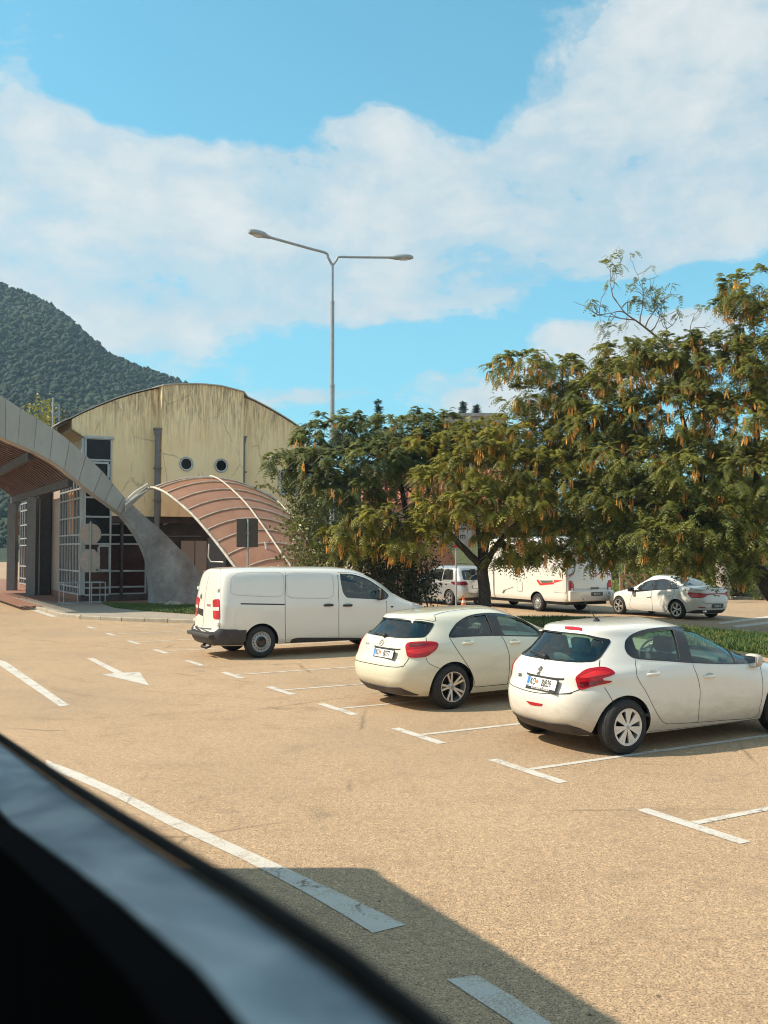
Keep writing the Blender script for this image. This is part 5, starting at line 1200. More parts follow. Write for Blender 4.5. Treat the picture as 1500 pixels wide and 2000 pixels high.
for sg in (-1, 1):
    c.seam(rd, c.side(sg), 0.010); c.seam(bp, c.side(sg), 0.010)
    q0 = bp[0]; c.seam([(q0[0], q0[1]), (q0[0]+.5, q0[1]), (q0[0]+0.98, q0[1]+0.02), (q0[0]+1.08, q0[1]+0.25), (q0[0]+1.1, q0[1]+.6)], c.side(sg), 0.010)
    c.patch('rear_door', c.sxz(cM([(756, 330), (780, 368), (812, 418), (860, 488), (900, 556), (918, 616), (922, 643), (1118, 626), (1130, 560), (1131, 450), (1115, 388), (1082, 322)])), c.side(sg), 0.0012, c.paint, step=0.07)
c.patch('bumper_insert', round_poly([(.62, .30), (.56, .335), (.3, .315), (0, .31), (-.3, .315), (-.56, .335), (-.64, .28), (-.70, .215), (.68, .215)], .2), c.back, 0.012, M['trim'], step=0.06, skirt=0.014)
wiper(c, cM([(318, 316)])[0], cM([(248, 301)])[0])
fr_ = c.on_surface(*cM([(308, 430)])[0], off=0.004); c.plate(fr_, ('KO', 'BJ777'))
yl, zl = fr_[0].y, fr_[0].z; c.seam([(yl+.31, zl+.084), (yl+.22, zl+.074), (yl-.22, zl+.074), (yl-.31, zl+.082)], c.back, .022, name='plate_recess_shade', off=.003)  # dark strip paints the shade of the plate hollow
fb = c.on_surface(*cM([(293, 358)])[0], off=0.003)
ring = lambda r0, r1, a0, a1, n=10: [(r1*math.cos(a), r1*math.sin(a)) for a in np.linspace(a0, a1, n)]+[(r0*math.cos(a), r0*math.sin(a)) for a in np.linspace(a1, a0, n)]
star = [ring(.85, 1, k*math.pi/3, (k+1)*math.pi/3) for k in range(6)]+[[(0.12*math.cos(a+1.05), .12*math.sin(a+1.05)), (.9*math.cos(a), .9*math.sin(a)), (.12*math.cos(a-1.05), .12*math.sin(a-1.05))] for a in (math.pi/2, math.pi*7/6, math.pi*11/6)]
c.decal('badge', star, fb, M['steel'], sc=0.052, t=0.006)
fb = c.on_surface(*cM([(199, 364)])[0], off=0.003); c.text('A 180', 0.045, fb, M['steel'], name='model_badge', ext=0.003)
c.handle(*cM([(869, 361)])[0], 0.21, 0.042, c.paint); c.handle(*cM([(1180, 357)])[0], 0.21, 0.042, c.paint)
c.mirror_part(*cM([(1345, 300)])[0], (0.10, 0.11, 0.075), c.paint, out=0.16)
for x, y in ((0.78, -.775), (3.48, -.775), (.78, .775), (3.48, .775)): c.wheel(x, y, 0.325, 0.205, 'double5', 0.215)
c.seats([(1.05, (-.42, 0, .42)), (2.05, (-.37, .37))], 0.46, 0.46, 0.60); c.dashboard(2.68, 0.95, 0.66)

# ================================================================== 3) white panel van
cV = lambda L: [(340+x/3, 1080+y/3) for x, y in L]
sp = dict(xr=cv([(.28, .12), (.36, .02), (.55, 0), (.60, .02), (.64, .07), (.8, .085), (1.2, .11), (1.5, .15), (1.7, .19), (1.82, .23), (1.88, .28), (1.915, .40), (1.935, .8), (1.94, 1.6)]),
          xf=cv([(.28, 5.25), (.45, 5.40), (.7, 5.42), (.85, 5.39), (.98, 5.27), (1.06, 5.05), (1.14, 4.82), (1.24, 4.62), (1.45, 4.32), (1.65, 4.02), (1.80, 3.72), (1.87, 3.50), (1.915, 3.1), (1.935, 2.4), (1.94, 1.6)]),
          w=cv([(.28, .90), (.4, .945), (.7, .955), (1.0, .955), (1.12, .95), (1.2, .935), (1.35, .91), (1.55, .87), (1.70, .83), (1.80, .78), (1.87, .70), (1.91, .56), (1.933, .34), (1.94, .01)]),
          nr=lambda z: np.interp(z, [.2, .6, .7, 1.8, 1.94], [7, 8, 10, 9, 4]), nf=lambda z: np.interp(z, [.2, 1.0, 1.3, 1.5, 1.94], [6, 6, 5, 5, 3]), flare=([1.02, 4.30], 0.008))
C = Vehicle('panel_van', 'white panel van with windowless sides and dark grey bumpers', 'van', sp, levels(.28, 1.94, 1.82, 40, 22), (509, 1285), (1.02, -0.90), U, M['paint_van'])
c = C; c.wheel_z = 0.345
g_f = c.sxz(smooth_pts(cV([(972, 128), (985, 122), (1050, 126), (1130, 152), (1195, 194), (1252, 240), (1252, 262), (1225, 274), (1150, 270), (1030, 264), (1003, 252), (985, 215)]), 3, True))
c.hollow(.95, 1.86, 0.05, (1.3, 4.5)); c.wheel_cuts((1.02, 4.30), 0.395, 0.30, 0.945); c.win_side([g_f])
print('VANWIN', g_f)
ws = round_poly([(-.74, 1.27), (.74, 1.27), (.62, 1.76), (-.62, 1.76)], .1); c.win_front(ws, 3.5, 5.2)
c.finish_body()
for sg in (-1, 1): c.patch('side_window', grow(g_f), c.side(sg), -0.010, M['glass_dark'], step=0.08)
c.patch('windscreen', grow(ws), c.face, -0.01, M['glass'], step=0.1)
c.box_part('bulkhead', (2.75, -.72, 1.0), (2.80, .72, 1.74), M['dash'], 0.01)
c.seats([(3.0, (-.45, .45))], 1.0, 0.5, 0.65); c.dashboard(3.75, 1.28, 0.74, 0.45)
for sg in (-1, 1):
    o1 = c.sxz(round_poly(cV([(330, 238), (333, 160), (360, 124), (400, 115), (640, 113), (645, 261), (350, 250)]), .25)); c.seam(o1, c.side(sg), 0.014, M['crease'] if 'crease' in M else M['seam'], closed=True, name='panel_crease', n=3) if False else None
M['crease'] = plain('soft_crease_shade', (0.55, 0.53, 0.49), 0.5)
pn1 = c.sxz(round_poly(cV([(332, 246), (334, 150), (375, 118), (470, 113), (641, 113), (644, 260)]), .22)); pn2 = c.sxz(round_poly(cV([(656, 115), (915, 119), (932, 150), (934, 250), (900, 268), (656, 263)]), .22))
sd_ = c.sxz(cV([(648, 104), (650, 260), (651, 400), (650, 524)])); fdr = c.sxz(cV([(957, 128), (960, 150), (964, 260), (965, 400), (965, 496)])); ffr = c.sxz(cV([(1244, 280), (1246, 400), (1244, 510)]))
low = c.sxz(cV([(652, 524), (680, 526), (900, 526), (1090, 526)])); top = c.sxz(cV([(957, 116), (1050, 118), (1130, 141), (1205, 185), (1262, 232)]))
for sg in (-1, 1):
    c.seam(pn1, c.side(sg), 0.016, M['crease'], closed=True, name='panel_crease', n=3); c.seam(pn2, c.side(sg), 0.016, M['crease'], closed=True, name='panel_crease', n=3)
    c.patch('side_panel', [p for p in grow(pn1, -0.03)], c.side(sg), 0.004, c.paint, step=0.1, skirt=0.006); c.patch('side_panel', grow(pn2, -0.03), c.side(sg), 0.004, c.paint, step=0.1, skirt=0.006)
    for q in (sd_, fdr, ffr, low): c.seam(q, c.side(sg), 0.012)
    c.seam(top, c.side(sg), 0.010, name='panel_gap')
    c.seam(c.sxz(cV([(390, 298), (520, 300), (648, 302)])), c.side(sg), 0.028, M['black'], name='slide_rail')
    c.patch('sill_trim', c.sxz(round_poly(cV([(676, 525), (692, 504), (725, 496), (900, 496), (1100, 497), (1100, 526)]), .15)), c.side(sg), 0.006, M['trim'], step=0.08, skirt=0.01)
    zA = c.sxz(cV([(225, 445), (420, 452), (400, 528), (290, 534)]))
    zt_, zb_ = zA[1][1], .285
    c.patch('bumper_side', [(0.0, zt_+.02), (0.30, zt_+.01), (zA[1][0]+.02, zt_), (zA[1][0]-.0, .40), (zA[1][0]-.05, .30), (0.12, .30), (0.0, .36)], c.side(sg), 0.012, M['trim'], step=0.06, skirt=0.015)
zt_ = zA[1][1]
c.patch('bumper', round_poly([(.93, zt_+.02), (.78, zt_+.02), (.72, zt_-.05), (0, zt_-.06), (-.72, zt_-.05), (-.78, zt_+.02), (-.93, zt_+.02), (-.90, .36), (-.6, .30), (.6, .30), (.90, .36)], .08), c.back, 0.03, M['trim'], step=0.06, skirt=0.035)
# step on the bumper and tow eye
c.box_part('bumper_step', (-0.09, -.74, zt_-.17), (0.06, .74, zt_-.09), M['trim'], 0.025)
mb = MB(); mb.tube([(0.1, -.35, .26), (0.02, -.3, .22), (0.02, .0, .22), (0.1, .05, .26)], 0.035, 6); mb.build('exhaust_shield', M['black'], c.root)
L = c.patch('tail_light', round_poly(cV([(228, 280), (238, 272), (268, 270), (268.5, 390), (232, 386)]), .15), c.px, 0.012, M['red_lens'], step=2.5, skirt=0.02, mirror=True)
for pr in c.patch('reversing_lens', cV([(231, 318), (266, 318), (266, 338), (231, 338)]), c.px, 0.0145, M['clear_lens'], step=3, mirror=True): pr.parent = L[0]
c.seam(cV([(270, 88), (270, 160), (269, 270)]), c.px, 0.012, mirror=True); c.seam(cV([(268, 392), (267, 445)]), c.px, 0.012, mirror=True)
c.seam([(0.10, 1.86), (0.10, 1.2), (0.10, zt_)], c.back, 0.012)
for py in (217, 416):
    p, nn = c.hit(*cV([(259, py)])[0])
    for sg in (-1, 1): c.box_part('hinge', (p.x-.03, sg*abs(p.y)-.045, p.z-.035), (p.x+.02, sg*abs(p.y)+.045, p.z+.035), c.paint, 0.008)
fb = c.on_surface(yz=(0.36, 1.28), off=0.002); c.decal('badge', [[(-.05, -.04), (.05, -.04), (.05, .03), (0, .06), (-.05, .03)]], fb, M['grey_print'], t=.01)
fb = c.on_surface(yz=(0.42, 0.98), off=0.004); c.decal('plate_recess', [[(-.28, -.06), (.26, -.12), (.26, .03), (-.28, .05)]], fb, M['black'], t=.004)
fb = c.on_surface(*cV([(203, 307)])[0], off=0.003); c.text('HD', 0.07, fb, M['red_print'], dx=-.06, name='lettering'); c.text('ACE', 0.07, fb, M['grey_print'], dx=.06, name='lettering')
c.handle(*cV([(905, 306)])[0], 0.24, 0.05, M['black']); c.handle(*cV([(1017, 307)])[0], 0.24, 0.05, M['black'])
c.mirror_part(*cV([(1192, 240)])[0], (0.09, 0.12, 0.14), M['black'], out=0.2)
c.patch('headlight', smooth_pts(cV([(1390, 292), (1425, 296), (1448, 312), (1448, 330), (1400, 325)]), 3, True), c.px, 0.008, M['clear_lens'], step=4, skirt=.01)
p = c.hit(*cV([(1277, 315)])[0])[0]; c.patch('side_repeater', [(p.x+.04*math.cos(a), p.z+.02*math.sin(a)) for a in np.linspace(0, 6.28, 13)[:-1]], c.side(-1), .004, M['trim'], step=.05)
mb = MB(); p, nn = c.hit(*cV([(169, 98)])[0]); mb.box((p.x-.01, p.y-.07, p.z-.012), (p.x+.05, p.y+.07, p.z+.02)); mb.build('brake_light', M['dark_red_lens'], c.root)
for x, y in ((1.02, -.835), (4.30, -.835), (1.02, .835), (4.30, .835)): c.wheel(x, y, 0.345, 0.215, 'steel', 0.215)

# ================================================================== 4) white saloon on the far side
cS = lambda L: [(1190+x*.20667, 1090+y*.20667) for x, y in L]
HV = Vector((-.50, .866, 0))
sp = dict(xr=cv([(.20, .20), (.32, .08), (.45, .01), (.6, 0), (.8, .03), (.95, .04), (1.02, .055), (1.055, .10), (1.075, .30), (1.09, .52), (1.14, .68), (1.25, .98), (1.34, 1.28), (1.39, 1.52), (1.42, 1.8), (1.44, 2.15), (1.447, 2.35)]),
          xf=cv([(.20, 4.40), (.35, 4.60), (.5, 4.63), (.65, 4.60), (.76, 4.42), (.85, 4.0), (.93, 3.65), (.98, 3.45), (1.1, 3.18), (1.2, 2.97), (1.3, 2.75), (1.38, 2.6), (1.42, 2.5), (1.44, 2.42), (1.447, 2.35)]),
          w=cv([(.20, .84), (.3, .88), (.45, .902), (.65, .905), (.8, .895), (.92, .87), (1.0, .83), (1.06, .79), (1.12, .755), (1.22, .70), (1.32, .64), (1.38, .57), (1.42, .43), (1.44, .22), (1.447, .01)]),
          nr=lambda z: np.interp(z, [.2, .7, 1.05, 1.2, 1.44], [4, 4.6, 4.4, 3.6, 2.4]), nf=lambda z: np.interp(z, [.2, .9, 1.4], [3.6, 3.2, 2.6]), flare=([0.98, 3.69], 0.015))
D_ = Vehicle('saloon_car', 'white saloon standing on the far lane before the planted bank', 'car', sp, levels(.20, 1.447, 1.34, 40, 20), (1322, 1209), (0.98, 0.85), HV, M['paint_far'], N=110)
c = D_; c.wheel_z = .32; c.wheel_cuts((0.98, 3.69), 0.36, 0.28, 0.90)
c.finish_body()
lx = lambda pts: c.sxz(cS(pts))
dl = c.sxz(smooth_pts(cS([(245, 318), (262, 290), (300, 252), (370, 215), (440, 205), (520, 198), (600, 220), (648, 262), (652, 290), (560, 297), (440, 303), (330, 314)]), 3, True))
for sg in (1, -1):
    c.patch('window_surround', dl, c.side(sg), 0.003, M['gloss_black'], step=0.08)
    for g_ in ([(268, 306), (300, 262), (370, 224), (440, 212), (420, 298), (330, 308)], [(460, 210), (520, 205), (585, 224), (575, 292), (455, 298)], [(600, 232), (640, 265), (645, 286), (590, 290)]):
        c.patch('side_window', lx(round_poly(g_, .1)), c.side(sg), 0.006, M['tint'], step=.1)
    for q in ([(400, 302), (403, 400), (400, 540), (290, 540), (205, 470), (200, 400), (225, 325)], [(400, 540), (520, 535), (570, 440), (612, 330), (610, 300)]): c.seam(lx(q), c.side(sg), 0.012)
rwin = round_poly(mirror_half(cS([(840, 270), (760, 275), (686, 208), (760, 198), (850, 196)]), c), .12)
rr = c.ryz(cS([(770, 276), (700, 208)])); c.patch('rear_window', round_poly([(-.60, 1.125), (.60, 1.125), (.50, 1.385), (-.50, 1.385)], .12), c.back, .004, M['tint'], step=.08)
for pr in c.patch('tail_light', smooth_pts(cS([(742, 330), (800, 327), (905, 335), (1008, 334), (1008, 342), (930, 350), (895, 372), (780, 376)]), 3, True), c.px, .010, M['red_lens'], step=3, skirt=.014, mirror=True): pass
for pr in c.patch('reflector', smooth_pts(cS([(762, 340), (850, 342), (890, 352), (860, 366), (785, 368)]), 3, True), c.px, .0125, M['bright_red_lens'], step=3, mirror=True): pass
c.seam([(-.62, .62), (-.5, .56), (0, .545), (.5, .56), (.62, .62)], c.back, .012); c.seam([(-.72, .98), (-.4, 1.0), (0, 1.005), (.4, 1.0), (.72, .98)], c.back, .010)
fr_ = c.on_surface(*cS([(1043, 452)])[0], off=.004); c.plate((Vector((fr_[0].x, 0.0, fr_[0].z)), Vector((0, -1, 0)), fr_[2], fr_[3]), ('ZG 0431 D',), style='x', dark=True)
c.patch('bumper_insert', round_poly([(.70, .34), (0, .32), (-.70, .34), (-.80, .22), (.80, .22)], .2), c.back, .01, M['trim'], step=.08, skirt=.012)
mb = MB(); mb.lathe([(.0, 0), (.04, 0), (.045, -.1)], 12, M=Matrix.Translation((0.0, .56, .29)) @ Matrix.Rotation(-math.pi/2, 4, 'Y')); mb.build('exhaust_tip', M['chrome'], c.root)
c.patch('reflector', [(.5, .40), (.68, .41), (.68, .44), (.5, .43)], c.back, .006, M['red_lens'], step=.05)
fb = c.on_surface(yz=(0, .90), off=.004); c.decal('badge', [[(-.035, 0), (0, -.055), (.035, 0), (0, .055)]], fb, M['grey_print'], t=.01); fb = c.on_surface(yz=(0, .80), off=.004); c.text('MEGANE', .045, fb, M['grey_print'], name='model_badge', sx=1.3)
for (x, y) in ((372, 364), (555, 355)):
    p = c.hit(*cS([(x, y)])[0])[0]
    for sg in (1, -1): mb = MB(); mb.box((p.x-.1, sg*abs(p.y)-.03, p.z-.015), (p.x+.1, sg*abs(p.y)+.03, p.z+.02)); mb.build('handle', c.paint, c.root)
p = c.hit(*cS([(238, 300)])[0])[0]
for sg in (1, -1):
    c.box_part('wing_mirror', (p.x-.06, sg*.98-.10, p.z-.06), (p.x+.10, sg*.98+.10, p.z+.09), M['gloss_black'], .04)
for x, y in ((.98, -.79), (3.69, -.79), (.98, .79), (3.69, .79)): c.wheel(x, y, .32, .2, 'multi', .225)

# ================================================================== 5) motorhome
sp = dict(xr=cv([(.42, .10), (.5, .03), (.8, .0), (1.4, .03), (2.2, .10), (2.6, .16), (2.72, .22), (2.80, .4), (2.83, .9), (2.84, 2.5)]),
          xf=cv([(.42, 4.9), (.5, 5.02), (2.0, 5.1), (2.4, 5.3), (2.6, 5.2), (2.72, 4.9), (2.80, 4.4), (2.83, 3.6), (2.84, 2.5)]),
          w=cv([(.42, 1.08), (.55, 1.13), (1.5, 1.15), (2.4, 1.14), (2.68, 1.10), (2.77, 1.02), (2.82, .8), (2.838, .4), (2.84, .01)]), nr=lambda z: np.interp(z, [.4, 2.6, 2.84], [22, 22, 6]), nf=lambda z: 14)
E = Vehicle('motorhome', 'cream white motorhome half hidden behind the middle tree', 'motorhome', sp, levels(.42, 2.84, 2.70, 30, 16), (1053, 1194), (1.72, 1.02), HV, M['paint_far'], N=110)
c = E; c.wheel_z = .34; c.wheel_cuts((1.72, 5.75), .42, .35, 1.13); c.finish_body()
cb = lambda L: [(1080+x*.12, 1040+y*.12) for x, y in L]; ca = lambda L: [(850+x/6, 1010+y/6) for x, y in L]
# cab
v, f = shell(dict(xr=cv([(.35, 4.6), (2.2, 4.6)]), xf=cv([(.35, 6.75), (.6, 6.85), (.95, 6.80), (1.12, 6.5), (1.2, 6.2), (1.6, 5.85), (2.0, 5.45), (2.1, 5.2), (2.2, 4.9)]), w=cv([(.35, .95), (.8, 1.0), (1.2, .98), (1.6, .90), (2.0, .84), (2.2, .6)]), nr=lambda z: 12, nf=lambda z: 4), list(np.linspace(.35, 2.2, 28)), 80)
c.bvh_box = c.bvh; cabm = mesh_obj('cab', v, f, c.mats, 0); c.bvh = BVHTree.FromPolygons([Vector(p) for p in v], f)
cc = []
for sg in (-1, 1): cc.append(prism_cutter([(5.75+.42*math.cos(a), .34+.42*math.sin(a)) for a in np.linspace(0, 6.2832, 33)[:-1]], lambda p, d, sg=sg: Vector((p[0], sg*d, p[1])), .68, 1.4, c.mats))
boolean(cabm, cc); sharpen(cabm.data, .55); cabm.parent = c.root
for sg in (1, -1):
    c.patch('side_window', round_poly([(4.95, 1.18), (5.95, 1.18), (5.55, 1.72), (4.95, 1.75)], .15), c.side(sg), .006, M['tint'], step=.1)
    c.seam([(4.9, 1.9), (4.88, 1.2), (4.9, .45), (5.3, .42)], c.side(sg), .014)
    mb = MB(); mb.box((5.0, sg*1.0-.03, 1.02), (5.09, sg*1.0+.03, 1.16)); mb.build('handle', M['black'], c.root)
    mb = MB(); mb.box((5.85, sg*1.12-.10, 1.20), (5.95, sg*1.12+.10, 1.52)); mb.build('wing_mirror', M['black'], c.root)
c.patch('windscreen', round_poly([(-.72, 1.3), (.72, 1.3), (.66, 1.9), (-.66, 1.9)], .1), c.face, .006, M['tint'], step=.1)
c.bvh = c.bvh_box
L = c.patch('tail_light', round_poly(cb([(264, 790), (300, 785), (338, 850), (340, 1000), (300, 1062), (264, 1060)]), .1), c.px, .02, M['red_lens'], step=2, skirt=.03, mirror=True)
for pl, mt in (([(285, 905), (325, 905), (325, 950), (285, 950)], 'clear_lens'), ([(280, 840), (320, 850), (322, 885), (280, 885)], 'bright_red_lens'), ([(280, 975), (322, 975), (300, 1030), (280, 1030)], 'bright_red_lens')):
    for pr in c.patch('lens', cb(pl), c.px, .024, M[mt], step=2, mirror=True): pr.parent = L[0]
F2 = lambda x, y: c.on_surface(*cb([(x, y)])[0], off=.005)
fb = F2(640, 645); arcC = [(0.19*math.cos(a)*0.8, .19*math.sin(a)) for a in np.linspace(1.0, 5.3, 18)]; arcI = [(0.14*math.cos(a)*.75+.02, .155*math.sin(a)+.005) for a in np.linspace(5.2, 1.1, 18)]
c.decal('logo', [arcC+arcI], fb, M['grey_print'], t=.004); c.decal('logo', [[(.06, -.17), (.36, -.03), (.36, -.055), (.12, -.20)]], fb, M['red_print'], t=.004)
for sg in (1, -1):
    c.seam([(sg*.70, 2.6), (sg*.92, 2.3), (sg*.72, 1.9), (sg*.72, 1.62), (sg*.78, 1.50), (sg*1.02, 1.38)], c.back, .05, M['grey_print'], name='stripe', off=.004)
    c.seam([(sg*.76, 1.47), (sg*.82, 1.42), (sg*1.02, 1.32)], c.back, .03, M['red_print'], name='stripe', off=.004)
c.seam([(-.95, .90), (0, .88), (.95, .90)], c.back, .03, M['crease'], name='panel_gap', off=.004)
c.box_part('bumper', (-.10, -1.06, .44), (.04, 1.06, .84), c.paint, .05)
fr_ = F2(682, 1008); fr_ = (Vector((-.115, fr_[0].y, .70)), fr_[1], UP.copy(), Vector((-1, 0, 0))); c.plate(fr_, ('MK GZ 976',), style='x', dark=True)
fb = F2(420, 190); c.text('CARADO', .16, fb, M['grey_print'], name='lettering', sx=1.0)
fb = F2(680, 905); c.decal('handle', [[(-.18, -.04), (.18, -.04), (.2, .03), (-.2, .03)]], fb, M['grey_print'], t=.02)
fb = (Vector((-.115, -.78, .72)), Vector((0, -1, 0)), UP.copy(), Vector((-1, 0, 0))); c.decal('sticker', [ring(.0, .10, 0, 6.28, 20)], fb, M['plate_white'], t=.003); c.text('D', .12, fb, M['plate_text'], lift=.004)
sd1 = c.side(1)
def bx_side(name, L_, mat, off=.008, sk=.01): return c.patch(name, round_poly(c.sxz(L_), .1), sd1, off, mat, step=.12, skirt=sk)
for q in (cb([(25, 620), (215, 622), (218, 985), (20, 970)]), ca([(966, 752), (1022, 752), (1022, 866), (966, 866)])):
    pl = round_poly(c.sxz(q), .08); c.patch('hatch', pl, sd1, .010, c.paint, step=.12, skirt=.012); c.seam(pl, sd1, .02, M['crease'], closed=True, name='panel_gap', off=.012, sm=False)
bx_side('stripe', ca([(1185, 735), (1212, 735), (1240, 775), (1390, 765), (1500, 738), (1500, 752), (1390, 785), (1225, 800)]), M['red_print'], .006, 0)
bx_side('stripe', ca([(1222, 742), (1378, 742), (1378, 762), (1250, 772)]), M['grey_print'], .007, 0)
bx_side('stripe', ca([(785, 890), (800, 855), (912, 818), (912, 825), (830, 850), (805, 892)]), M['grey_print'], .006, 0)
bx_side('stripe', cb([(18, 775), (180, 775), (100, 800), (18, 825)]), M['red_print'], .013, 0)
for q in ((2.7, 1.75, 3.7, 2.2),): c.patch('side_window', round_poly([(q[0], q[1]), (q[2], q[1]), (q[2], q[3]), (q[0], q[3])], .12), sd1, .012, M['tint'], step=.12, skirt=.014)
mb = MB(); mb.box((0.25, -1.0, .30), (6.2, 1.0, .44)); mb.build('chassis', M['black'], c.root)
for x, y in ((1.72, 1.0), (1.72, -1.0), (5.75, .90), (5.75, -.90)): c.wheel(x, y, .34, .22, 'camper', .22)

# ================================================================== 6) silver people carrier, half hidden
sp = dict(xr=cv([(.22, .15), (.4, .02), (.6, 0), (.8, .05), (1.0, .10), (1.3, .28), (1.5, .40), (1.58, .46), (1.64, .7), (1.67, 1.2), (1.68, 1.8)]),
          xf=cv([(.22, 4.3), (.5, 4.5), (.75, 4.4), (.95, 4.0), (1.1, 3.5), (1.3, 3.1), (1.5, 2.7), (1.62, 2.4), (1.66, 2.2), (1.68, 1.8)]),
          w=cv([(.22, .84), (.4, .90), (.8, .915), (1.0, .90), (1.15, .86), (1.4, .79), (1.56, .72), (1.63, .58), (1.67, .3), (1.68, .01)]), nr=lambda z: 5.0, nf=lambda z: 3.4)
Fv = Vehicle('people_carrier', 'silver people carrier seen between the clipped bush and the middle tree trunk', 'car', sp, levels(.22, 1.68, 1.56, 30, 14), (878, 1183), (0.86, .86), HV, M['paint_silver'], N=90)
c = Fv; c.wheel_z = .33; c.wheel_cuts((.86, 3.6), .37, .28, .91); c.finish_body()
for sg in (1, -1):
    for q in ([(.62, 1.08), (1.35, 1.08), (1.35, 1.50), (.78, 1.50)], [(1.42, 1.08), (2.3, 1.08), (2.25, 1.52), (1.42, 1.52)], [(2.37, 1.08), (3.2, 1.08), (2.7, 1.45), (2.37, 1.50)]): c.patch('side_window', round_poly(q, .12), c.side(sg), .005, M['tint'], step=.1)
    c.seam([(.4, .95), (1.5, .98), (3.4, .95)], c.side(sg), .02, M['crease'], name='crease_line')
c.patch('rear_window', round_poly([(-.62, 1.08), (.62, 1.08), (.56, 1.48), (-.56, 1.48)], .12), c.back, .005, M['tint'], step=.08)
c.patch('tail_light', round_poly([(.44, .90), (.60, .86), (.86, .88), (.88, 1.0), (.55, 1.02)], .15), c.back, .014, M['dark_red_lens'], step=.05, skirt=.02, mirror=True)
c.seam([(-.6, .55), (0, .52), (.6, .55)], c.back, .014); c.patch('bumper_insert', [(.7, .36), (-.7, .36), (-.76, .24), (.76, .24)], c.back, .01, M['trim'], step=.1)
fr_ = c.on_surface(yz=(0, .80), off=.004); c.plate(fr_, ('',), style='x')
mb = MB()
for y in (-.6, .6): mb.tube([(1.0, y, 1.66), (1.1, y, 1.72), (2.4, y, 1.72), (2.5, y, 1.64)], .018, 6)
mb.build('roof_rail', M['black'], c.root)
for x, y in ((.86, -.80), (3.6, -.80), (.86, .80), (3.6, .80)): c.wheel(x, y, .33, .2, 'multi', .22)

# traffic cone
g = G(905, 1187); t = thing('traffic_cone', 'small orange and white traffic cone on the road by the sign post', 'traffic cone', (g.x, g.y, 0))
mb = MB(); mb.box((-.17, -.17, 0), (.17, .17, .03)); mb.build('base', M['orange'], t)
mb = MB(); prof = [(.125, .03), (.10, .14), (.085, .20), (.062, .30), (.045, .37), (.03, .45), (.02, .5), (0, .5)]
mb.lathe(prof, 20); mb.build('cone_body', M['orange'], t)
mb = MB(); mb.lathe([(.0875, .20), (.0645, .30)], 20); mb.build('white_band', M['white'], t)
# ================================================================== foliage
def leaf_mat(name, lo, hi, trans=0.34, scale=1.3, rough=0.55):
    m, n, b = principled(name, lo, rough); p = n.pos()
    a = n.noise(p, scale, 4, 0.6); d = n.noise(p, 7.0, 4, 0.7)
    c = n.ramp(n.m('ADD', n.m('MULTIPLY', a, 0.65), n.m('MULTIPLY', d, 0.35)), [(0.38, tuple(x*.7 for x in lo)), (0.50, tuple((x+y)/2 for x, y in zip(lo, hi))), (0.60, hi)])
    n.l.new(c, b.inputs['Base Color']); tl = n.new('ShaderNodeBsdfTranslucent'); n.l.new(n.mix(0.5, c, tuple(min(1, x*1.7) for x in hi)), tl.inputs[0])
    mx = n.new('ShaderNodeMixShader'); mx.inputs[0].default_value = trans; n.l.new(b.outputs[0], mx.inputs[1]); n.l.new(tl.outputs[0], mx.inputs[2]); n.l.new(mx.outputs[0], n.n['Material Output'].inputs[0])
    return m
M['leaf_a'] = leaf_mat('feathery_leaves_blue_green', (0.062, 0.094, 0.036), (0.20, 0.215, 0.055))
M['leaf_b'] = leaf_mat('feathery_leaves_yellow_green', (0.085, 0.112, 0.026), (0.32, 0.29, 0.038))
M['leaf_c'] = leaf_mat('feathery_leaves_dark', (0.052, 0.084, 0.032), (0.26, 0.255, 0.040))
M['leaf_ivy'] = leaf_mat('broad_leaves_light', (0.055, 0.075, 0.020), (0.20, 0.21, 0.05), 0.25, 2.0, 0.42)
M['leaf_dark'] = leaf_mat('broad_leaves_dark', (0.020, 0.034, 0.018), (0.06, 0.075, 0.03), 0.12, 2.0)
M['leaf_bank'] = leaf_mat('bank_leaves', (0.05, 0.09, 0.02), (0.19, 0.22, 0.03), 0.35, 0.7)
M['pod'] = leaf_mat('dry_orange_seed_pods', (0.66, 0.23, 0.05), (0.95, 0.50, 0.13), 0.4, 3.0, 0.6)
M['conifer'] = leaf_mat('conifer_needles', (0.02, 0.04, 0.02), (0.05, 0.08, 0.04), 0.1)

def unit(v): return v/np.maximum(np.linalg.norm(v, axis=-1, keepdims=True), 1e-9)
def ell_points(ells, dens, shell=0.55, jit=0.25, top_bias=0.0):
    """clump centres in pancake shaped masses given as (x px, y px, rx px, ry px, distance, depth radius m)"""
    C, O = [], []
    for px, py, rx, ry, d, rd in ells:
        c = np.array(P(px, py, d)); k = d/F; r = np.array([rx*k, rd, ry*k]); n_ = max(6, int(dens*(r[0]*r[1]+r[0]*r[2]+r[1]*r[2])))
        q = unit(rng.normal(size=(n_*3, 3)))
        if top_bias: q = q[rng.uniform(size=len(q)) < np.clip(0.5+0.5*q[:, 2]+1-top_bias, 0, 1)]
        q = q[:n_]; rad = rng.uniform(shell, 1.0, (len(q), 1))**0.6
        C.append(c+q*r*rad+rng.normal(0, jit*0.3, q.shape)); O.append(unit(q/r))
    return np.concatenate(C), np.concatenate(O)
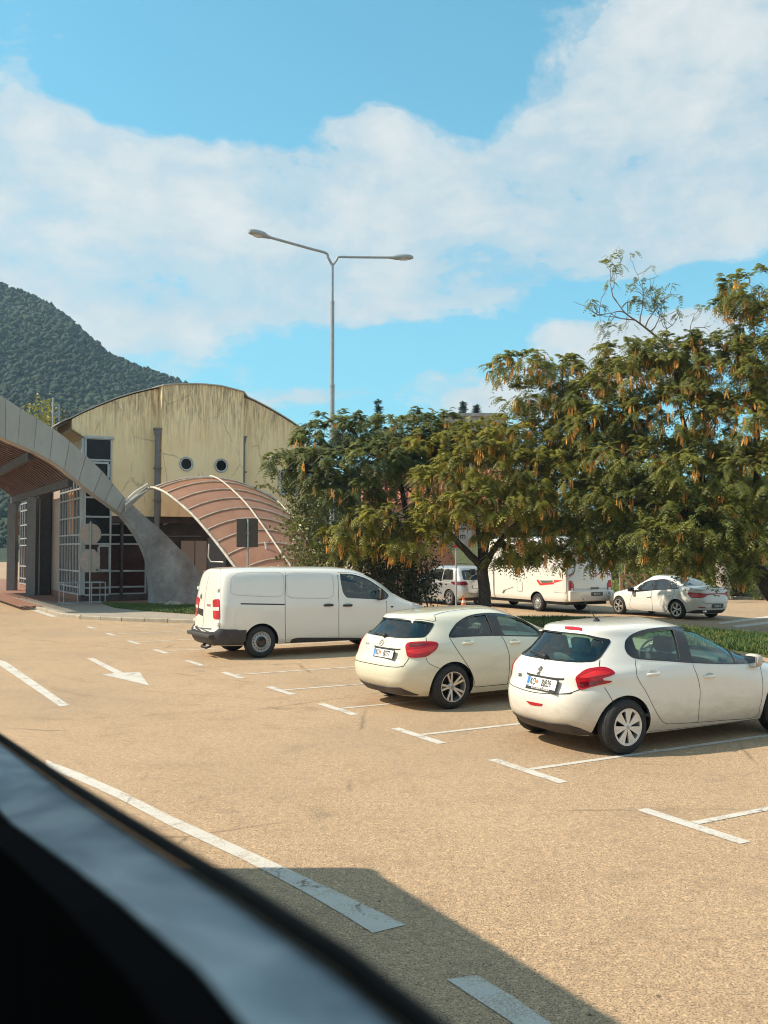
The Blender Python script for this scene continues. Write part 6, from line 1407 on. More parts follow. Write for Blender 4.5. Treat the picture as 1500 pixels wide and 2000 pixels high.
def fronds(name, C, O, mat, parent, per=11, length=0.34, pairs=6, label=None, droop=0.75):
    """feathery drooping fronds fanned out round each twig tip"""
    n_ = len(C)*per; c = np.repeat(C, per, 0)+rng.normal(0, 0.06, (n_, 3)); o = np.repeat(O, per, 0)
    az = rng.uniform(0, 2*np.pi, n_); rnd = np.stack([np.cos(az), np.sin(az), rng.uniform(-0.25, 0.45, n_)], 1)
    d = unit(rnd*0.9+o*0.75+np.array([0, 0, 0.1])); L = length*rng.uniform(0.6, 1.25, n_)
    sd_ = unit(np.cross(d, np.array([0, 0, 1.0]))+1e-6); g = droop*rng.uniform(0.7, 1.4, n_)
    ts = (np.arange(pairs)+0.6)/pairs; V_ = np.zeros((n_, pairs, 2, 4, 3), np.float32)
    for i, t in enumerate(ts):
        b_ = c+d*(L*t)[:, None]; b_[:, 2] -= g*L*t*t
        tan = d.copy(); tan[:, 2] -= 2*g*t; tan = unit(tan)
        pl = (0.30*L*np.sin(np.pi*(0.18+0.78*t)))[:, None]; w = (L*0.062)[:, None]
        for s_, sg in enumerate((-1, 1)):
            dirp = unit(sd_*sg+tan*0.45+np.array([0, 0, -0.35])); wv = tan*w
            V_[:, i, s_, 0] = b_-wv; V_[:, i, s_, 1] = b_+wv; V_[:, i, s_, 2] = b_+dirp*pl+wv*0.7; V_[:, i, s_, 3] = b_+dirp*pl-wv*0.7
    v = V_.reshape(-1, 3); f = np.arange(len(v)).reshape(-1, 4); ob = np_mesh(name, v, f, mat, parent)
    ob['kind'] = 'stuff'
    if label: ob['label'] = label
    return ob
def pods(name, C, mat, parent, frac=0.25, k=(4, 9), ln=(0.16, 0.30), w=0.026, seed=0):
    sel = C[rng.uniform(size=len(C)) < frac]; V_ = []
    for c in sel:
        m_ = rng.integers(*k); c = c+np.array([0, 0, -0.1])+rng.normal(0, 0.08, 3); hh = rng.uniform(0.05, 0.3)
        for _ in range(m_):
            p = c+np.array([rng.normal(0, 0.045), rng.normal(0, 0.045), -rng.uniform(0, hh)]); L = rng.uniform(*ln); a = rng.uniform(0, np.pi); t = np.array([rng.normal(0, .16), rng.normal(0, .16), -1.0]); t /= np.linalg.norm(t)
            s_ = np.array([math.cos(a), math.sin(a), 0])*w*rng.uniform(.7, 1.3); mdl = p+t*L*.5+np.cross(t, s_)*0.35
            V_ += [p-s_*.3, p+s_*.3, mdl+s_, mdl-s_, mdl-s_, mdl+s_, p+t*L+s_*.3, p+t*L-s_*.3]
    v = np.array(V_, np.float32); ob = np_mesh(name, v, np.arange(len(v)).reshape(-1, 4), mat, parent); ob['kind'] = 'stuff'; return ob
def broad(name, C, O, mat, parent, per=16, size=0.055, spread=0.22, label=None):
    n_ = len(C)*per; c = np.repeat(C, per, 0)+rng.normal(0, spread, (n_, 3)); a = unit(rng.normal(size=(n_, 3))+np.repeat(O, per, 0)*0.6+np.array([0, 0, -.3]))
    b_ = unit(np.cross(a, rng.normal(size=(n_, 3)))); s_ = (size*rng.uniform(.6, 1.4, n_))[:, None]
    v = np.stack([c-a*s_, c+b_*s_*.55, c+a*s_*1.1, c-b_*s_*.55], 1).reshape(-1, 3); ob = np_mesh(name, v, np.arange(len(v)).reshape(-1, 4), mat, parent); ob['kind'] = 'stuff'
    if label: ob['label'] = label
    return ob
def limb(mb, pts, r0, r1, seg=8):
    pp = smooth_pts([Vector(p) for p in pts], 5); pp = [p+Vector((random.uniform(-1, 1), random.uniform(-1, 1), random.uniform(-1, 1)))*r0*0.10 for p in pp]
    mb.tube(pp, [r0+(r1-r0)*i/(len(pp)-1) for i in range(len(pp))], seg); return pp
def twigs(mb, tips, C, maxd=2.4, n_=60, r=0.014):
    for _ in range(n_):
        a = Vector(tips[rng.integers(len(tips))]); c = Vector(C[rng.integers(len(C))])
        if (a-c).length < maxd: mdl = (a+c)/2+Vector((rng.normal(0, .1), rng.normal(0, .1), .12)); mb.tube([a, mdl, c], [r*1.5, r, r*.4], 4, caps=False)
def LP(L, d0, d1=None):
    d1 = d1 if d1 is not None else d0; k = len(L)-1
    return [P(x, y, d0+(d1-d0)*i/k) for i, (x, y) in enumerate(L)]
def shift(o, org):
    """express a child mesh relative to its thing's base"""
    me = o.data; me.transform(Matrix.Translation((-org.x, -org.y, -org.z))); return o
def tree(name, label, base, cat='tree', group=None): return thing(name, label, cat, base, 0, group)

# ---- middle tree: trunk seen in front of the motorhome
bB = P(946, 1075, 30.5); bB = Vector((bB.x, bB.y, 0)); tB = tree('silk_tree', 'middle silk tree whose forked trunk stands before the motorhome, hung with orange pods', bB, group='silk trees along the verge')
mb = MB(); tips = []
limb(mb, [bB+UP*-.05]+LP([(947, 1180), (944, 1130), (943, 1102)], 30.5), .22, .17, 12)
for L_, d1, r0, r1 in (([(943, 1110), (915, 1080), (885, 1050), (868, 1022), (830, 985), (790, 950)], 32.2, .13, .03), ([(942, 1105), (938, 1060), (930, 1020), (915, 960), (890, 900)], 33.5, .12, .03), ([(945, 1105), (952, 1060), (972, 1000), (990, 930), (1010, 860)], 34, .11, .03),
                      ([(947, 1108), (972, 1062), (1010, 1022), (1045, 996), (1090, 950), (1130, 905)], 32.4, .11, .03), ([(868, 1022), (848, 1012), (800, 1010), (740, 1015)], 31.5, .06, .02), ([(1010, 1022), (1060, 1020), (1110, 1030), (1150, 1045)], 31.6, .05, .015)):
    tips += limb(mb, LP(L_, 30.5, d1-2.4), r0, r1)[8:]
eB = [(905, 860, 110, 42, 33.5, 2.0), (1010, 855, 110, 50, 33, 2.2), (960, 905, 130, 45, 31.8, 1.6), (880, 940, 80, 38, 31.5, 1.4), (1060, 930, 100, 45, 31.6, 1.5), (860, 1000, 60, 30, 31.2, 1.0), (930, 985, 90, 38, 31.0, 1.2), (1010, 985, 90, 36, 31.2, 1.2), (1120, 985, 70, 40, 31.6, 1.2),
      (1060, 1045, 45, 36, 31.4, .8), (1110, 1062, 38, 34, 31.4, .7), (1000, 1072, 35, 26, 31.8, .7), (1165, 1050, 50, 36, 31.3, .8), (960, 1030, 40, 24, 31.4, .7), (820, 890, 60, 35, 33, 1.4), (1100, 870, 80, 50, 32.6, 1.6), (1000, 1078, 55, 22, 31.6, .7), (1085, 1088, 42, 20, 31.4, .6), (1150, 1078, 48, 24, 31.4, .7), (1190, 1090, 26, 14, 31.2, .5), (1040, 1055, 60, 25, 31.6, .7),
      (700, 1030, 70, 22, 31.8, .9), (770, 1010, 90, 26, 31.6, 1.0), (790, 1062, 70, 20, 31.5, .8), (690, 1068, 50, 16, 31.6, .7), (830, 1035, 60, 20, 31.4, .8)]
eB = [(a_, b_, c_, d_, e_-2.2, f_*.62) for a_, b_, c_, d_, e_, f_ in eB]
cB, oB = ell_points(eB, 21); fronds('crown', cB, oB, M['leaf_b'], tB, 13, .31); pods('seed_pods', cB, M['pod'], tB, .42)
twigs(mb, tips, cB, 2.4, 420); tr_ = mb.build('trunk', M['bark'], tB)
for o in [x for x in COL.objects if x.parent == tB]: shift(o, bB)

# ---- left tree of the row
bA = P(800, 1075, 31.6); bA = Vector((bA.x, bA.y, 0)); tA = tree('silk_tree', 'left silk tree, darkest and widest, its crown reaching to the ochre building', bA, group='silk trees along the verge')
mb = MB(); tips = []; limb(mb, [bA+UP*-.05]+LP([(802, 1150), (805, 1090), (800, 1050)], 31.6), .22, .16, 10)
for L_, d1, r0, r1 in (([(800, 1060), (760, 1000), (700, 940), (640, 890)], 35.5, .13, .03), ([(800, 1055), (790, 980), (770, 900), (740, 850)], 37, .12, .03), ([(801, 1055), (830, 980), (850, 900), (870, 850)], 37, .12, .03), ([(700, 940), (640, 930), (570, 915)], 35, .05, .015)):
    tips += limb(mb, LP(L_, 31.6, d1-4.9), r0, r1)[6:]
eA = [(650, 845, 75, 34, 36.5, 1.8), (720, 840, 75, 34, 37, 2.0), (800, 838, 80, 36, 37, 2.0), (865, 845, 60, 34, 37, 1.8), (600, 880, 55, 34, 36, 1.4), (548, 903, 40, 20, 35.6, .8), (640, 905, 75, 34, 35.4, 1.4), (715, 905, 80, 38, 35.2, 1.4),
      (600, 925, 50, 24, 35.2, .9), (690, 955, 60, 26, 35, 1.0), (760, 890, 60, 34, 35.5, 1.2), (850, 900, 60, 34, 36, 1.2), (640, 960, 40, 24, 35, .8), (750, 950, 40, 18, 35.6, .7)]
eA = [(a_, b_, c_, d_, e_-5.0, f_*.55) for a_, b_, c_, d_, e_, f_ in eA]
cA, oA = ell_points(eA, 22); fronds('crown', cA, oA, M['leaf_a'], tA, 13, .31); pods('seed_pods', cA, M['pod'], tA, .10)
twigs(mb, tips, cA, 2.6, 300); mb.build('trunk', M['bark'], tA)
for o in [x for x in COL.objects if x.parent == tA]: shift(o, bA)

# ---- right tree, nearest and tallest, leaning in from the edge
bC = P(1590, 1075, 27.5); bC = Vector((bC.x, bC.y, 0)); tC = tree('silk_tree', 'right silk tree, tallest and nearest, its thick dark trunk leaning in from the picture edge', bC, group='silk trees along the verge')
mb = MB(); tips = []
limb(mb, [bC+UP*-.05]+LP([(1560, 1215), (1515, 1165), (1470, 1105), (1420, 1050)], 27.6, 28.5), .30, .23, 12)
for L_, d0, d1, r0, r1 in (([(1425, 1055), (1370, 1020), (1310, 990), (1260, 950), (1215, 900), (1170, 850), (1100, 790)], 28.4, 30, .21, .04), ([(1400, 1035), (1380, 960), (1350, 880), (1330, 800), (1320, 720)], 28.4, 30, .13, .04), ([(1470, 1105), (1475, 1000), (1480, 880), (1470, 760), (1450, 640)], 28, 28.5, .17, .04),
                          ([(1310, 990), (1250, 985), (1190, 970), (1140, 940)], 28.8, 29, .08, .02), ([(1500, 1140), (1560, 1030), (1600, 900), (1620, 780)], 27.8, 27, .16, .05), ([(1370, 1020), (1320, 1040), (1260, 1060)], 28.4, 28, .06, .02)):
    tips += limb(mb, LP(L_, d0, d1), r0, r1)[8:]
tw0 = LP([(1325, 705), (1290, 665), (1250, 632), (1222, 612), (1205, 590)], 29); mbt = MB(); mbt.tube(smooth_pts(tw0, 4), [.045-.0021*i for i in range(17)], 6)
def rec(p, d, L, r, n_):
    pts = [p]; q = p.copy(); dd = d.copy()
    for i in range(5): dd = (dd+Vector((random.gauss(0, .22), random.gauss(0, .22), random.gauss(0.02, .22)))).normalized(); q = q+dd*L/5; pts.append(q.copy())
    mbt.tube(pts, [max(.0065, r*(1-i/6)) for i in range(6)], 4, caps=False); ends.append(q)
    if n_ > 0:
        for k in range(3): rec(pts[random.choice((2, 3, 4, 5))], (dd+Vector((random.gauss(0, .8), random.gauss(0, .5), random.gauss(.15, .6)))).normalized(), L*random.uniform(.45, .75), r*.6, n_-1)
ends = []
for s_, d_ in (((1250, 632), (-.3, 0, 1)), ((1270, 648), (1, 0, .5)), ((1290, 665), (.8, .1, .9)), ((1222, 612), (-.9, 0, .35)), ((1205, 590), (-.3, 0, 1)), ((1215, 600), (.6, 0, .8)), ((1240, 625), (-1, 0, .05)), ((1300, 680), (1, 0, .6)), ((1310, 690), (-1, 0, .3)), ((1260, 640), (.3, 0, 1))):
    rec(P(*s_, 29), Vector(d_).normalized(), random.uniform(.75, 1.25), .022, 2)
eC = [(1030, 715, 75, 20, 30.5, 1.2), (1095, 725, 55, 26, 30.4, 1.2), (1070, 775, 90, 28, 30.6, 1.4), (1150, 790, 90, 48, 30.2, 1.6), (1215, 690, 60, 22, 29.6, 1.2), (1300, 680, 80, 26, 29.4, 1.4), (1250, 735, 110, 40, 29.2, 1.6), (1370, 700, 90, 32, 29, 1.6), (1180, 830, 100, 50, 29.6, 1.6), (1300, 810, 120, 55, 28.8, 1.8),
      (1420, 740, 90, 50, 28.5, 1.8), (1440, 830, 90, 60, 28, 1.8), (1480, 560, 80, 28, 28.6, 1.3), (1445, 590, 50, 22, 28.4, .9), (1490, 640, 60, 45, 28.4, 1.3), (1425, 665, 40, 20, 28.6, .9), (1230, 900, 110, 50, 28.8, 1.6), (1340, 920, 110, 55, 28, 1.7), (1450, 940, 90, 60, 27.4, 1.7), (1180, 970, 80, 40, 29, 1.3), (1280, 985, 100, 44, 28.2, 1.4),
      (1390, 1010, 90, 44, 27.2, 1.4), (1480, 1040, 60, 44, 27, 1.2), (1180, 1035, 60, 34, 29.2, 1.0), (1260, 1055, 70, 30, 28.4, 1.0), (1340, 1060, 70, 34, 27.4, 1.1), (1410, 1090, 60, 28, 27, .9), (1230, 1085, 22, 18, 29, .5), (1185, 1075, 20, 16, 29.3, .5), (1340, 1100, 34, 14, 27.8, .6), (1470, 1110, 24, 20, 26.6, .5), (1560, 700, 90, 90, 27.5, 2.2), (1580, 900, 100, 120, 27, 2.4),
      (1120, 905, 70, 34, 29.8, 1.1), (1300, 1030, 60, 20, 26.8, .7)]
cC, oC = ell_points(eC, 17); top = cC[:, 2] > 5.2
fronds('crown', cC, oC, M['leaf_c'], tC, 12, .33); pods('seed_pods', cC[top], M['pod'], tC, .62); pods('seed_pods', cC[~top], M['pod'], tC, .12)
en = np.array([tuple(e) for e in ends]); en = en[rng.uniform(size=len(en)) < .38]; fronds('sparse_leaves', en, unit(rng.normal(size=en.shape)), M['leaf_c'], tC, 4, .26)
twigs(mb, tips, cC, 1.7, 700); mb.build('trunk', M['bark'], tC); mbt.build('bare_twigs', M['twig'], tC)
for o in [x for x in COL.objects if x.parent == tC]: shift(o, bC)

# ---- shrubs
def shrub(name, label, ells, mat, base_px, dist, cat='shrub', dens=14, per=16, size=.05, spread=.2, sprigs=(), group=None):
    b_ = P(base_px, 1075, dist); b_ = Vector((b_.x, b_.y, 0)); t = thing(name, label, cat, b_, 0, group)
    C_, O_ = ell_points(ells, dens, .35); kp_ = C_[:, 2] > .08; C_, O_ = C_[kp_], O_[kp_]
    o = broad('foliage', C_, O_, mat, t, per, size, spread); shift(o, b_); mb = MB()
    for _ in range(26):
        c = Vector(C_[rng.integers(len(C_))]); s0 = b_+Vector((rng.normal(0, .25), rng.normal(0, .15), 0)); mb.tube([s0, (s0+c)/2+Vector((rng.normal(0, .1), 0, .1)), c], [.03, .018, .006], 5, caps=False)
    for L_ in sprigs:
        pp = smooth_pts(LP(L_, dist), 4); mb.tube(pp, .008, 4, caps=False); cc = np.array([tuple(p) for p in pp]); o2 = broad('sprig', cc, unit(rng.normal(size=cc.shape)), mat, t, 5, size*1.1, .06); shift(o2, b_)
    o = mb.build('stems', M['twig'], t); shift(o, b_); return t
shrub('climbing_shrub', 'light leaved climbing shrub behind the white van, hiding the end of the red canopy', [(640, 1000, 60, 60, 31, 1.0), (600, 1050, 45, 70, 31, .9), (660, 1080, 70, 60, 30.6, 1.0), (585, 960, 30, 30, 31.2, .6), (575, 1010, 22, 40, 31.2, .5), (700, 1020, 50, 50, 31.2, .9), (620, 1120, 60, 50, 30.4, .9)], M['leaf_ivy'], 630, 31, dens=26, per=14, size=.06,
      sprigs=([(600, 960), (570, 930), (545, 905), (530, 898)], [(600, 1000), (560, 975), (530, 950), (500, 948)], [(590, 1060), (560, 1075), (540, 1090)], [(590, 1030), (560, 1020), (545, 1030)], [(620, 940), (600, 915), (585, 900)], [(590, 985), (565, 960), (550, 930)]))
shrub('clipped_bush', 'big dark rounded bush behind the bonnet of the white van', [(795, 1110, 62, 80, 31.5, 1.4), (760, 1150, 60, 60, 31, 1.2), (740, 1080, 60, 50, 31.5, 1.2), (700, 1100, 40, 60, 31, 1.0), (830, 1155, 24, 40, 31, .6)], M['leaf_dark'], 800, 31.5, dens=34, per=16, size=.055)
# planted bank on the far right
for i, (px, py, rx, ry, d, rd, lab, mk) in enumerate(((1235, 1120, 40, 42, 44, 1.4, 'yellow green shrub right of the motorhome, over the timber frame', 'leaf_bank'), (1300, 1085, 60, 60, 47, 1.8, 'green shrub on the bank above the saloon bonnet', 'leaf_b'), (1375, 1090, 50, 62, 46, 1.6, 'bright green shrub on the bank above the saloon boot', 'leaf_bank'),
                                                      (1440, 1080, 55, 70, 46, 1.8, 'green shrub behind the blue standpipe', 'leaf_b'), (1500, 1110, 50, 60, 44, 1.6, 'yellowish shrub at the right edge of the bank', 'leaf_bank'), (1190, 1060, 50, 50, 50, 1.8, 'dark shrub above the motorhome roof', 'leaf_dark'), (1250, 1035, 80, 60, 56, 2.5, 'tall shrub high on the bank above the timber frame', 'leaf_b'), (1390, 1020, 110, 70, 56, 3, 'tall broad shrub high on the bank above the saloon', 'leaf_bank'))):
    shrub('bank_shrub', lab, [(px, py, rx, ry, d, rd)], M[mk], px, d, dens=9, per=16, size=.11, spread=.3, group='shrubs on the planted bank')
# ================================================================== background
# planted bank behind the far kerb
m = M['grass_soil']
mb = MB(); xs = np.linspace(4, 60, 24); ys = np.linspace(0, 14, 8); vs = []
for x in xs:
    y0 = 43.6-0.18*x*0
    for y in ys: vs.append((x, y0+y+2.0, 0.02+0.22*max(0, y-1)**1.05+random.uniform(-.08, .08)*(y > 1)))
k = len(ys); mb.add(vs, [(i*k+j, (i+1)*k+j, (i+1)*k+j+1, i*k+j+1) for i in range(len(xs)-1) for j in range(k-1)], 0, True); tag(mb.build('bank_terrain', m), 'earth of the planted bank behind the motorhome and the saloon', kind='structure')
# timber frame, stump, standpipe
g = G(1215, 1176); t = thing('timber_frame', 'rough orange timber frame with crossed braces between the motorhome and the saloon', 'frame', (g.x, g.y, 0)); k_ = g.y/F; zz = lambda py: HC+(HOR-py)*k_; xx = lambda px: (px-750)*k_-g.x
for nm, a, b, w in (('post', (1212, 1176), (1212, 1124), .12), ('brace', (1214, 1124), (1238, 1148), .10), ('brace', (1220, 1150), (1230, 1138), .08), ('rail', (1208, 1124), (1262, 1122), .08), ('post', (1260, 1176), (1260, 1122), .10), ('brace', (1232, 1126), (1258, 1160), .08), ('pole', (1229, 1122), (1229, 1088), .06), ('pole', (1220, 1122), (1220, 1096), .05), ('brace', (1236, 1094), (1249, 1105), .07)):
    mb = MB(); o = random.uniform(-.04, .04); mb.bar((xx(a[0]), o, zz(a[1])), (xx(b[0])+.001, o, zz(b[1])), w, w, up=Vector((0, 1, 0))); mb.build(nm, M['wood'], t)
g = G(1412, 1171); k_ = g.y/F; t = thing('tree_stump', 'thick pale cut trunk on the bank behind the saloon boot', 'stump', (g.x, g.y, 0)); mb = MB()
mb.tube([(0, 0, -.1), (.03, 0, .5), (-.05, 0, 1.1), (-.08, .05, 1.7)], [.33, .30, .27, .24], 12); mb.build('trunk', M['sign_grey'], t); mb = MB(); mb.lathe([(0, 1.703), (.24, 1.70)], 12, M=Matrix.Translation((-.08, .05, 0))); mb.build('cut_face', M['wood'], t)
g = G(1453, 1169); t = thing('standpipe', 'blue painted standpipe on the bank before the right tree trunk', 'standpipe', (g.x, g.y, 0)); mb = MB(); mb.tube([(0, 0, 0), (0, 0, .62)], .07, 10); mb.tube([(0, 0, .38), (0, 0, .44)], .11, 10); mb.build('riser', M['trim'], t)
mb = MB(); mb.tube([(0, 0, .60), (0, 0, 1.0)], .085, 10); mb.tube([(-.14, 0, .66), (.14, 0, .66)], .05, 8); mb.build('valve_body', M['blue_paint'], t); mb = MB(); mb.lathe([(0, 1.22), (.05, 1.2), (.10, 1.12), (.10, 1.02), (.06, .99)], 12); mb.build('cap', M['concrete'], t)
# height limit sign: white disc with red rim and figures
g = G(891, 1187); k_ = g.y/F; t = thing('height_limit_sign', 'height limit sign reading 4.5m on a thin pole before the silver car', 'road sign', (g.x, g.y, 0)); zz = lambda py: HC+(HOR-py)*k_
mb = MB(); mb.tube([(0, 0, 0), (0, 0, zz(1030))], .035, 8); mb.build('pole', M['galv'], t)
zc = zz(1048); Mx = Matrix.Translation((.1, -.05, zc)) @ Matrix.Rotation(math.pi/2, 4, 'X')
mb = MB(); mb.box((-.48, -.05, zc-.5), (.62, -.04, zc+.5)); pl_ = mb.build('sign_plate', M['frame'], t)
cu = bpy.data.curves.new('lettering', 'FONT'); cu.body = '4.5m'; cu.size = .36; cu.extrude = .003; cu.align_x = 'CENTER'; tmp = bpy.data.objects.new('tmp', cu); COL.objects.link(tmp); dg = bpy.context.evaluated_depsgraph_get(); dg.update(); me = bpy.data.meshes.new_from_object(tmp.evaluated_get(dg)); bpy.data.objects.remove(tmp)
me.transform(Matrix.Translation((.07, -.056, zc-.1)) @ Matrix.Rotation(math.pi/2, 4, 'X') @ Matrix.Diagonal((.9, 1, 1, 1))); me.materials.clear(); me.materials.append(M['plate_text']); o = bpy.data.objects.new('lettering', me); link(o, pl_)
mb = MB(); mb.add([(-.15, -.056, zc-.44), (.25, -.056, zc-.44), (.05, -.056, zc-.2)], [(0, 1, 2)]); mb.build('red_arrow', M['red_print'], pl_)
# house with red tiled roof seen in gaps between the trees
hx = P(815, 1075, 62); hb = Vector((hx.x, hx.y, 0)); hs = thing('house', 'salmon walled house with a red tiled roof glimpsed behind the middle tree', 'house', hb)
mb = MB(); mb.box((-3, -3.5, 0), (6, 4, 5.2)); mb.build('wall', plain('salmon_render', (0.50, 0.27, 0.17), .85, var=.1, scale=1), hs)
M['tile'] = plain('terracotta_tiles', (0.36, 0.12, 0.06), .8, var=.35, scale=3)
rf = MB(); rf.add([(-3.6, -4.1, 5.1), (6.6, -4.1, 5.1), (6.6, .25, 7.6), (-3.6, .25, 7.6), (-3.6, 4.6, 5.1), (6.6, 4.6, 5.1)], [(0, 1, 2, 3), (3, 2, 5, 4), (0, 3, 4), (1, 5, 2)]); rfo = rf.build('roof', M['tile'], hs)
tl_ = MB()
for i in range(31):
    x = -3.5+i*.33; a = Vector((x, -4.15, 5.13)); b = Vector((x, .2, 7.63))
    for j in range(9): tl_.tube([a+(b-a)*(j/9), a+(b-a)*((j+1)/9)-UP*.03], .10, 6, caps=False)
o = tl_.build('roof_tiles', M['tile'], rfo); o['kind'] = 'stuff'
for x in (-1.4, 1.5, 4.4): mb = MB(); mb.box((x-.5, -3.56, 2.8), (x+.5, -3.47, 4.1)); w_ = mb.build('window', M['white'], hs); mb = MB(); mb.box((x-.42, -3.6, 2.9), (x+.42, -3.565, 4.0)); mb.build('pane', M['pane'], w_)
# grey flat block whose top shows over the trees
gx = P(925, 1075, 75); t = thing('concrete_block', 'plain grey concrete building top showing above the trees', 'building', (gx.x, gx.y, 0)); zt = HC+(HOR-806)*75/F
mb = MB(); mb.box((-2.2, 0, 0), (2.6, 8, zt-.25)); mb.build('wall', M['concrete'], t); mb = MB(); mb.box((-2.35, -.15, zt-.25), (2.75, 8.15, zt)); mb.build('parapet', M['concrete'], t)
for i in range(4): mb = MB(); mb.box((-1.9+i*1.2, -.04, zt-3.2), (-1.2+i*1.2, -.005, zt-1.9)); mb.build('window', M['pane'], t)
# conifers
def conifer(px, pt, d, r, lab, spread=1.0):
    b = P(px, 1075, d); b = Vector((b.x, b.y, 0)); zt = HC+(HOR-pt)*d/F; t = thing('conifer', lab, 'tree', b); n_ = 260; h = rng.uniform(.25, 1, n_)**.8; a = rng.uniform(0, 6.28, n_)
    rr = r*(1-h)*rng.uniform(.3, 1, n_)+.04; C_ = np.stack([rr*np.cos(a), rr*np.sin(a), h*zt], 1); O_ = np.stack([np.cos(a), np.sin(a), .3+0*a], 1); fronds('crown', C_, O_, M['conifer'], t, 6, .42*spread, 5, droop=.2)
    mb = MB(); mb.tube([(0, 0, 0), (0, 0, zt*.6), (0, 0, zt)], [.15, .08, .015], 6); mb.build('trunk', M['bark'], t)
conifer(738, 783, 60, .45, 'thin dark cypress tip above the left silk tree', .7); conifer(905, 786, 90, 2.4, 'cedar top left of the grey concrete building'); conifer(932, 792, 92, 2.0, 'cedar top right above the grey concrete building')
# dense trees closing the view behind the row
def leafy(px, pt, d, rx, lab, mk, name='leafy_tree', pb=1075):
    b = P(px, 1075, d); b = Vector((b.x, b.y, 0)); t = thing(name, lab, 'tree', b, 0, 'trees behind the car park'); k = d/F; mid = (pt+pb)/2
    C_, O_ = ell_points([(px, mid, rx, (pb-pt)/2, d, rx*k*.8), (px-rx*.5, mid+20, rx*.6, (pb-pt)*.35, d-1, rx*k*.5), (px+rx*.5, mid+15, rx*.6, (pb-pt)*.38, d-1, rx*k*.5)], 3.2, .5); kp_ = C_[:, 2] > .5; C_, O_ = C_[kp_], O_[kp_]
    o = broad('crown', C_, O_, M[mk], t, 14, .17, .42); shift(o, b); mb = MB(); zt = HC+(HOR-mid)*k; mb.tube([(0, 0, 0), (.1, 0, zt*.5), (0, 0, zt)], [.3, .22, .08], 8)
    for q in range(7): a = q*.9; mb.tube([(0, 0, zt*.5), (math.cos(a)*rx*k*.3, math.sin(a), zt*.8), (math.cos(a)*rx*k*.6, math.sin(a)*2, zt)], [.1, .06, .02], 5, caps=False)
    mb.build('trunk', M['bark'], t)
for px, pt, d, rx, lab, mk in ((600, 960, 58, 60, 'broadleaf tree beyond the right end of the ochre building', 'leaf_dark'), (700, 950, 70, 70, 'dark tree left of the tiled roof house', 'leaf_dark'), (1010, 930, 60, 90, 'green tree right of the tiled roof house', 'leaf_b'), (1130, 900, 62, 90, 'tall green tree beyond the motorhome', 'leaf_dark'),
                               (1250, 860, 64, 100, 'tall tree beyond the timber frame', 'leaf_b'), (1370, 840, 60, 100, 'tall tree beyond the saloon', 'leaf_bank'), (1480, 830, 62, 110, 'tall tree at the right edge beyond the bank', 'leaf_b'), (1620, 850, 60, 110, 'tree beyond the right silk tree, out at the edge', 'leaf_dark'), (660, 1000, 50, 50, 'low dense tree behind the climbing shrub', 'leaf_dark'), (760, 980, 48, 60, 'dense dark tree behind the clipped bush', 'leaf_dark')):
    leafy(px, pt, d, rx, lab, mk)
leafy(75, 775, 85, 45, 'light green tree rising behind the canopy arch under the hill', 'leaf_b', pb=870); leafy(25, 800, 92, 50, 'dark tree behind the canopy arch at the left edge', 'leaf_dark', pb=900); leafy(120, 800, 100, 35, 'small dark tree just left of the ochre roof', 'leaf_dark', pb=880)
# wooded hill
ridge = [(-600, 300), (-300, 400), (-100, 480), (0, 541), (60, 570), (130, 615), (200, 665), (250, 690), (300, 722), (352, 749), (450, 810), (560, 870), (700, 945), (900, 1000), (1500, 1030), (2600, 1040)]
rt = [((px-750)/F, HC+(HOR-py)/F*450) for px, py in ridge]; RX = [r[0] for r in rt]; RZ = [r[1] for r in rt]
def hill_h(x, y):
    t = np.clip((y-190)/260, 0, 1)**1.15; b = np.interp(x/np.maximum(y, 1), RX, RZ)
    nz = 3.5*np.sin(x*.045+1.3)*np.sin(y*.05)+2.0*np.sin(x*.11+y*.07)
    return b*t*np.where(y > 450, np.maximum(0, 1-((y-450)/420)**2), 1)*0.985+nz*t-0.3
gx_, gy_ = np.meshgrid(np.linspace(-640, 620, 150), np.linspace(185, 860, 70), indexing='ij'); hz_ = hill_h(gx_, gy_); vv = np.stack([gx_, gy_, hz_], -1).reshape(-1, 3); A_, B_ = gx_.shape
ff = np.array([(i*B_+j, (i+1)*B_+j, (i+1)*B_+j+1, i*B_+j+1) for i in range(A_-1) for j in range(B_-1)])
M['forest'] = leaf_mat('wooded_slope', (0.009, 0.022, 0.015), (0.030, 0.050, 0.022), 0.0, 0.035, .9)
M['forest_floor'] = plain('scrub_slope', (0.025, 0.045, 0.022), .95, var=.4, scale=.1)
tag(np_mesh('hill', vv, ff, M['forest_floor'], None, True), 'steep dark green wooded hillside on the left', kind='structure')
bm = bmesh.new(); bmesh.ops.create_icosphere(bm, subdivisions=1, radius=1); iv = np.array([tuple(v.co) for v in bm.verts]); ifc = np.array([[v.index for v in f.verts] for f in bm.faces]); bm.free()
N_ = 38000; tx = rng.uniform(-1.9, .35, N_*2)**1; ty = 200+270*rng.uniform(0, 1, N_*2)**.8; X_ = tx*.46*ty/1.0; ok = (X_/ty < .2); X_, ty = X_[ok][:N_], ty[ok][:N_]; N_ = len(X_)
r_ = rng.uniform(.6, 1.25, N_)*np.where(rng.uniform(size=N_) > .9, 1.6, 1)*.9; V_ = iv[None]*(1+rng.normal(0, .26, (N_, len(iv), 1)))*r_[:, None, None]; V_[:, :, 2] *= 1.15; V_ += np.stack([X_, ty, hill_h(X_, ty)+r_*.5], 1)[:, None]
sel = rng.uniform(size=N_) < 1; F_ = (ifc[None]+np.arange(N_)[:, None, None]*len(iv)).reshape(-1, 3)
tag(np_mesh('forest', V_.reshape(-1, 3), F_, M['forest'], None, False), 'dense dark woodland covering the hillside on the left', kind='stuff')

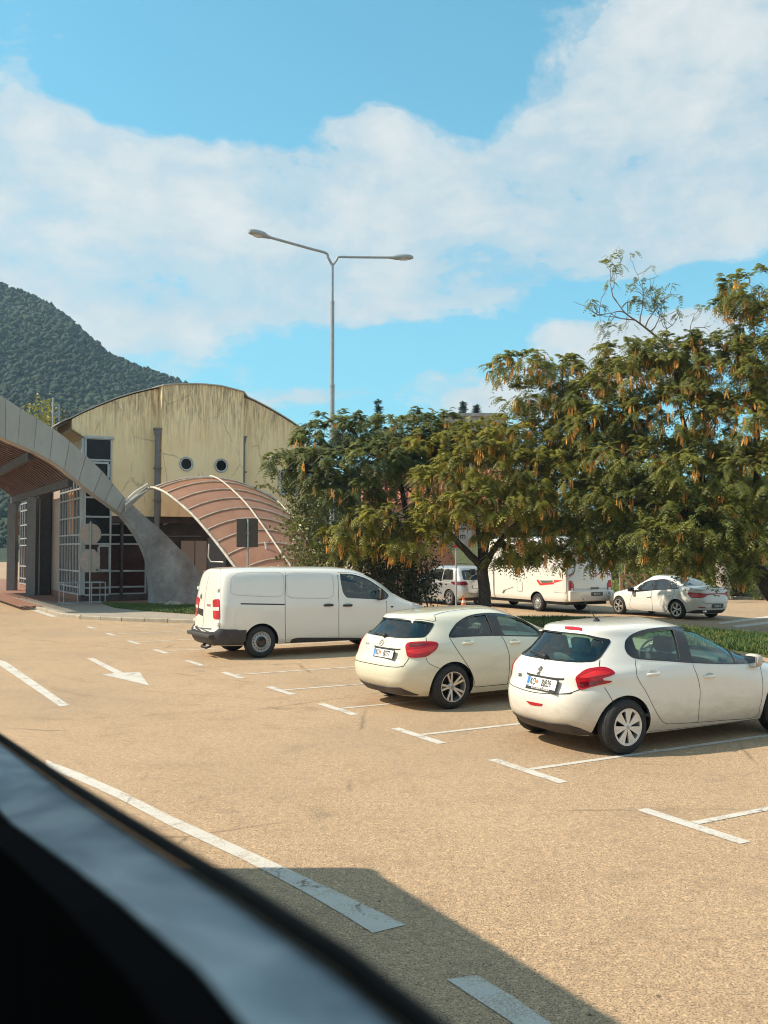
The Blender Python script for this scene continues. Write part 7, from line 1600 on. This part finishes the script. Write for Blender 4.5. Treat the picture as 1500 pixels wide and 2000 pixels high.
# air: thin even haze round the camera and everything built
HZ = 0.00034
mb = MB(); mb.box((-700, -60, -1.0), (760, 900, 240)); hm = bpy.data.materials.new('haze'); hm.use_nodes = True; n = NT(hm.node_tree); n.n.clear(); o_ = n.new('ShaderNodeOutputMaterial'); pv = n.new('ShaderNodeVolumePrincipled')
pv.inputs['Color'].default_value = (0.50, 0.76, 1.0, 1); pv.inputs['Density'].default_value = HZ; pv.inputs['Anisotropy'].default_value = 0.2; n.l.new(pv.outputs[0], o_.inputs['Volume'])
tag(mb.build('haze', hm), 'thin pale blue haze in the air', kind='stuff')
# ================================================================== the coach the picture is taken from
bus = thing('coach', 'dark coach window frame and sill crossing the lower left corner, its shadow on the road', 'bus', (0, 0, 0), math.atan2(V.y, V.x))
# local axes: x forward (V), y left; the near wall with the window is at y = -WO (towards the car park)
M['coach_white'] = plain('coach_paint', (0.5, 0.5, 0.5), .35, coat=.5)
M['rubber'] = plain('rubber_seal', (0.012, 0.009, 0.008), .8)
M['inner_black'] = plain('black_inner_trim', (0.006, 0.005, 0.006), .95, spec=0.05)
m, n, b = principled('blue_grey_sill', (0.14, 0.20, 0.26), .5)
n.l.new(n.ramp(n.noise(n.obj(), 17, 4, .55, .6), [(.36, (0.22, 0.29, 0.34)), (.5, (0.36, 0.44, 0.49)), (.64, (0.52, 0.60, 0.63))]), b.inputs['Base Color']); M['sill'] = m
WO, WI = 0.16, 0.10; ZS, ZH = 2.135, 3.06; X0, X1 = -5.0, 7.95; Wd = 2.5
def bxp(name, lo, hi, mat, parent=bus): mb = MB(); mb.box(lo, hi); return mb.build(name, mat, parent)
wins = [(-4.7, -3.0), (-2.85, -.75), (-.6, 1.47), (1.62, 3.3), (3.45, 5.1), (5.25, 7.2)]
def pl_hit(px, py, u):
    d = ray(px, py); t = u/d.dot(U); p = CP+d*t; return (p.dot(V), p.z)
oz = sorted(pl_hit(x, y, WO) for x, y in ((0, 1432), (150, 1531), (300, 1622), (500, 1738), (700, 1864), (900, 2014)))
iz = sorted(pl_hit(x, y, WI) for x, y in ((0, 1590), (200, 1730), (400, 1900), (480, 2000)))
zo = lambda v: float(np.interp(v, [q[0] for q in oz], [q[1] for q in oz])); zi = lambda v: float(np.interp(v, [q[0] for q in iz], [q[1] for q in iz]))
vs_ = [X0]+list(np.linspace(-.7, 1.6, 24))+[X1-.3]
mb = MB(); mb.prism([(v, -WO, zo(v)-.012) for v in vs_]+[(vs_[-1], -WO, .35), (vs_[0], -WO, .35)], (0, WO-WI-.002, 0)); mb.build('lower_wall', M['inner_black'], bus)
bxp('cantrail', (X0, -WO, ZH+.01), (X1-.25, -WI, 3.5), M['inner_black'])
px_ = [X0]+[q for w in wins for q in w]+[X1-.25]
for i in range(0, len(px_), 2): bxp('pillar', (px_[i], -WO+.001, ZS-.06), (px_[i+1], -WI-.002, ZH), M['inner_black'])
mb = MB(); k = len(vs_); mb.add([(v, -WO+.008, zo(v)-.004) for v in vs_]+[(v, -WI, zi(v)) for v in vs_]+[(v, -WI, zi(v)-.03) for v in vs_], [(i, i+1, k+i+1, k+i) for i in range(k-1)]+[(k+i, k+i+1, 2*k+i+1, 2*k+i) for i in range(k-1)], 0, False)
mb.build('window_sill', M['sill'], bus)
mb = MB(); mb.prism([(v, -WI+.0005, zi(v)-.001) for v in vs_]+[(vs_[-1], -WI+.0005, 1.2), (vs_[0], -WI+.0005, 1.2)], (0, .02, 0)); mb.build('inner_panel', M['inner_black'], bus)
for a, b in wins:
    q_ = [v for v in vs_ if a+.03 < v < b-.03] or [a+.05, b-.05]
    c4 = [(v, zo(v)) for v in q_]+[(b-.01, zo(b)+.05), (b-.01, ZH-.05), (b-.06, ZH), (a+.06, ZH), (a+.01, ZH-.05), (a+.01, zo(a)+.05)]; mb = MB(); mb.tube([(p[0], -WO+.006, p[1]) for p in c4]+[(c4[0][0], -WO+.006, c4[0][1])], .0042, 8, caps=False); mb.build('window_seal', M['rubber'], bus)
ly = -WO+Wd
bxp('far_lower_wall', (X0, ly-.06, .35), (X1-.25, ly, ZS), M['inner_black']); bxp('far_cantrail', (X0, ly-.06, ZH), (X1-.25, ly, 3.5), M['inner_black'])
for i in range(0, len(px_), 2): bxp('pillar', (px_[i], ly-.059, ZS+.002), (px_[i+1], ly-.001, ZH-.002), M['inner_black'])
bxp('floor', (X0, -WI+.0, 1.1), (X1-.2, ly-.065, 1.19), M['inner_black']); bxp('rear_wall', (X0-.06, -WO, .35), (X0-.002, ly, 3.5), M['coach_white'])
# roof with rounded shoulders
prof = [(-WO, 3.502), (-WO, 3.56), (-WO+.06, 3.65), (-WO+.2, 3.70), (ly-.2, 3.70), (ly-.06, 3.65), (ly, 3.56), (ly, 3.502)]
mb = MB(); mb.prism([(X0-.06, y, z) for y, z in prof], (X1-.1-X0, 0, 0)); mb.build('roof', M['coach_white'], bus)
# rounded front
fp = [(X1-.25, -WO), (X1-.12, -WO+.04), (X1-.03, -WO+.16), (X1+.02, -WO+.4), (X1+.05, ly/2-.1), (X1+.02, ly-.4), (X1-.03, ly-.16), (X1-.12, ly-.04), (X1-.25, ly)]
mb = MB(); mb.prism([(x, y, .35) for x, y in fp], (0, 0, 3.28)); mb.build('front', M['coach_white'], bus)
for x in (-2.8, 5.2):
    for y in (-WO+.16, ly-.16):
        w = bpy.data.objects.new('wheel', None); link(w, bus); w.location = (x, y, .5); Mx = Matrix.Rotation(math.pi/2, 4, 'X'); mb = MB(); mb.lathe([(.3, -.14), (.46, -.15), (.5, -.1), (.5, .1), (.46, .15), (.3, .14)], 32, M=Mx); mb.build('tyre', M['tyre'], w); mb = MB(); mb.lathe([(0, -.05), (.3, -.12), (.3, .12), (0, .05)], 24, M=Mx); mb.build('rim', M['steel'], w)
